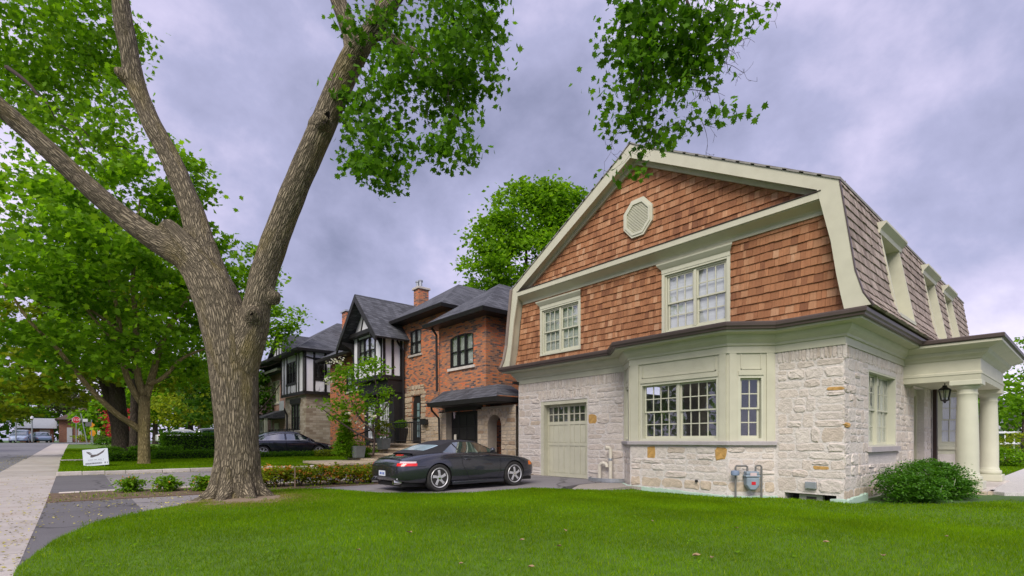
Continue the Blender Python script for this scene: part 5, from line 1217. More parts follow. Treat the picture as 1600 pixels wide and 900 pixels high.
def patch(tr, grid, d, name, mat, parent, off=.006):
    """grid: rows of points laid on the body along direction d"""
    R0 = len(grid); C0 = len(grid[0]); flat = [p for r in grid for p in r]; b = MB()
    top = cast(tr, flat, d, off); bot = cast(tr, flat, d, -.012); n = len(flat)
    fs = [(i * C0 + k, i * C0 + k + 1, (i + 1) * C0 + k + 1, (i + 1) * C0 + k) for i in range(R0 - 1) for k in range(C0 - 1)]
    ed = [k for k in range(C0)] + [(i + 1) * C0 - 1 for i in range(1, R0)] + [(R0 - 1) * C0 + k for k in range(C0 - 2, -1, -1)] + [i * C0 for i in range(R0 - 2, 0, -1)]
    b.add(top + bot, fs + [tuple(n + q for q in f) for f in fs] + [(ed[i], ed[(i + 1) % len(ed)], n + ed[(i + 1) % len(ed)], n + ed[i]) for i in range(len(ed))])
    return b.build(name, mat, parent, local=True, smooth=True, auto=40)
def seam(tr, line, d, name, parent, r=.0035, mat=None, off=.001):
    P = []
    for a, c in zip(line, line[1:]):
        a, c = Vector(a), Vector(c); n = max(2, int((c - a).length / .06)); P += [a.lerp(c, i / n) for i in range(n)]
    P.append(Vector(line[-1])); b = MB(); b.tube(cast(tr, P, d, off), r, 5); return b.build(name, mat or WELL, parent, local=True)
def make_wheel(root, x, y, R, wdt, sg, spokes=5, twist=.16, rim=.72):
    """tyre, rim and spokes; sg = side the face looks to"""
    b = MB(); prof = [(R * rim, -wdt / 2 + .01), (R * .93, -wdt / 2), (R * .985, -wdt / 2 + .025), (R, -wdt * .25), (R, wdt * .25), (R * .985, wdt / 2 - .025), (R * .93, wdt / 2), (R * rim, wdt / 2 - .01)]
    b.lathe(prof, 36, (0, 0, 0), 'y'); w_ = b.build('wheel', RUBBER, root, local=True, smooth=True, auto=35); w_.location = (x, y, R)
    r0 = R * rim; b = MB(); f = sg * wdt / 2
    b.lathe([(r0 * 1.0, -wdt / 2), (r0 * 1.02, f - sg * .005), (r0 * .99, f + sg * .004), (r0 * .90, f - sg * .012), (r0 * .88, f - sg * .06), (r0 * .9, -f)], 36, (0, 0, 0), 'y', False)
    rim_o = b.build('rim', ALLOY, w_, local=True, smooth=True, auto=40)
    b = MB(); b.lathe([(r0 * .89, f - sg * .10), (r0 * .3, f - sg * .09), (.001, f - sg * .09)], 24, (0, 0, 0), 'y', False); b.build('brake_disc', M('dark_steel', (.05, .05, .055), .5), w_, local=True)
    b = MB()
    for k in range(spokes):
        a = 2 * math.pi * k / spokes + .3; st = []
        for (rr_, hw_, dp, tw) in ((.035, .034, -.006, 0), (r0 * .45, .030, -.004, twist * .35), (r0 * .75, .036, -.008, twist * .8), (r0 * .96, .058, -.018, twist)):
            aa = a + tw; c, s_ = math.cos(aa), math.sin(aa); t = Vector((-s_, 0, c)); q = Vector((c * rr_, f + sg * dp, s_ * rr_))
            st.append([q - t * hw_, q + t * hw_, q + t * hw_ * .9 - Vector((0, sg * .04, 0)), q - t * hw_ * .9 - Vector((0, sg * .04, 0))])
        vs = [p for s__ in st for p in s__]
        b.add(vs, [(i * 4 + j, i * 4 + (j + 1) % 4, i * 4 + 4 + (j + 1) % 4, i * 4 + 4 + j) for i in range(3) for j in range(4)] + [(0, 1, 2, 3), (12, 13, 14, 15)])
    b.build('spokes', ALLOY, w_, local=True, bevel=.006)
    b = MB(); b.lathe([(.038, f - sg * .012), (.036, f + sg * .004), (.001, f + sg * .006)], 16, (0, 0, 0), 'y', False); b.build('hub_cap', CHROME, w_, local=True); return w_
def cabin(root, X, ZT, ZB, HB, classes, mats, nx=120, ns=48, tumble=.26, side=.80, solid=None):
    """greenhouse surface; classes(x, v, s, z) -> part key"""
    xs = np.linspace(X[0], X[-1], nx); zt = crom(xs, X, ZT); zb = crom(xs, X, ZB); hb = crom(xs, X, HB)
    V = []
    for i in range(nx):
        H = max(.004, zt[i] - zb[i])
        for j in range(ns):
            s = j / (ns - 1)
            if s < .58: v = s / .58 * side; y = hb[i] * (1 - tumble * v * min(1, H / .3)); z = zb[i] + H * v
            else:
                a = (s - .58) / .42 * math.pi / 2; y1 = hb[i] * (1 - tumble * side * min(1, H / .3)); y = y1 * math.cos(a) ** .75 if a < 1.57 else 0; z = zb[i] + H * (side + (1 - side) * math.sin(a) ** .9)
            V.append((xs[i], y, z, s))
    parts = {}
    for i in range(nx - 1):
        for j in range(ns - 1):
            x_ = (xs[i] + xs[i + 1]) / 2; q = V[i * ns + j]; q2 = V[(i + 1) * ns + j + 1]; s = (q[3] + q2[3]) / 2; z_ = (q[2] + q2[2]) / 2
            key = classes(x_, s, z_); 
            for sg in (1, -1):
                k2 = key if key not in ('side_window', 'rear_side_window') else (key, sg)
                parts.setdefault(k2, []).append([(V[a][0], sg * V[a][1], V[a][2]) for a in (i * ns + j, i * ns + j + 1, (i + 1) * ns + j + 1, (i + 1) * ns + j)])
    for key, qs in parts.items():
        nm = key[0] if isinstance(key, tuple) else key; idx = {}; b = MB()
        for q in qs:
            f = []
            for p in q:
                r_ = (round(p[0], 4), round(p[1], 4), round(p[2], 4))
                if r_ not in idx: idx[r_] = len(b.v); b.v.append(r_)
                f.append(idx[r_])
            f = list(dict.fromkeys(f))
            if len(f) > 2: b.f.append(f); b.mi.append(0)
        b.build(nm, mats[nm], root, local=True, smooth=True)
def mirror_and_tips(root, x, y, z, paint):
    b = MB(); b.lathe([(.02, -.09), (.055, -.07), (.07, 0), (.055, .07), (.02, .09)], 12, (0, 0, 0), 'x')
    for s in (-1, 1):
        m = MB(); m.v = [(x + a * .7, s * (y + .08) + c * 1.0, z + d * .9) for a, c, d in b.v]; m.f = b.f; m.mi = b.mi
        m.tube([(x + .02, s * (y - .04), z - .07), (x, s * (y + .05), z - .02)], .018, 6); m.build('wing_mirror', paint, root, local=True, smooth=True)

# ---- black convertible on the driveway
car = thing('convertible_car', 'black two door convertible with closed canvas roof parked before the garage', 'car', (7.66, 10.98, .0))
ST_ = [(-2.19, .50, .36, .48, .60, .64, .645), (-2.14, .70, .27, .48, .655, .70, .71), (-1.98, .82, .22, .50, .73, .775, .79), (-1.7, .885, .20, .52, .80, .85, .862), (-1.3, .895, .18, .54, .875, .92, .935), (-.9, .885, .17, .53, .90, .945, .955),
       (-.4, .862, .16, .50, .89, .92, .925), (.1, .855, .16, .50, .875, .90, .90), (.6, .855, .17, .50, .855, .885, .895), (1.0, .87, .18, .52, .835, .80, .81), (1.4, .87, .19, .53, .80, .725, .73), (1.75, .82, .20, .51, .73, .655, .66), (2.02, .70, .22, .46, .60, .575, .58), (2.17, .48, .28, .42, .50, .50, .50)]
body, tr = car_body(car, ST_, (-1.175, 1.175), PAINT)
CX = [-1.66, -1.3, -.95, -.6, -.25, .04, .36, .80]; CT = [.895, 1.0, 1.115, 1.195, 1.218, 1.195, 1.07, .885]; CB = [.86, .875, .885, .89, .885, .875, .865, .83]; CH = [.48, .62, .70, .735, .745, .75, .73, .62]
def cls(x, s, z):
    rear = -.95 + max(0, (z - .92)) * 1.5; front = .66 - max(0, (z - .90)) * 2.3
    if .03 < s < .555 and z > .90 and rear < x < front and z < 1.165:
        q = -.50 + (z - .93) * -.75
        if abs(x - q) < .022: return 'soft_frame'
        return 'side_window' if x > q else 'rear_side_window'
    if x > .055:
        return 'windscreen' if s > .60 and x < .75 else 'soft_frame'
    if -1.42 < x < -1.02 and s > .63: return 'rear_window'
    return 'soft_top'
cabin(car, CX, CT, CB, CH, cls, {'side_window': CARGLASS, 'rear_side_window': CARGLASS, 'windscreen': CARGLASS, 'rear_window': M('plastic_window', (.42, .58, .66), .12, .1, 3, coat=.8), 'soft_top': SOFT, 'soft_frame': BLACK}, side=.88)
b = MB(); b.box(-.95, .35, -.60, .60, .5, .80); b.box(-.55, -.43, -.52, -.12, .8, 1.08); b.box(-.55, -.43, .12, .52, .8, 1.08); b.build('seat', M('dark_interior', (.04, .04, .042), .8), car, local=True, bevel=.04)
for x_ in (-1.175, 1.175):
    for s in (-1, 1): make_wheel(car, x_, s * .765, .322, .25 if x_ < 0 else .21, s)
mirror_and_tips(car, .42, .80, .96, PAINT)
for s in (-1, 1):
    def pt(a, z): return (-.4, 0, z)
    grid = []
    for zz in (.585, .615, .645, .672): grid.append([(-2.35 + .0, s * y_, zz) for y_ in (.40, .48, .56, .64, .70)])
    # wrap-round lamps: cast diagonally on the rear corner
    d = Vector((1, -s * .9, 0)).normalized(); tv = Vector((s * .9, 1, 0)).normalized() * s
    G_ = lambda z0, z1, a0, a1, n=7: [[Vector((-1.98, s * .76, 0)) + Vector((-.9 * 1, s * 1.0, 0)).normalized().cross(Vector((0, 0, 1))) * (a0 + (a1 - a0) * k / n) + Vector((0, 0, z0 + (z1 - z0) * i / 3)) for k in range(n + 1)] for i in range(4)]
    patch(tr, G_(.615, .675, -.22, .22), d, 'tail_light', REDLENS, car)
    patch(tr, G_(.677, .715, -.20, .16), d, 'reverse_light', CLEARLENS, car)
    patch(tr, [[(1.72 + .05 * k, s * 1, .545 + .05 * i) for k in range(4)] for i in range(3)], (0, -s, 0), 'side_marker', ORANGE, car)
    hl = [[(2.4, s * (.48 + .06 * k), .50 + .06 * i) for k in range(5)] for i in range(4)]
    patch(tr, hl, (-1, 0, -.35), 'headlight', CLEARLENS, car)
    seam(tr, [(-.52, s, .92), (-.50, s, .62), (-.30, s, .28), (.62, s, .26), (.70, s, .45), (.70, s, .84)], (0, -s, 0), 'door_seam', car, .005)
    seam(tr, [(-2.0, s, .60), (-1.55, s, .60)], (0, -s, 0), 'bumper_seam', car, .004)
    b = MB(); P = cast(tr, [(-.44, s, .735), (-.36, s, .738), (-.26, s, .735)], (0, -s, 0), .018); b.tube(P, .013, 8); b.build('door_handle', PAINT, car, local=True, smooth=True)
    b = MB(); P = cast(tr, [(-.82, s, .24), (.80, s, .24)], (0, -s, 0), -.02); b.hexa([(-.80, s * .80, .13), (.80, s * .80, .13), (.80, s * .865, .14), (-.80, s * .865, .14), (-.80, s * .80, .24), (.80, s * .80, .24), (.80, s * .868, .21), (-.80, s * .868, .21)]); b.build('side_skirt', PAINT, car, local=True, bevel=.015)
    b = MB(); b.lathe([(.055, -2.20), (.055, -2.02)], 16, (0, s * .55, .245), 'x', False); b.lathe([(.046, -2.20), (.046, -2.04)], 16, (0, s * .55, .245), 'x', True); b.build('exhaust_pipe', CHROME, car, local=True, smooth=True, auto=40)
seam(tr, [(-2.4, -.62, .60), (-2.4, .62, .60)], (1, 0, 0), 'bumper_seam', car, .005)
patch(tr, [[(-3, -.26 + .13 * k, .36 + .05 * i) for k in range(5)] for i in range(4)], (1, 0, 0), 'plate_recess', BLACK, car, .003)
pl = patch(tr, [[(-3, -.155 + .062 * k, .375 + .04 * i) for k in range(6)] for i in range(4)], (1, 0, 0), 'licence_plate', PLATE, car, .014)
b = MB(); xx = min(v.co.x for v in pl.data.vertices) - .002
for k, y_ in enumerate((-.11, -.075, -.04, .02, .055, .09)): b.box(xx - .001, xx + .02, y_ - .011, y_ + .011, .405, .46)
b.build('plate_characters', PLATEB, pl, local=True, kind='stuff')
patch(tr, [[(-1.77 + .02 * i, -.14 + .07 * k, 2) for k in range(5)] for i in range(4)], (0, 0, -1), 'brake_light', REDLENS, car, .012)
b = MB()
P = [Vector((-1.70, y_, 0)) for y_ in np.linspace(-.58, .58, 9)]; Q = cast(tr, [(-1.74, p.y, 2) for p in P], (0, 0, -1), .012); Q2 = cast(tr, [(-2.0, p.y * .95, 2) for p in P], (0, 0, -1), .02)
b.tube(Q2, .014, 6); b.build('spoiler_lip', PAINT, car, local=True, smooth=True)
for k in range(5):
    b = MB(); b.tube(cast(tr, [(-1.52 - .035 * k, y_, 2) for y_ in np.linspace(-.36, .36, 7)], (0, 0, -1), .003), .006, 5); b.build('grille_slat', WELL, car, local=True)
b = MB(); b.box(-2.0, 2.0, -.6, .6, .13, .22); b.build('underbody', BLACK, car, local=True)

# ---- saloon and far cars
def saloon(root, paint, suv=0.0, L_=4.7, fast=False, windows='side_window'):
    k = L_ / 4.7; z_ = suv
    st = [(-2.33, .62, .36, .55, .78, .84, .85), (-2.25, .78, .28, .56, .86 + z_ * .3, .93 + z_ * .2, .94 + z_ * .2), (-1.9, .88, .22, .58, .91 + z_ * .3, .97 + z_ * .2, .99 + z_ * .2), (-1.35, .90, .2, .58, .93 + z_ * .25, .97 + z_ * .2, .98 + z_ * .2), (-.5, .905, .18, .56, .92 + z_ * .2, .95 + z_ * .2, .96 + z_ * .2),
          (.4, .905, .18, .55, .90 + z_ * .2, .94 + z_ * .2, .95 + z_ * .2), (1.0, .90, .18, .56, .88 + z_ * .2, .90 + z_ * .2, .92 + z_ * .2), (1.5, .895, .2, .57, .83 + z_ * .2, .83 + z_ * .2, .85 + z_ * .2), (2.0, .83, .22, .55, .75 + z_ * .2, .75 + z_ * .2, .77 + z_ * .2), (2.25, .66, .26, .5, .64 + z_ * .15, .66 + z_ * .15, .67 + z_ * .15), (2.36, .5, .32, .48, .55, .58, .58)]
    st = [(a[0] * k, *a[1:]) for a in st]
    body, tr = car_body(root, st, (-1.38 * k, 1.40 * k), paint, .385)
    tz = 1.43 + z_ * .9
    if suv: X = [-2.2, -2.05, -1.6, -.8, 0, .35, .8, 1.15]; ZT = [1.0, 1.38 + z_ * .6, tz - .04, tz, tz - .01, tz - .06, 1.25 + z_ * .5, .95 + z_ * .2]
    else: X = [-1.95, -1.5, -1.05, -.5, 0, .35, .85, 1.25]; ZT = [.97, 1.17, 1.34, 1.42, 1.43, 1.39, 1.17, .92]
    X = [a * k for a in X]; zb = .88 + z_ * .2; ZB = [zb - .02] * 2 + [zb] * 4 + [zb - .02, zb - .04]; HB = [.66, .76, .82, .84, .84, .83, .79, .70]
    def cl(x, s, z):
        x = x / k; rear = (-1.62 if not suv else -1.95) + (z - .95) * (.85 if not suv else .25); front = 1.0 - (z - .92) * 1.35
        if .05 < s < .52 and z > zb + .05 and rear < x < front:
            if abs(x + .28) < .035: return 'roof'
            return 'side_window' if x > -.28 else 'rear_side_window'
        if x > .38 and s > .62 and x < 1.2: return 'windscreen'
        if not suv and -1.85 < x < -1.1 and s > .62: return 'rear_window'
        if suv and x < -2.0 and s > .3: return 'rear_window'
        return 'roof'
    cabin(root, X, ZT, ZB, HB, cl, {'side_window': CARGLASS, 'rear_side_window': CARGLASS, 'windscreen': CARGLASS, 'rear_window': CARGLASS, 'roof': paint}, 70, 30)
    for x_ in (-1.38 * k, 1.40 * k):
        for s in (-1, 1): make_wheel(root, x_, s * .77, .335, .22, s, 6, .0)
    mirror_and_tips(root, .85 * k, .86, 1.0 + z_ * .3, paint)
    for s in (-1, 1):
        seam(tr, [(-1.1 * k, s, .9), (-1.0 * k, s, .3), (-.3 * k, s, .26), (-.28 * k, s, .9)], (0, -s, 0), 'door_seam', root, .006)
        seam(tr, [(-.26 * k, s, .9), (-.28 * k, s, .26), (.85 * k, s, .26), (.95 * k, s, .86)], (0, -s, 0), 'door_seam', root, .006)
        patch(tr, [[(-2.34 * k + .14 * j, s, .74 + .07 * i + z_ * .3) for j in range(4)] for i in range(3)], (0, -s, 0), 'tail_light', REDLENS, root)
        patch(tr, [[(1.92 * k + .1 * j, s, .60 + .06 * i + z_ * .15) for j in range(4)] for i in range(3)], (0, -s, 0), 'headlight', CLEARLENS, root)
        patch(tr, [[(2.14 * k + .05 * j, s, .52 + .05 * i) for j in range(3)] for i in range(2)], (0, -s, 0), 'side_marker', ORANGE, root)
        b = MB(); P = [(-1.58 * k, s * .80, zb + .06), (-1.2 * k, s * .74, zb + .34 + z_ * .4), (-.5 * k, s * .70, zb + .42 + z_ * .5), (.15 * k, s * .70, zb + .41 + z_ * .5), (1.0 * k, s * .80, zb + .06), (-1.58 * k, s * .84, zb + .05)]
        b.tube(P, .012, 5); b.build('window_trim', CHROME, root, local=True)
        b = MB(); P = cast(tr, [(-.9 * k, s, .80), (-.75 * k, s, .80)], (0, -s, 0), .02); b.tube(P, .014, 6); P = cast(tr, [(.02 * k, s, .79), (.17 * k, s, .79)], (0, -s, 0), .02); b2 = MB(); b2.tube(P, .014, 6)
        b.build('door_handle', paint, root, local=True); b2.build('door_handle', paint, root, local=True)
    return root
sal = thing('saloon_car', 'black saloon car with chrome window trim behind the low hedge', 'car', (8.55, 28.2, .27)); saloon(sal, M('blue_black_paint', (.03, .034, .055), .25, .1, 4, coat=1, spec=.6, metal=.6))
suv = thing('estate_car', 'silver estate car half hidden behind the big maple and tall hedge', 'car', (9.7, 48.0, gz(48) + .12)); saloon(suv, SILVER, .28)
pc = thing('saloon_car', 'pale grey saloon car seen over the tall hedge left of the estate', 'car', (8.0, 56.5, gz(56) + .28)); saloon(pc, M('pale_grey_paint', (.55, .57, .58), .3, .03, 5, coat=.8))
bc = thing('estate_car', 'pale blue estate car parked at the far end of the road', 'car', (-5.0, 89, gz(89) - .05), rz=R_(-95)); saloon(bc, M('pale_blue_paint', (.34, .42, .58), .3, .03, 5, coat=.8), .25)
bc2 = thing('saloon_car', 'small dark blue saloon parked just right of the pale blue estate', 'car', (-3.3, 93, gz(93) - .05), rz=R_(-80)); saloon(bc2, BLUECAR)

# ================================================================== NEIGHBOURING HOUSES
def gable_slab(b, P, vec, th=.12):
    """thin roof slab: quad P (4 pts) thickened along vec"""
    v = Vector(vec).normalized() * th; q = [Vector(p) for p in P]; b.hexa([p - v for p in q] + q)
def hip(b, x0, x1, y0, y1, z, rx0, rx1, ry, rz, th=.10):
    A, B, C_, D = (x0, y0, z), (x1, y0, z), (x1, y1, z), (x0, y1, z); E_, F_ = (rx0, ry, rz), (rx1, ry, rz)
    lo = lambda p: (p[0], p[1], p[2] - th)
    b.add([A, B, C_, D, E_, F_, lo(A), lo(B), lo(C_), lo(D)], [(0, 1, 5, 4), (1, 2, 5), (2, 3, 4, 5), (3, 0, 4), (6, 7, 1, 0), (7, 8, 2, 1), (8, 9, 3, 2), (9, 6, 0, 3), (9, 8, 7, 6)])
def fascia(b, x0, x1, y0, y1, z, h=.16, t=.06):
    b.sweep([(x1, y0), (x0, y0), (x0, y1), (x1, y1)], [(0, z - h), (t, z - h), (t + .04, z - .02), (t + .04, z), (0, z)], -1)
nb = thing('brick_house', 'orange brick house with charcoal hip roofs, black windows and timbered gable bay', 'house', (12.2, 15.7, 0))
NW = Frame((12.2, 19.05, 0), (0, -1, 0), (-1, 0, 0)); NM = Frame((12.9, 33.4, 0), (0, -1, 0), (-1, 0, 0))
wW = (.88, 2.55, 4.25, 5.62); mW = (33.4 - 22.80, 33.4 - 21.75, 5.48, 6.72); mD = (33.4 - 22.62, 33.4 - 21.78, 1.05, 3.42); lW = (2.6, 4.3, 4.2, 5.7)
b = MB(NW); b.wall(0, 3.36, 2.4, 6.2, [wW], .15)
b.T = Frame((12.2, 15.69, 0), (1, 0, 0), (0, -1, 0)); b.wall(0, 8, -.1, 6.2)
b.T = Frame((12.2, 19.05, 0), (1, 0, 0), (0, 1, 0)); b.wall(0, 1, -.1, 6.2)
b.T = NM; b.wall(33.4 - 23.45, 33.4 - 19.05, -.1, 7.2, [mW, mD], .2); b.wall(33.4 - 26.95, 33.4 - 23.45, 4.3, 7.2); b.wall(0, 33.4 - 26.95, 0, 6.6, [lW], .15)
b.T = Frame((12.9, 33.4, 0), (1, 0, 0), (0, 1, 0)); b.wall(0, 8, 0, 6.6)
b.build('wall', BRICK, nb, recalc=False)
sash_window(nb, NW, *wW, 3, 1, 1, .02, .0, 0, BLACK, blind=(1, CURT), sill=(.12, .11, .07, CONC2))
sash_window(nb, NM, *mW, 2, 1, 1, .02, 0, 0, BLACK, blind=(1, CURT), sill=(.12, .1, .07, CONC2))
sash_window(nb, NM, *lW, 2, 2, 2, .02, 0, 0, BLACK, blind=(1, CURT), sill=(.12, .1, .07, CONC2))
b = MB()
for (fr, wn) in ((NW, wW), (NM, mW)):         # shallow brick arch over the window heads
    b.T = fr; n = 12
    for k in range(n):
        ua, ub = wn[0] + (wn[1] - wn[0]) * k / n, wn[0] + (wn[1] - wn[0]) * (k + 1) / n; f = lambda u: .10 * (((u - (wn[0] + wn[1]) / 2) / ((wn[1] - wn[0]) / 2)) ** 2)
        b.add([(ua, wn[3] + .003, -.002), (ub, wn[3] + .003, -.002), (ub, wn[3] - f(ub), -.002), (ua, wn[3] - f(ua), -.002), (ua, wn[3] + .003, -.12), (ub, wn[3] + .003, -.12), (ub, wn[3] - f(ub), -.12), (ua, wn[3] - f(ua), -.12)], [(0, 1, 2, 3), (7, 6, 5, 4), (3, 2, 6, 7)])
b.build('window_arches', BRICK, nb, kind='stuff')
# roofs
b = MB(); hip(b, 11.65, 20.5, 15.15, 19.35, 6.27, 14.2, 20.2, 17.3, 8.1); b.build('wing_roof', ASPH_ROOF, nb)
b = MB(); hip(b, 12.3, 21.5, 19.0, 25.0, 7.30, 15.5, 18.5, 22.3, 9.5); b.build('main_roof', ASPH_ROOF, nb)
b = MB(); hip(b, 12.3, 21.5, 24.5, 34.2, 6.55, 16.5, 18.5, 29.5, 9.3); b.build('left_roof', ASPH_ROOF, nb)
b = MB(); fascia(b, 11.65, 19, 15.15, 19.35, 6.25); b.box(11.68, 13, 15.2, 19.3, 6.09, 6.11); b.build('wing_gutter', BLACK, nb)
b = MB(); fascia(b, 12.3, 19, 19.0, 25.0, 7.28); b.box(12.33, 13, 19.05, 24.9, 7.12, 7.14); b.build('main_gutter', BLACK, nb)
b = MB(); fascia(b, 12.3, 19, 26.9, 34.2, 6.53); b.box(12.33, 13, 26.9, 34.1, 6.37, 6.39); b.build('left_gutter', BLACK, nb)
# timbered gable bay
BX = 11.7; Y0, Y1 = 23.48, 26.95; YC = 25.3
TB = Frame((BX, Y1, 0), (0, -1, 0), (-1, 0, 0)); TS = Frame((BX, Y0, 0), (1, 0, 0), (0, -1, 0))
bw = (.72, 2.62, 5.2, 6.62)
b = MB(TB); b.wall(0, Y1 - Y0, 4.4, 6.9, [bw], .12); b.T = TS; b.wall(0, 1.3, 4.4, 6.9)
b.T = None; b.add([(BX + .01, Y1, 6.85), (BX + .01, Y0, 6.85), (BX + .01, YC, 8.55)], [(0, 1, 2)]); bay_w = b.build('bay_wall', STUCCO, nb)
def timber(fr, u0, u1, v0, v1, par, th=.035): return MB(fr).box(u0, u1, v0, v1, .001, th).build('timber', BLACK, par)
for u in (.0, .58, 2.64, 3.33): timber(TB, u, u + .13, 4.4, 6.7, bay_w)
for u in (.03, .5, .97): timber(TS, u, u + .13, 4.4, 6.6, bay_w, .033)
timber(TB, 0, 3.47, 4.36, 4.52, bay_w, .05); timber(TS, -.05, 1.25, 4.36, 4.50, bay_w, .048)
MB().box(BX - .30, BX, Y0 + .1, Y1 - .1, 6.72, 6.95).build('gable_beam', BLACK, bay_w, bevel=.02)
for s in (-1, 1):
    b = MB(); b.hexa([(BX - .03, YC + s * .10, 8.4), (BX, YC + s * .10, 8.4), (BX, YC + s * .02, 8.4), (BX - .03, YC + s * .02, 8.4), (BX - .03, YC + s * .75, 6.95), (BX, YC + s * .75, 6.95), (BX, YC + s * .63, 6.95), (BX - .03, YC + s * .63, 6.95)]); b.build('timber', BLACK, bay_w)
sash_window(nb, TB, *bw, 3, 1, 1, .02, 0, 0, BLACK, blind=(1, CURT))
GX = 11.05
b = MB()
for s in (-1, 1): gable_slab(b, [(GX, YC, 8.80), (17.2, YC, 8.80), (17.2, YC + s * 2.45, 6.28), (GX, YC + s * 2.45, 6.28)], (0, s * .75, .7), .11)
b.build('gable_roof', ASPH_ROOF, nb)
b = MB()
for s in (-1, 1): b.hexa([(GX - .03, YC, 8.74), (GX + .05, YC, 8.74), (GX + .05, YC, 8.40), (GX - .03, YC, 8.40), (GX - .03, YC + s * 2.46, 6.24), (GX + .05, YC + s * 2.46, 6.24), (GX + .05, YC + s * 2.40, 5.98), (GX - .03, YC + s * 2.40, 5.98)])
b.box(GX + .05, 12.3, YC - .06, YC + .06, 8.3, 8.5); b.build('bargeboard', BLACK, nb)
for s in (-1, 1):
    b = MB(); b.prism([(BX, YC + s * 1.62, 6.5), (BX, YC + s * 1.62, 5.9), (BX - .15, YC + s * 1.62, 6.2), (GX + .05, YC + s * 1.62, 6.42), (GX + .05, YC + s * 1.62, 6.55)], (0, s * .1, 0)); b.build('bracket', BLACK, nb)
b = MB(); b.hexa([(BX - .05, Y0 - .05, 4.36), (12.95, Y0 - .05, 4.36), (12.95, Y1, 4.36), (BX - .05, Y1, 4.36), (BX - .05, Y0 - .05, 4.30), (12.95, Y0 - .05, 4.30), (12.95, Y1, 4.30), (BX - .05, Y1, 4.30)])
b.box(12.0, 12.95, Y0, Y1, 3.6, 4.30); b.build('bay_soffit', BLACK, nb)
FB = Frame((12.35, Y1, 0), (0, -1, 0), (-1, 0, 0)); b = MB(FB); b.wall(0, Y1 - Y0, .9, 3.65, [(.5, 1.3, 1.3, 3.2), (1.9, 2.9, 1.3, 3.2)], .12); b.T = Frame((12.35, Y0, 0), (1, 0, 0), (0, -1, 0)); b.wall(0, .6, .9, 3.65)
b.build('bay_base', BLACK, nb)
for uu in ((.5, 1.3), (1.9, 2.9)): sash_window(nb, FB, uu[0], uu[1], 1.3, 3.2, 1, 3, 3, .05, 0, 0, WHITE, blind=(1, CURT), paneset=False)
# ground floor, garage, stone gateway, lean-to roof
b = MB(NW); b.wall(0, .58, -.1, 2.45); b.T = Frame((12.2, 18.5, 0), (1, 0, 0), (0, -1, 0)); b.wall(0, .45, -.1, 2.45); b.T = Frame((12.9, 22, 0), (0, -1, 0), (-1, 0, 0)); b.T = Frame((12.88, 23.4, 0), (0, -1, 0), (-1, 0, 0))
b.wall(0, 4.3, -.1, 2.3, [(.78, 1.62, 1.05, 2.31)], .1); b.build('stone_wall', BUFFM, nb)
b = MB(); A0, A1, AT = 14.68, 15.50, 2.18; yc = (A0 + A1) / 2; rr_ = (A1 - A0) / 2; zs = AT - rr_
arc = [(yc + rr_ * math.cos(t), zs + rr_ * math.sin(t)) for t in np.linspace(0, math.pi, 13)]
for x_ in (12.15, 12.6):
    b.add([(x_, 13.85, -.2), (x_, A0, -.2), (x_, A0, zs), (x_, 13.85, zs)], [(0, 1, 2, 3)]); b.add([(x_, A1, -.2), (x_, 16.16, -.2), (x_, 16.16, zs), (x_, A1, zs)], [(0, 1, 2, 3)])
    for (p, q) in zip(arc, arc[1:]):
        b.add([(x_, p[0], p[1]), (x_, q[0], q[1]), (x_, q[0], 2.5), (x_, p[0], 2.5)], [(0, 1, 2, 3)])
    b.add([(x_, 13.85, zs), (x_, A0, zs), (x_, A0, 2.5), (x_, 13.85, 2.5)], [(0, 1, 2, 3)]); b.add([(x_, A1, zs), (x_, 16.16, zs), (x_, 16.16, 2.5), (x_, A1, 2.5)], [(0, 1, 2, 3)])
for (p, q) in zip([(A1, -.2)] + arc, arc + [(A0, -.2)]): b.add([(12.15, *p), (12.6, *p), (12.6, *q), (12.15, *q)], [(0, 1, 2, 3)])
b.add([(12.15, 16.16, -.2), (12.6, 16.16, -.2), (12.6, 16.16, 2.5), (12.15, 16.16, 2.5)], [(0, 1, 2, 3)]); b.build('gateway', BUFFM, nb, recalc=False)
rng = random.Random(17); S2 = []
GW = Frame((12.15, 16.16, 0), (0, -1, 0), (-1, 0, 0))
lay_stones(GW, .0, 16.16 - A1, -.1, 2.45, [], rng, S2, .14, .24, .22, .5); lay_stones(GW, 16.16 - A0, 2.3, -.1, 2.45, [], rng, S2, .14, .24, .22, .5)
lay_stones(GW, 16.16 - A1, 16.16 - A0, AT + .2, 2.45, [], rng, S2, .12, .14, .2, .4)
for k in range(9):
    t0, t1 = math.pi * k / 9, math.pi * (k + 1) / 9; cc = (16.16 - yc, zs)
    fr = Frame((0, 0, 0), (1, 0, 0), (0, 0, 1)); tm = (t0 + t1) / 2; ca, sa = math.cos(tm), math.sin(tm)
    class V_:
        def __call__(s_, p, ca=ca, sa=sa): return GW((cc[0] + ca * p[1] - sa * p[0], cc[1] + sa * p[1] + ca * p[0], p[2]))
    S2.append(stone_poly(V_(), -.09, .09, rr_ + .01, rr_ + .24, rng, .03))
lay_stones(NW, .0, .57, -.1, 2.4, [], rng, S2, .14, .24, .22, .5)
ND = Frame((12.88, 23.4, 0), (0, -1, 0), (-1, 0, 0))
lay_stones(ND, .02, .76, 1.05, 3.6, [], rng, S2, .2, .32, .3, .6); lay_stones(ND, 1.64, 2.1, 1.05, 3.6, [], rng, S2, .2, .32, .3, .5); lay_stones(ND, 2.1, 4.3, 1.0, 2.3, [], rng, S2, .14, .24, .22, .5)
lay_stones(ND, .25, 1.95, 3.45, 3.95, [], rng, S2, .2, .26, .22, .4)
place_stones(nb, S2, BUFF, 300)
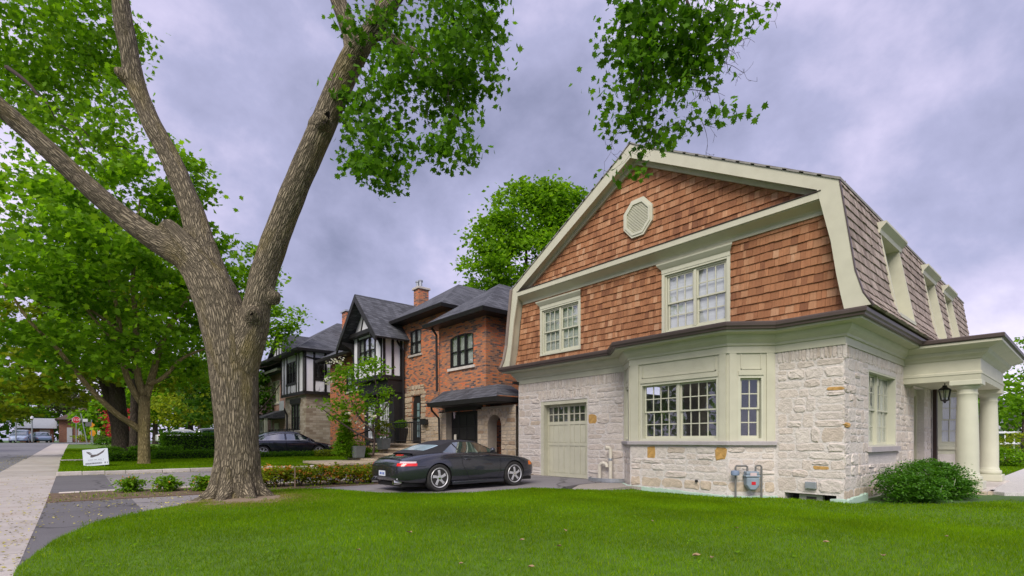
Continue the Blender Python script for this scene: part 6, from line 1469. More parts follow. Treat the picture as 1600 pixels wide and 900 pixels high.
b = MB(); b.box(12.5, 12.56, 16.1, 18.55, -.1, 2.5); gdo = b.build('garage_door', BLACK, nb)
for i in range(4):
    for j in range(4): MB().box(12.47, 12.499, 16.22 + j * .57, 16.22 + j * .57 + .5, .1 + i * .57, .1 + i * .57 + .48).build('door_panel', BLACK, gdo, bevel=.02)
MB().box(12.15, 12.5, 15.9, 18.5, 2.42, 2.75).build('lintel', BLACK, nb)
MB().box(12.3, 12.34, 17.9, 18.02, 1.15, 1.45).build('keypad', PVC, nb)
b = MB(); b.hexa([(11.35, 13.95, 2.78), (12.22, 15.0, 3.34), (12.22, 18.7, 3.34), (11.35, 18.5, 2.78), (11.35, 13.95, 2.70), (12.22, 15.0, 3.2), (12.22, 18.7, 3.2), (11.35, 18.5, 2.70)])
b.add([(11.35, 13.95, 2.82), (12.9, 13.95, 2.82), (12.9, 15.0, 3.34), (12.22, 15.0, 3.34)], [(0, 1, 2, 3)]); b.build('lean_to_roof', ASPH_ROOF, nb)
b = MB(); b.sweep([(12.9, 13.95), (11.35, 13.95), (11.35, 18.5), (12.2, 18.7)], [(-.02, 2.60), (.05, 2.60), (.08, 2.77), (-.02, 2.77)], -1); b.box(11.38, 12.9, 14.0, 18.45, 2.58, 2.61); b.build('lean_to_gutter', BLACK, nb)
# arched door
b = MB(ND); n = 10; u0, u1 = .78, 1.62; uc = (u0 + u1) / 2; r_ = (u1 - u0) / 2
pts = [(u0, 1.05, -.08), (u1, 1.05, -.08)] + [(uc + r_ * math.cos(t), 3.0 + r_ * math.sin(t), -.08) for t in np.linspace(0, math.pi, 13)]
b.prism([tuple(ND(p)) for p in pts], (.05, 0, 0)) if False else None
b.T = None; b.prism([tuple(ND(p)) for p in pts], (.06, 0, 0)); dr = b.build('arched_door', BLACK, nb)
MB(ND).box(uc - .02, uc + .2, 1.35, 3.05, -.079, -.07).build('door_glass', M('teal_glass', (.18, .26, .28), .1, .2, 3, coat=.6), dr)
for k in range(4): MB(ND).box(uc - .02, uc + .2, 1.65 + k * .34, 1.69 + k * .34, -.0695, -.06).build('glazing_bar', BLACK, dr)
for (x_, y_, zt, zl) in ((12.0, 18.98, 6.3, 3.35), (12.75, 23.3, 6.3, 1.1)):
    b = MB(); b.tube([(x_ - .25, y_ + .15, zt), (x_ - .2, y_ + .1, zt - .15), (x_ + .02, y_, zt - .5), (x_ + .05, y_, zl)], .05, 8); b.build('downspout', BLACK, nb)
b = MB(); b.tube([(11.42, 18.45, 2.62), (11.5, 18.5, 2.45), (12.0, 18.75, 2.15), (12.08, 18.78, .1)], .045, 8); b.build('downspout', BLACK, nb)
b = MB(); b.box(14.7, 15.35, 25.05, 25.6, 7.0, 9.75); ch_ = b.build('chimney', BRICK, nb)
MB().box(14.62, 15.43, 24.97, 25.68, 9.75, 9.88).build('chimney_cap', CONC2, ch_, bevel=.02)
for k in range(3): MB().lathe([(.09, 9.9), (.09, 10.2), (.13, 10.22), (.13, 10.27), (.02, 10.32)], 12, (14.88 + .1 * (k == 1), 25.48 - .16 * k, 0)).build('flue_pot', GALV, ch_, smooth=True, auto=35)
b = MB()
for i in range(9): b.tube([(12.65, 21.7 + i * .14, 5.5), (12.65, 21.7 + i * .14, 5.85)], .01, 5)
b.tube([(12.65, 21.65, 5.86), (12.65, 22.9, 5.86)], .014, 5); b.build('window_guard', IRON, nb)

# timbered house
tb = thing('timbered_house', 'white and black half timbered house with stone ground floor beyond the brick house', 'house', (11.8, 34.8, 0))
T1_ = Frame((11.8, 39.2, 0), (0, -1, 0), (-1, 0, 0)); T2_ = Frame((11.8, 34.8, 0), (1, 0, 0), (0, -1, 0)); z0 = .3
fw = (1.35, 3.2, 5.2, 6.7); lw = (1.35, 3.2, 1.9, 3.75); sw1 = (.75, 1.35, 5.4, 6.8)
b = MB(T1_); b.wall(0, 4.4, 0, 4.3, [lw], .15); b.T = T2_; b.wall(0, 1.6, 0, 4.3); b.T = Frame((13.4, 34.8, 0), (1, 0, 0), (0, -1, 0)); b.wall(0, 6, 0, 7); b.build('wall', HSTONE, tb, recalc=False)
T1u = Frame((11.6, 39.4, 0), (0, -1, 0), (-1, 0, 0)); T2u = Frame((11.6, 34.6, 0), (1, 0, 0), (0, -1, 0))
b = MB(T1u); b.wall(0, 4.8, 4.4, 7.3, [fw], .12); b.T = T2u; b.wall(0, 2.0, 4.4, 7.3, [sw1], .1); ub = b.build('upper_wall', STUCCO, tb)
for u in (0, .55, 1.2, 3.22, 3.75, 4.62): timber(T1u, u, u + .16, 4.4, 7.2, ub)
for u in (1.0, 1.75, 2.4, 3.4): timber(T1u, u + .3, u + .4, 4.5, 5.15, ub, .03)
for u in (0, .6, 1.36, 1.85): timber(T2u, u, u + .14, 4.4, 7.2, ub)
timber(T1u, 0, 4.8, 4.3, 4.5, ub, .06); timber(T2u, -.05, 2, 4.3, 4.5, ub, .058); timber(T1u, 1.1, 3.4, 5.05, 5.2, ub, .05); timber(T2u, .6, 1.5, 5.25, 5.4, ub, .05)
for (fr, us) in ((T1u, (1.85, 2.3, 2.75)), (T2u, (.86, 1.2))):
    for u in us:
        b = MB(fr); b.lathe([(.20, 0.0), (.20, .02)], 18, (0, 0, 0)) if False else None
        b.T = None; b.prism([tuple(fr((u + .15 * math.cos(t), 4.78 + .25 * math.sin(t), .012))) for t in np.linspace(0, 2 * math.pi, 17)[:-1]], tuple(fr.n * .02)); b.build('oval_panel', STUCCO, ub)
sash_window(tb, T1u, *fw, 3, 2, 3, .02, 0, 0, BLACK, blind=(1, CURT), paneset=False); sash_window(tb, T2u, *sw1, 2, 2, 3, .02, 0, 0, BLACK, blind=(1, CURT), paneset=False)
sash_window(tb, T1_, *lw, 3, 1, 2, .02, 0, 0, BLACK, blind=(1, CURT), paneset=False, sill=(.1, .1, .06, CONC2))
MB(T1_).box(1.2, 3.35, 3.77, 4.1, .001, .06).build('lintel', BLACK, tb)
b = MB(); hip(b, 11.1, 21, 34.2, 46, 7.3, 16, 18, 40, 10.6); b.build('roof', ASPH_ROOF, tb)
b = MB(); fascia(b, 11.1, 18, 34.2, 46, 7.28); b.box(11.1, 13.6, 34.2, 40, 7.12, 7.14); b.build('gutter', BLACK, tb)
b = MB()
for s in (-1, 1): gable_slab(b, [(11.0, 38.6, 8.9), (15, 38.6, 8.9), (15, 38.6 + s * 2.4, 7.2), (11.0, 38.6 + s * 2.4, 7.2)], (0, s * .6, .8), .1)
b.build('gable_roof', ASPH_ROOF, tb)
b = MB(); b.add([(11.3, 36.6, 7.3), (11.3, 40.6, 7.3), (11.3, 38.6, 8.75)], [(0, 1, 2)]); b.build('gable_wall', STUCCO, tb)
for u in (-.9, -.35, .3, .9): MB().box(11.25, 11.3, 38.6 + u - .06, 38.6 + u + .06, 7.3, 8.75 - abs(u) * .75 - .1).build('timber', BLACK, tb)
b = MB(); b.box(15.5, 16.5, 37.0, 37.8, 9, 10.9); c2 = b.build('chimney', BRICK, tb); MB().box(15.4, 16.6, 36.9, 37.9, 10.9, 11.02).build('chimney_cap', GALV, c2)
b = MB(); b.tube([(11.55, 34.4, 7.1), (11.65, 34.5, 6.8), (13.5, 34.72, 6.5), (13.5, 34.72, .3)], .05, 8); b.build('downspout', BLACK, tb)
# plain pink brick house beyond
pk = thing('brick_house', 'pale pink brick house with cream trim, farthest left of the row', 'house', (12.5, 41.6, 0))
PF = Frame((12.5, 52, 0), (0, -1, 0), (-1, 0, 0))
hs = [(10.4 - 3.2, 10.4 - 1.4, 4.2, 6.0), (10.4 - 7.4, 10.4 - 5.6, 4.2, 6.0), (10.4 - 7.2, 10.4 - 5.4, .9, 3.0)]
b = MB(PF); b.wall(0, 10.4, 0, 6.6, hs, .15); b.T = Frame((12.5, 41.6, 0), (1, 0, 0), (0, -1, 0)); b.wall(0, 8, 0, 6.6); b.build('wall', PINKBRICK, pk, recalc=False)
for h in hs: sash_window(pk, PF, *h, 2, 2, 2, .06, .06, .04, TRIM2, blind=(1, CURT), paneset=False, sill=(.1, .1, .06, CONC2))
b = MB(); hip(b, 11.8, 21, 41, 52.5, 6.75, 15.5, 18, 47, 9.4); b.build('roof', ASPH_ROOF, pk)
b = MB(); fascia(b, 11.8, 18, 41, 52.5, 6.72); b.build('gutter', TRIM2, pk)
MB(PF).box(.5, 9.9, 3.25, 3.45, .001, .12).build('string_course', CONC2, pk)
b = MB(); b.hexa([(10.9, 41.4, 3.0), (12.5, 41.4, 3.6), (12.5, 45.4, 3.6), (10.9, 45.4, 3.0), (10.9, 41.4, 2.9), (12.5, 41.4, 2.9), (12.5, 45.4, 2.9), (10.9, 45.4, 2.9)]); b.build('porch_roof', ASPH_ROOF, pk)
for y_ in (41.6, 45.2): MB().box(11.0, 11.2, y_ - .1, y_ + .1, 0, 2.9).build('porch_post', TRIM2, pk)
MB().box(12.42, 12.49, 43, 44.1, .4, 2.6).build('front_door', TRIM, pk)
b = MB(); b.tube([(12.0, 44.6, 6.5), (12.3, 44.6, 6.2), (12.4, 44.6, .3)], .05, 8); b.build('downspout', TRIM2, pk)
bb = thing('basketball_backboard', 'grey basketball backboard on a black pole before the pink brick house', 'backboard', at(440, 690, 34))
c = at(440, 634, 34); b = MB(); b.box(c.x - .02, c.x + .02, c.y - .45, c.y + .45, c.z - .32, c.z + .32); b.build('board', M('backboard_grey', (.45, .48, .52), .5), bb, bevel=.01)
b = MB(); b.tube([(c.x + .05, c.y, c.z), (c.x + .35, c.y, c.z - .6), (c.x + .35, c.y, .3)], .06, 8); b.build('pole', IRON, bb)
# far houses at the end of the street
fh = thing('brick_house', 'red brick house with white porch at the end of the street', 'house', (0, 100, .97)); z0 = .9
b = MB(); b.box(-1.64, 6, 100, 106, z0, z0 + 3.4); b.build('wall', FARBRICK, fh)
b = MB(); hip(b, -2.1, 6.5, 99.5, 106.5, z0 + 3.4, 1.2, 3.2, 103, z0 + 5.4); b.build('roof', M('brown_roof', (.10, .07, .06), .8), fh)
for x_ in (.6, 1.05, 1.5): MB().box(x_, x_ + .36, 99.7, 99.99, z0 + .8, z0 + 2.3).build('window', GLASS if False else STUCCO, fh)
MB().box(-.75, -.15, 99.9, 99.99, z0, z0 + 2.2).build('door', STUCCO, fh)
MB().box(.45, 3.9, 98.4, 99.99, z0 + 2.4, z0 + 2.7).build('porch_roof', STUCCO, fh)
for x_ in (.5, 1.9, 3.7): MB().box(x_, x_ + .1, 98.45, 98.6, z0, z0 + 2.4).build('porch_post', STUCCO, fh)
fg = thing('garage', 'far brick garage with white door and grey roof left of the red brick house', 'garage', (-8, 104, .97))
b = MB(); b.box(-6.0, -2.35, 104, 109, z0, z0 + 2.2); b.build('wall', FARBRICK, fg)
MB().box(-3.85, -2.7, 103.9, 103.99, z0, z0 + 1.9).build('door', STUCCO, fg)
b = MB(); b.add([(-6.4, 103.4, z0 + 2.1), (-1.95, 103.4, z0 + 2.1), (-1.95, 109.5, z0 + 2.1), (-6.4, 109.5, z0 + 2.1), (-6.4, 106.5, z0 + 3.7), (-1.95, 106.5, z0 + 3.7)], [(0, 1, 5, 4), (2, 3, 4, 5), (0, 4, 3), (1, 2, 5), (0, 3, 2, 1)]); b.build('roof', M('pale_roof', (.3, .32, .36), .8), fg)
lh = thing('brick_house', 'low red brick house behind the trees across the road', 'house', (-24, 84, .9))
b = MB(); b.box(-26, -17, 84, 92, z0, z0 + 3.2); b.build('wall', FARBRICK, lh)
b = MB(); hip(b, -26.6, -16.4, 83.4, 92.6, z0 + 3.2, -23, -20, 88, z0 + 5.4); b.build('roof', MATS['brown_roof'], lh)
for x_ in (-25, -22, -19): MB().box(x_, x_ + 1.2, 83.9, 83.99, z0 + 1, z0 + 2.3).build('window', STUCCO, lh)
rh = thing('house', 'white house with slate grey gable roof seen right of the porch columns', 'house', (54, 6, 0))
c = at(1566, 640, 46); b = MB(); b.box(c.x, c.x + 7, c.y - 2, c.y + 5, -.3, 3.4); b.build('wall', STUCCO, rh)
b = MB(); b.add([(c.x - .5, c.y - 2.6, 3.3), (c.x + 7.5, c.y - 2.6, 3.3), (c.x + 7.5, c.y + 5.6, 3.3), (c.x - .5, c.y + 5.6, 3.3), (c.x - .5, c.y + 1.5, 5.9), (c.x + 7.5, c.y + 1.5, 5.9)], [(0, 1, 5, 4), (2, 3, 4, 5), (0, 4, 3), (1, 2, 5), (0, 3, 2, 1)]); b.build('roof', M('far_slate', (.10, .10, .13), .8), rh)
MB().box(c.x - .05, c.x - .01, c.y - 1.2, c.y - .2, 1.6, 3.0).build('window', DARKROOM, rh)
MB().box(c.x - 1.8, c.x - .01, c.y - 2.2, c.y + 2, 2.0, 2.2).build('balcony', STUCCO, rh)
rf = thing('railing_fence', 'white rail fence behind shrubs at the right picture edge', 'fence', (34, 4, 0))
b = MB()
for k in range(16):
    p = at(1556, 700, 30) + Vector((.5 * k, -.35 * k, 0)); MB().box(p.x - .03, p.x + .03, p.y - .03, p.y + .03, -.3, 1.75).build('picket', WHITE, rf)
p = at(1556, 700, 30); q = p + Vector((7.5, -5.2, 0))
for zz in (1.0, 1.65): MB().tube([(p.x, p.y, zz), (q.x, q.y, zz)], .07, 6).build('rail', WHITE, rf)

# ================================================================== NEIGHBOUR'S ENTRANCE
st = thing('stone_steps', 'stepped buff stone entrance stairs and terrace before the arched door', 'steps', (10.5, 21, 0))
for (x0, x1, y0, y1, zt) in ((9.6, 10.35, 18.9, 22.6, .40), (10.3, 11.0, 19.2, 22.8, .62), (10.95, 11.65, 19.4, 23.0, .84), (11.6, 12.9, 19.5, 24.6, 1.05)):
    n = 4
    for k in range(n):
        a = y0 + (y1 - y0) * k / n; MB().box(x0 - .06, x1, a + .008, a + (y1 - y0) / n - .008, zt - .09, zt + random.uniform(-.006, .006)).build('slab', M('buff_flagstone', (.46, .38, .28), .9, .18, 5, .5, 30, rnd=.18), st, bevel=.015)
    yy = y0
    while yy < y1 - .05:
        w_ = min(random.uniform(.3, .6), y1 - yy); MB().box(x0, x1 - .1, yy + .01, yy + w_ - .01, zt - .5, zt - .095).build('riser_stone', BUFF, st, bevel=.02); yy += w_
pfm = thing('stone_platform', 'low flat slab platform edged with stone left of the entrance steps', 'platform', (8.4, 20.5, 0))
for k in range(4):
    for j in range(2): MB().box(7.45 + j * 1.05, 7.45 + j * 1.05 + 1.03, 19.4 + k * .75, 19.4 + k * .75 + .73, .22, .32).build('slab', MATS['buff_flagstone'], pfm, bevel=.015)
for k in range(6): MB().box(7.55, 7.9, 19.45 + k * .5, 19.45 + k * .5 + .48, -.1, .215).build('edge_stone', BUFF, pfm, bevel=.02)
for k in range(5): MB().box(7.92 + k * .33, 7.92 + k * .33 + .31, 19.5, 19.8, -.1, .214).build('edge_stone', BUFF, pfm, bevel=.02)
rl = thing('iron_railing', 'black iron railing rising beside the stone steps and across the terrace', 'railing', (11, 22, .4))
path = [Vector((9.65, 22.35, .41)), Vector((11.55, 22.7, 1.06)), Vector((11.65, 19.7, 1.06))]
for p in path: MB().tube([p, p + Vector((0, 0, 1.02))], .03, 6).build('post', IRON, rl)
MB().tube([p + Vector((0, 0, .95)) for p in path], .032, 6).build('top_rail', IRON, rl); MB().tube([p + Vector((0, 0, .12)) for p in path], .016, 6).build('bottom_rail', IRON, rl)
for a, c, n in ((path[0], path[1], 14), (path[1], path[2], 20)):
    for k in range(1, n): p = a.lerp(c, k / n); MB().tube([p + Vector((0, 0, .12)), p + Vector((0, 0, .95))], .014, 5).build('baluster', IRON, rl)
r2 = thing('iron_railing', 'black iron railing along the front of the timbered house', 'railing', (10.9, 37, .4))
for k in range(8): MB().tube([(11.0, 34.8 + k * .8, .6), (11.0, 34.8 + k * .8, 2.0)], .03, 5).build('post', IRON, r2)
MB().tube([(11.0, 34.8, 1.95), (11.0, 40.4, 1.95)], .025, 5).build('top_rail', IRON, r2)
for k in range(46): MB().tube([(11.0, 34.9 + k * .12, .7), (11.0, 34.9 + k * .12, 1.95)], .01, 4).build('baluster', IRON, r2)
MB().box(11.0, 11.8, 34.8, 40.4, 0, .7).build('terrace_base', HSTONE, r2)
def planter(name, label, p, h, w0, w1, mat, fl, fmat, round_=False, blob=None, ribs=False):
    t = thing(name, label, 'planter', p)
    b = MB()
    if round_: b.lathe([(w0, 0), (w1, h), (w1 * .9, h), (w1 * .85, h - .05)], 20, p)
    else:
        x_, y_, z_ = p; b.hexa([(x_ - w0, y_ - w0, z_), (x_ + w0, y_ - w0, z_), (x_ + w0, y_ + w0, z_), (x_ - w0, y_ + w0, z_), (x_ - w1, y_ - w1, z_ + h), (x_ + w1, y_ - w1, z_ + h), (x_ + w1, y_ + w1, z_ + h), (x_ - w1, y_ + w1, z_ + h)])
    pot = b.build('pot', mat, t, bevel=.01)
    if ribs:
        for k in range(6):
            u = -w0 + 2 * w0 * k / 5; MB().hexa([(p[0] - w0 - .015, p[1] + u - .02, p[2]), (p[0] - w0, p[1] + u - .02, p[2]), (p[0] - w0, p[1] + u + .02, p[2]), (p[0] - w0 - .015, p[1] + u + .02, p[2]), (p[0] - w1 - .015, p[1] + u * w1 / w0 - .02, p[2] + h), (p[0] - w1, p[1] + u * w1 / w0 - .02, p[2] + h), (p[0] - w1, p[1] + u * w1 / w0 + .02, p[2] + h), (p[0] - w1 - .015, p[1] + u * w1 / w0 + .02, p[2] + h)]).build('rib', mat, pot)
    c = Vector((p[0], p[1], p[2] + h + (blob or .16)))
    lf = leaf_mesh('foliage', clumps([(c, (w1 * 1.25, w1 * 1.25, blob or .2), fl)], 8, .05), .07, LEAFB, DIAM); link('foliage', off_mesh(lf, t), t, 'stuff')
    if fmat: lf = leaf_mesh('flowers', clumps([(c + Vector((-.05, 0, .06)), (w1 * 1.1, w1 * 1.2, .16), 90)], 5, .03), .075, fmat, OVAL); link('flowers', off_mesh(lf, t), t, 'stuff')
    return t
PGREY = M('grey_planter', (.16, .18, .18), .7, .15, 6, .2, 40)
planter('planter', 'plain grey square planter with salmon flowers on the lowest step', tuple(at(560, 715, 22.4)), .52, .19, .25, PGREY, 260, LEAFP)
planter('planter', 'ribbed grey planter with pink flowers on the middle step', tuple(at(600, 702, 23.3)), .50, .19, .24, PGREY, 340, LEAFP, ribs=True)
planter('planter', 'tall black tapered planter holding a clipped round boxwood ball', tuple(at(627, 692.5, 24.4)), .72, .17, .25, BLACK, 900, None, blob=.2)
gp = leaf_mesh('foliage', clumps([(at(597, 668, 23.6), (.35, .35, .35), 300)], 20, .1), .22, LEAFY, [(-.03, 0, 0), (.03, 0, 0), (.02, .6, .1), (0, 1, -.1), (-.02, .6, .1)])
gp.name = 'ornamental_grass'; o = link('ornamental_grass', gp); tag(o, 'spiky yellow green ornamental grass above the ribbed planter', 'plant')
for (lab, px, py, t) in (('black carriage lamp on the wall right of the arched door', 660, 648, 27.0), ('black carriage lamp under the lean-to roof beside the garage door', 711, 648, 22.0), ('black carriage lamp left of the arched door by the downspout', 628, 648, 26.6)):
    c = at(px, py, t); ln = thing('wall_lantern', lab, 'lamp', c)
    b = MB(); b.lathe([(.02, .30), (.12, .18), (.13, .16), (.02, .16)], 6, c); b.lathe([(.09, -.16), (.09, -.19), (.03, -.24)], 6, c); [b.tube([c + Vector((.085 * math.cos(a), .085 * math.sin(a), -.17)), c + Vector((.12 * math.cos(a), .12 * math.sin(a), .17))], .009, 5) for a in np.arange(0, 6.2, math.pi / 3)]; b.tube([c + Vector((0, 0, .3)), c + Vector((.1, 0, .36)), c + Vector((.5, 0, .36))], .015, 5); b.build('lantern_frame', IRON, ln)
    b = MB(); b.lathe([(.075, -.16), (.11, .16)], 6, c); b.build('lantern_glass', CLEARLENS, ln)
mbx = thing('mailbox', 'black wall mailbox beside the arched door of the brick house', 'mailbox', (12.7, 21.2, 2.1)); b = MB(); b.box(12.68, 12.85, 21.0, 21.5, 1.95, 2.2); b.build('box', IRON, mbx, bevel=.02); MB().box(12.66, 12.7, 20.98, 21.52, 2.2, 2.23).build('lid', IRON, mbx)
# kerb of the neighbour's lawn
kb = thing('stone_kerb', 'low pale stone kerb along the neighbouring lawn edge', 'kerb', (3, 21, .1)); x_ = -.4; rng = random.Random(8)
while x_ < 7.4:
    w_ = rng.uniform(.5, 1.0); yy = 21.12 - max(0, x_ - 4) * .27; y2 = 21.12 - max(0, x_ + w_ - 4) * .27; zz = gz(21) + .11 + rng.uniform(-.01, .01)
    MB().hexa([(x_, yy - .09, -.1), (x_ + w_ - .012, y2 - .09, -.1), (x_ + w_ - .012, y2 + .09, -.1), (x_, yy + .09, -.1), (x_, yy - .08, zz), (x_ + w_ - .012, y2 - .08, zz), (x_ + w_ - .012, y2 + .09, zz), (x_, yy + .09, zz)]).build('kerb_stone', CONC2, kb, bevel=.015); x_ += w_
kb2 = thing('stone_kerb', 'broken concrete edging between the two driveways left of the shrubs', 'kerb', (.3, 14.9, 0)); x_ = -.25
while x_ < 6.3:
    w_ = rng.uniform(.35, .8); yy = 15.0 - max(0, x_) * .1
    MB().hexa([(x_, yy - .07, -.1), (x_ + w_ - .02, yy - .07 - .1 * w_, -.1), (x_ + w_ - .02, yy + .07 - .1 * w_, -.1), (x_, yy + .07, -.1)] + [(a, c, .055 + rng.uniform(-.01, .01)) for a, c in ((x_, yy - .06), (x_ + w_ - .02, yy - .06 - .1 * w_), (x_ + w_ - .02, yy + .06 - .1 * w_), (x_, yy + .06))]).build('edging_stone', CONC2, kb2, bevel=.015); x_ += w_

# ================================================================== SHRUBS, HEDGES, FLOWERS
def shrub(name, label, cat, base, ells, leaf, mat, per=22, spread=.07, extra=None, group=None, stems=5, tmpl=DIAM):
    t = thing(name, label, cat, base, group=group); B = Vector(base); cen = sum((Vector(e_[0]) for e_ in ells), Vector()) / len(ells)
    ch = []
    for k in range(stems):
        c, r, n = ells[k % len(ells)]; q = Vector(c) + Vector((random.uniform(-.6, .6) * r[0], random.uniform(-.6, .6) * r[1], random.uniform(.0, .5) * r[2]))
        b0 = Vector((B.x + (q.x - B.x) * .25, B.y + (q.y - B.y) * .25, B.z - .04)); ch.append([(b0, .015), (b0.lerp(q, .5) + Vector((random.uniform(-.03, .03), 0, .05)), .010), (q, .004)])
    me = limbs_mesh('stems', ch, TWIG, 5); link('stems', off_mesh(me, t), t)
    p = clumps(ells, per, spread, .5); p = p[p[:, 2] > B.z + .01]
    lf = leaf_mesh('foliage', p, RNG.uniform(leaf * .6, leaf * 1.3, len(p)), mat, tmpl, up=.55); link('foliage', off_mesh(lf, t), t, 'stuff')
    if extra:
        em, en, es = extra; p = clumps([(c, (r[0] * 1.02, r[1] * 1.02, r[2] * 1.02), int(en * n / sum(e_[2] for e_ in ells)) + 1) for c, r, n in ells], 9, .06, .85); p = p[p[:, 2] > B.z + .06]
        lf = leaf_mesh('blooms', p, RNG.uniform(es * .7, es * 1.3, len(p)), em, OVAL, up=.5); link('blooms', off_mesh(lf, t), t, 'stuff')
    return t
V3 = lambda x, y, z: Vector((x, y, z))
shrub('boxwood_shrub', 'low bright boxwood shrub at the foot of the stone corner', 'shrub', (13.7, 2.75, -.16), [(V3(13.55, 2.8, .22), (.5, .5, .42), 3900), (V3(14.15, 2.65, .30), (.55, .5, .45), 4500), (V3(13.05, 2.95, .12), (.2, .2, .42), 750), (V3(14.0, 2.4, .1), (.5, .3, .3), 1800)], .05, BOXL, 40, .075, stems=9)
shrub('boxwood_shrub', 'wider boxwood shrub against the porch plinth, right one of the pair', 'shrub', (15.2, 2.4, -.18), [(V3(14.95, 2.5, .34), (.6, .5, .45), 4800), (V3(15.6, 2.3, .25), (.6, .45, .40), 4500), (V3(15.2, 2.1, .08), (.55, .3, .3), 2100), (V3(14.7, 2.75, .45), (.35, .4, .32), 1350)], .05, BOXL, 40, .075, stems=9)
for (x_, y_, z_, lab) in ((13.9, 2.2, .1, 'leftmost white plant tag in the boxwood'), (14.35, 2.05, .22, 'middle white plant tag in the boxwood'), (14.95, 1.78, .1, 'slanted white plant tag at the lower right of the boxwood')):
    b = MB(); b.hexa([(x_, y_, z_), (x_ + .03, y_, z_), (x_ + .03, y_ + .002, z_), (x_, y_ + .002, z_), (x_ - .04, y_ - .03, z_ + .14), (x_ + .0, y_ - .03, z_ + .15), (x_ + .0, y_ - .027, z_ + .15), (x_ - .04, y_ - .027, z_ + .14)]); tag(b.build('plant_tag', PVC), lab, 'tag')
for i, (px, py, lab) in enumerate(((204, 776, 'small green azalea bush nearest the sidewalk in the border strip'), (261, 774, 'middle green azalea bush in the border strip between driveways'), (317, 770, 'green azalea bush close left of the big maple trunk'))):
    p = at(px, py, 11.55 + .2 * i); p.z = .02
    shrub('azalea_bush', lab, 'shrub', p, [(p + V3(-.07, 0, .17), (.19, .19, .18), 460), (p + V3(.11, .05, .16), (.17, .17, .16), 380), (p + V3(0, -.05, .27), (.12, .12, .12), 200)], .065, LEAFB, 14, .06, (LEAFA, 60, .05), stems=7, tmpl=OVAL)
for i in range(7):
    p = V3(3.55 + i * .45, 13.75 - .07 * i, .02)
    shrub('azalea_bush', ('azalea bush touching the right side of the big maple trunk', 'orange blooming azalea just behind the thin wooden stake', 'third azalea of the border row counted from the maple trunk', 'middle azalea of the border row right of the maple', 'azalea before the stone platform, fifth from the maple trunk', 'second to last azalea of the row, next but one to the car', 'last azalea of the row, just behind the convertible')[i], 'shrub', p, [(p + V3(-.08, 0, .26), (.30, .28, .24), 520), (p + V3(.12, .08, .34), (.26, .26, .2), 420)], .075, LEAFY, 14, .06, (LEAFA, 210, .06), group='azalea bushes along the driveway border', stems=7, tmpl=OVAL)
bs = V3(4.25, 13.35, 0.0); b = MB(); b.box(bs.x - .012, bs.x + .012, bs.y - .012, bs.y + .012, 0, .5); tag(b.build('wooden_stake', M('weathered_wood', (.3, .22, .15), .9)), 'thin wooden stake standing before the azalea row', 'stake')
def hedge(label, x0, x1, y0, y1, zb, zt, n, mat, leaf=.07, group=None):
    t = thing('hedge', label, 'hedge', ((x0 + x1) / 2, (y0 + y1) / 2, zb)); N_ = n
    P = np.column_stack([RNG.uniform(x0, x1, N_), RNG.uniform(y0, y1, N_), RNG.uniform(zb, zt, N_)])
    f = RNG.integers(0, 4, N_); P[f == 0, 1] = y0; P[f == 1, 2] = zt; P[f == 2, 0] = np.where(RNG.random((f == 2).sum()) < .5, x0, x1)
    P += RNG.normal(size=P.shape) * np.array([.05, .05, .035]) + np.array([0, 0, 1]) * (np.array([noise.noise((a * 1.4, c * 1.4, 1)) for a, c, _ in P]) * .07)[:, None]
    lf = leaf_mesh('foliage', P, RNG.uniform(leaf * .6, leaf * 1.3, N_), mat, DIAM, up=.35); link('foliage', off_mesh(lf, t), t, 'stuff')
    ch = [[(V3(x0 + (x1 - x0) * (k + .5) / 8, (y0 + y1) / 2, zb - .1), .03), (V3(x0 + (x1 - x0) * (k + .5) / 8 + .05, (y0 + y1) / 2, (zb + zt) / 2), .02), (V3(x0 + (x1 - x0) * (k + .5) / 8, (y0 + y1) / 2, zt - .08), .008)] for k in range(8)]
    me = limbs_mesh('stems', ch, TWIG, 5); link('stems', off_mesh(me, t), t)
    MB().box(x0 + .1, x1 - .1, y0 + .1, y1 - .1, zb, zt - .1).build('shade_core', M('hedge_shade', (.012, .03, .008), .95), t)  # solid dark core; the shade between the leaves is put into its colour
hedge('tall clipped boxwood hedge hiding the cars left of the big maple', 3.4, 7.6, 30.6, 31.6, .42, 1.55, 9000, LEAF, .085)
hedge('low clipped hedge right of the mossy street tree at the lawn edge', 2.6, 5.6, 26.35, 26.85, .35, .72, 3800, LEAF, .075)
hedge('short low hedge left of the mossy street tree', .95, 1.9, 25.6, 26.1, .33, .70, 1500, LEAF, .075)
hedge('small square hedge behind the mossy street tree trunk', 2.0, 3.9, 28.6, 29.1, .38, .88, 2600, LEAF, .08)
hedge('small hedge block left of the twin trunk tree', .9, 1.6, 28.9, 29.5, .38, .85, 1200, LEAF, .08)
hedge('low clipped hedge before the black saloon car', 5.6, 9.4, 26.3, 26.9, .35, .60, 4200, LEAF, .075)
hedge('yellow green low hedge at the right end before the saloon', 9.4, 10.9, 26.0, 26.7, .30, .66, 2000, LEAFY, .075)
for (px, py, lab) in ((275, 704, 'blue hosta clump at the foot of the tall hedge, left one'), (314, 704, 'blue hosta clump near the trunk at the tall hedge, right one')):
    p = at(px, py, 26.8); shrub('hosta', lab, 'plant', p, [(p + V3(0, 0, .1), (.4, .3, .16), 160)], .2, HOSTA, 20, .12, stems=4, tmpl=OVAL)
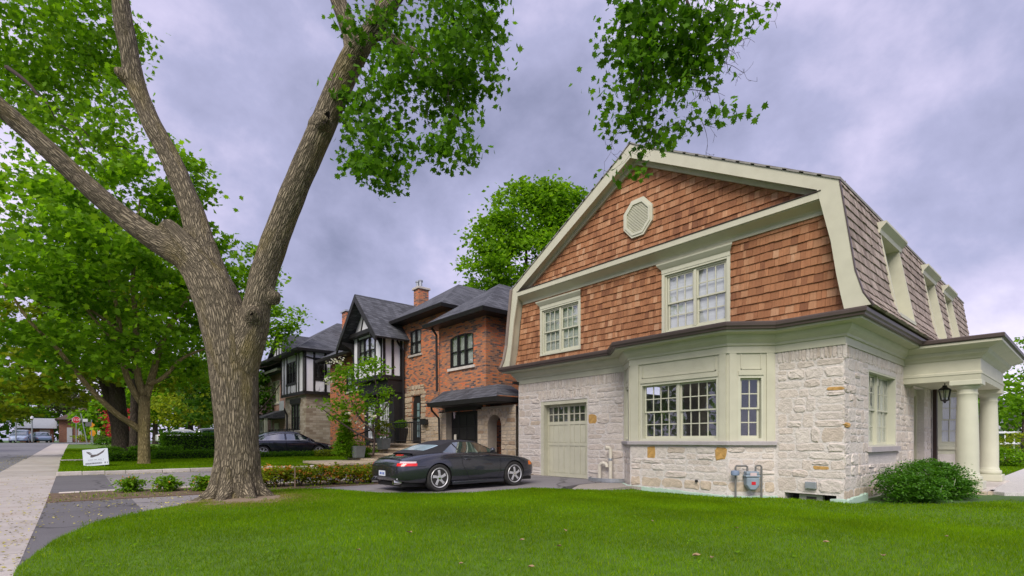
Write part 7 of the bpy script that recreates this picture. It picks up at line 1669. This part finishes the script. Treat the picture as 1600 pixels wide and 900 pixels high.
# conical cedar and flowering young tree
p = at(540, 714, 22.6); ce = [(p + V3(0, 0, .25 + k * .22), (.58 * (1 - k / 9.3), .58 * (1 - k / 9.3), .22), int(1900 * (1 - k / 10))) for k in range(9)]
shrub('cedar', 'dark green cone shaped cedar left of the stone steps', 'tree', p, ce, .075, LEAFB, 24, .06, stems=3)
p = at(583, 712, 21.6)
chn = [px_chain([(583, 712, 21.6, 2), (585, 690, 21.6, 1.8), (583, 660, 21.6, 1.5), (590, 630, 21.6, 1.2), (586, 590, 21.6, 1)]), px_chain([(584, 675, 21.6, 2), (560, 650, 21.5, 1.5), (545, 615, 21.4, 1)]), px_chain([(583, 660, 21.6, 2), (600, 640, 21.6, 1.4), (612, 620, 21.6, .8)]), px_chain([(584, 690, 21.6, 2), (555, 675, 21.3, 1.5), (525, 655, 21.1, 1.2), (505, 640, 21, .6)])]
yt_ = tree('young_tree', 'slender young tree with white blossom before the timbered bay', p, chn, [PE(580, 575, 26, 20, 420, 21.6), PE(545, 592, 26, 18, 380, 21.5), PE(600, 612, 16, 20, 170, 21.6), PE(555, 625, 30, 20, 300, 21.5), PE(515, 640, 20, 22, 220, 21.1), PE(575, 645, 24, 16, 200, 21.6), PE(532, 575, 14, 10, 90, 21.5)], .15, LEAFB, TWIG, 14, .16, tmpl=OVAL)
lf = leaf_mesh('blossom', clumps([PE(528, 565, 14, 8, 50, 21.2), PE(513, 590, 10, 8, 40, 21.1), PE(560, 655, 40, 12, 60, 21.2)], 10, .1), .12, LEAFW, OVAL); link('blossom', off_mesh(lf, yt_), yt_, 'stuff')
for (px, py, t, rx, h, n, mt, lab) in ((560, 712, 23.5, .5, .8, 900, LEAFB, 'feathery green shrub behind the grey square planter'), (575, 690, 24, .5, .7, 800, LEAFB, 'green shrub beneath the young tree by the railing'), (1565, 752, 26, 1.0, 1.0, 1500, LEAFB, 'rounded green shrub right of the porch columns'), (1585, 690, 27, 1.6, 1.9, 1500, LEAFY, 'tall thin yellow green shrubs before the white fence'), (1596, 738, 30, 1.5, 1.2, 900, LEAFD, 'dark shrubs along the side lawn at picture edge'), (1575, 668, 36, 2.2, 1.6, 1500, LEAFY, 'bright yellow green rounded shrub behind the white fence'),
                                  (150, 695, 60, 2.4, 1.4, 900, LEAFY, 'low bushes at the far corner below the warning signs'), (170, 690, 52, 1.8, 2.0, 900, LEAFB, 'dense green bush beside the twin trunks'), (160, 700, 44, 1.2, .7, 500, LEAFD, 'dark low bush at the far end of the lawn edge')):
    p = at(px, py, t); p.z = gz(p.y) + .1 if p.y > 12 else -.15
    shrub('shrub', lab, 'shrub', p, [(p + V3(0, 0, h * .5), (rx, rx, h * .5), n)], .04 + .006 * t * .6, mt, 24, .12, stems=6)

# ================================================================== SIGNS AND SMALL THINGS
rv = Vector((math.cos(.6), -math.sin(.6), 0)); c = at(149.5, 714.5, 18.4)
sg = thing('lawn_sign', 'white tilted lawn sign with a dark picture on the grass by the sidewalk', 'sign', (c.x, c.y, nlz(c.x, c.y)))
tl = R_(-5); ax = Vector((math.cos(YAW), -math.sin(YAW), 0)); nz_ = Vector((-math.sin(YAW), -math.cos(YAW), 0)); U_ = Vector((0, 0, 1)) * math.cos(tl) + ax * math.sin(tl); A_ = ax * math.cos(tl) - Vector((0, 0, 1)) * math.sin(tl)
class SF:
    def __call__(s, p): return c + A_ * p[0] + U_ * p[1] + nz_ * p[2]
S_ = SF(); MB(S_).box(-.46, .46, -.30, .30, -.006, .006).build('board', PLATE, sg)
for u in (-.3, .3): MB(S_).tube([(u, -.31, 0), (u, -.55, 0)], .008, 5).build('stake', GALV, sg)
INK = M('sign_ink', (.06, .06, .075), .6); b = MB(S_)
b.add([(-.33, .20, .0075), (-.1, .10, .0075), (.05, .10, .0075), (.2, .17, .0075), (.38, .27, .0075), (.30, .16, .0075), (.12, .06, .0075), (-.12, .0, .0075), (-.2, .02, .0075), (-.16, .07, .0075)], [tuple(range(10))])
b.add([(-.33, .23, .0077), (-.18, .19, .0077), (-.1, .13, .0077), (-.28, .17, .0077)], [(0, 1, 2, 3)]); b.build('printed_picture', M('sign_picture', (.12, .10, .11), .6, .5, 12), sg, recalc=False)
rg = random.Random(4)
for (v, h, u0, u1, mt) in ((-.085, .032, -.28, .28, M('sign_grey_ink', (.3, .3, .36), .6)), (-.215, .06, -.38, .40, INK)):
    b = MB(S_); u = u0
    while u < u1:
        w_ = rg.uniform(.012, .034)
        if rg.random() < .85: b.box(u, u + w_ * .8, v - h / 2, v + h / 2, .0061, .0076)
        u += w_ + .008
    b.build('printed_line', mt, sg, kind='stuff')
b = MB(S_); b.box(-.3, .3, -.135, -.130, .0061, .0074); b.build('printed_rule', MATS['sign_grey_ink'], sg)
p0 = at(119, 692, 46); c = at(119, 656, 46); ss = thing('stop_sign', 'red octagonal stop sign at the far end of the sidewalk', 'sign', (p0.x, p0.y, gz(p0.y)))
cam_n = Vector((0, -1, 0)); R8 = .31
MB().prism([(c.x + R8 * math.cos(R_(22.5 + 45 * k)), c.y, c.z + R8 * math.sin(R_(22.5 + 45 * k))) for k in range(8)], (0, .01, 0)).build('sign_border', WHITE, ss)
MB().prism([(c.x + R8 * .93 * math.cos(R_(22.5 + 45 * k)), c.y - .004, c.z + R8 * .93 * math.sin(R_(22.5 + 45 * k))) for k in range(8)], (0, .003, 0)).build('sign_face', RED, ss)
fc = bpy.data.curves.new('stop_text', 'FONT'); fc.body = 'STOP'; fc.size = .27; fc.align_x = 'CENTER'; fc.align_y = 'CENTER'; fc.extrude = .002
fo = bpy.data.objects.new('tmp', fc); COL.objects.link(fo); bpy.context.view_layer.update(); me = bpy.data.meshes.new_from_object(fo.evaluated_get(bpy.context.evaluated_depsgraph_get())); bpy.data.objects.remove(fo)
me.name = 'lettering'; me.materials.clear(); me.materials.append(WHITE); me.transform(Matrix.Translation(c + Vector((0, -.008, 0)) - wloc(ss)) @ Matrix.Rotation(R_(90), 4, 'X')); link('lettering', me, ss)
MB().tube([(c.x, c.y + .03, gz(c.y)), (c.x, c.y + .03, c.z + .4)], .035, 6).build('pole', GALV, ss)
def sign(label, px, py, t, parts, lean=0):
    c = at(px, py, t); r = thing('street_sign', label, 'sign', (c.x, c.y, gz(c.y)))
    MB().tube([(c.x + lean, c.y + .03, gz(c.y)), (c.x, c.y + .03, c.z + .5)], .04, 6).build('pole', GALV, r)
    for (dx, dz, pts, mt) in parts: MB().prism([(c.x + dx + a, c.y - .01, c.z + dz + d) for a, d in pts], (0, .02, 0)).build('sign_face', mt, r)
sq = lambda w_, h: [(-w_, -h), (w_, -h), (w_, h), (-w_, h)]
YEL = M('amber_sign', (.75, .32, .02), .5); LIM = M('lime_sign', (.42, .62, .04), .5)
sign('leaning post with a white street sign and grey sign back', 126, 654, 46, [(.32, -.15, sq(.17, .13), WHITE), (.55, -.5, sq(.22, .2), M('grey_sign_back', (.16, .16, .17), .5))], .5)
sign('amber warning diamond above a lime square sign', 143, 664, 48, [(0, .0, [(0, -.27), (.27, 0), (0, .27), (-.27, 0)], YEL), (0, -.36, sq(.14, .13), LIM)])
sign('round amber sign near the far corner bushes', 145, 676, 50, [(0, -.05, [(.24 * math.cos(a), .30 * math.sin(a)) for a in np.linspace(0, 6.28, 13)[:-1]], YEL), (.45, 0, sq(.1, .22), WHITE)])
for (px, lab) in ((25, 'pale lamp post across the road left of the far cars'), (50, 'second slim lamp post across the road behind the blue cars')):
    c = at(px, 690, 62); lp = thing('lamp_post', lab, 'lamp post', c); MB().tube([c, c + V3(0, 0, 2.7)], .07, 8).build('post', GALV, lp); MB().lathe([(.05, 2.7), (.16, 2.8), (.16, 3.05), (.04, 3.15)], 10, c).build('lamp', WHITE, lp)
# fallen leaves on the lawn
LVS = [(720, 885, 'brown leaf at the bottom edge left of the lawn centre'), (874, 859, 'largest pale brown leaf on the lower middle lawn'), (884, 834, 'small brown leaf just above the largest pale leaf'), (1020, 816, 'brown leaf on the lawn straight below the bay window sill'), (1151, 826, 'brown leaf on the lawn below the gas meter'), (1087, 873, 'flat brown leaf of the close pair low on the lawn'), (1113, 876, 'upright brown leaf right in the close pair low on the lawn'),
       (815, 849, 'dull leaf on the lawn below the garage door'), (829, 891, 'dull leaf at the very bottom below the garage door'), (640, 835, 'brown leaf on the lawn below the rear of the convertible'), (1290, 850, 'brown leaf on the lawn below the house corner'), (1380, 872, 'brown leaf low on the lawn left of the boxwood'), (560, 862, 'lone brown leaf on the lawn right of the maple roots'), (1478, 840, 'brown leaf on the lawn below the boxwood and porch column')]
for i, (px, py, llab) in enumerate(LVS):
    d = at(px, py, 1) - V3(0, 0, CAMZ); t = (CAMZ - .03) / -d.z; p = V3(0, 0, CAMZ) + d * t; s = random.uniform(.03, .055); a = random.uniform(0, 6.28)
    b = MB(); pts = [(math.cos(a) * x_ - math.sin(a) * y_, math.sin(a) * x_ + math.cos(a) * y_, .05 + z_) for x_, y_, z_ in ((-.7, 0, .1), (-.3, .4, .35), (.4, .42, .5), (1, 0, .25), (.35, -.4, .2), (-.35, -.38, .4))]
    b.add([(x_ * s, y_ * s, z_ * s) for x_, y_, z_ in pts] + [(0, 0, 0)], [(k, (k + 1) % 6, 6) for k in range(6)])
    zz = lawn_z(p.x, p.y) + .035
    o = link('fallen_leaf', b.mesh('fallen_leaf', DEADLEAF, recalc=False), loc=(p.x, p.y, zz)); tag(o, llab, 'leaf', 'fallen leaves on the lawn')
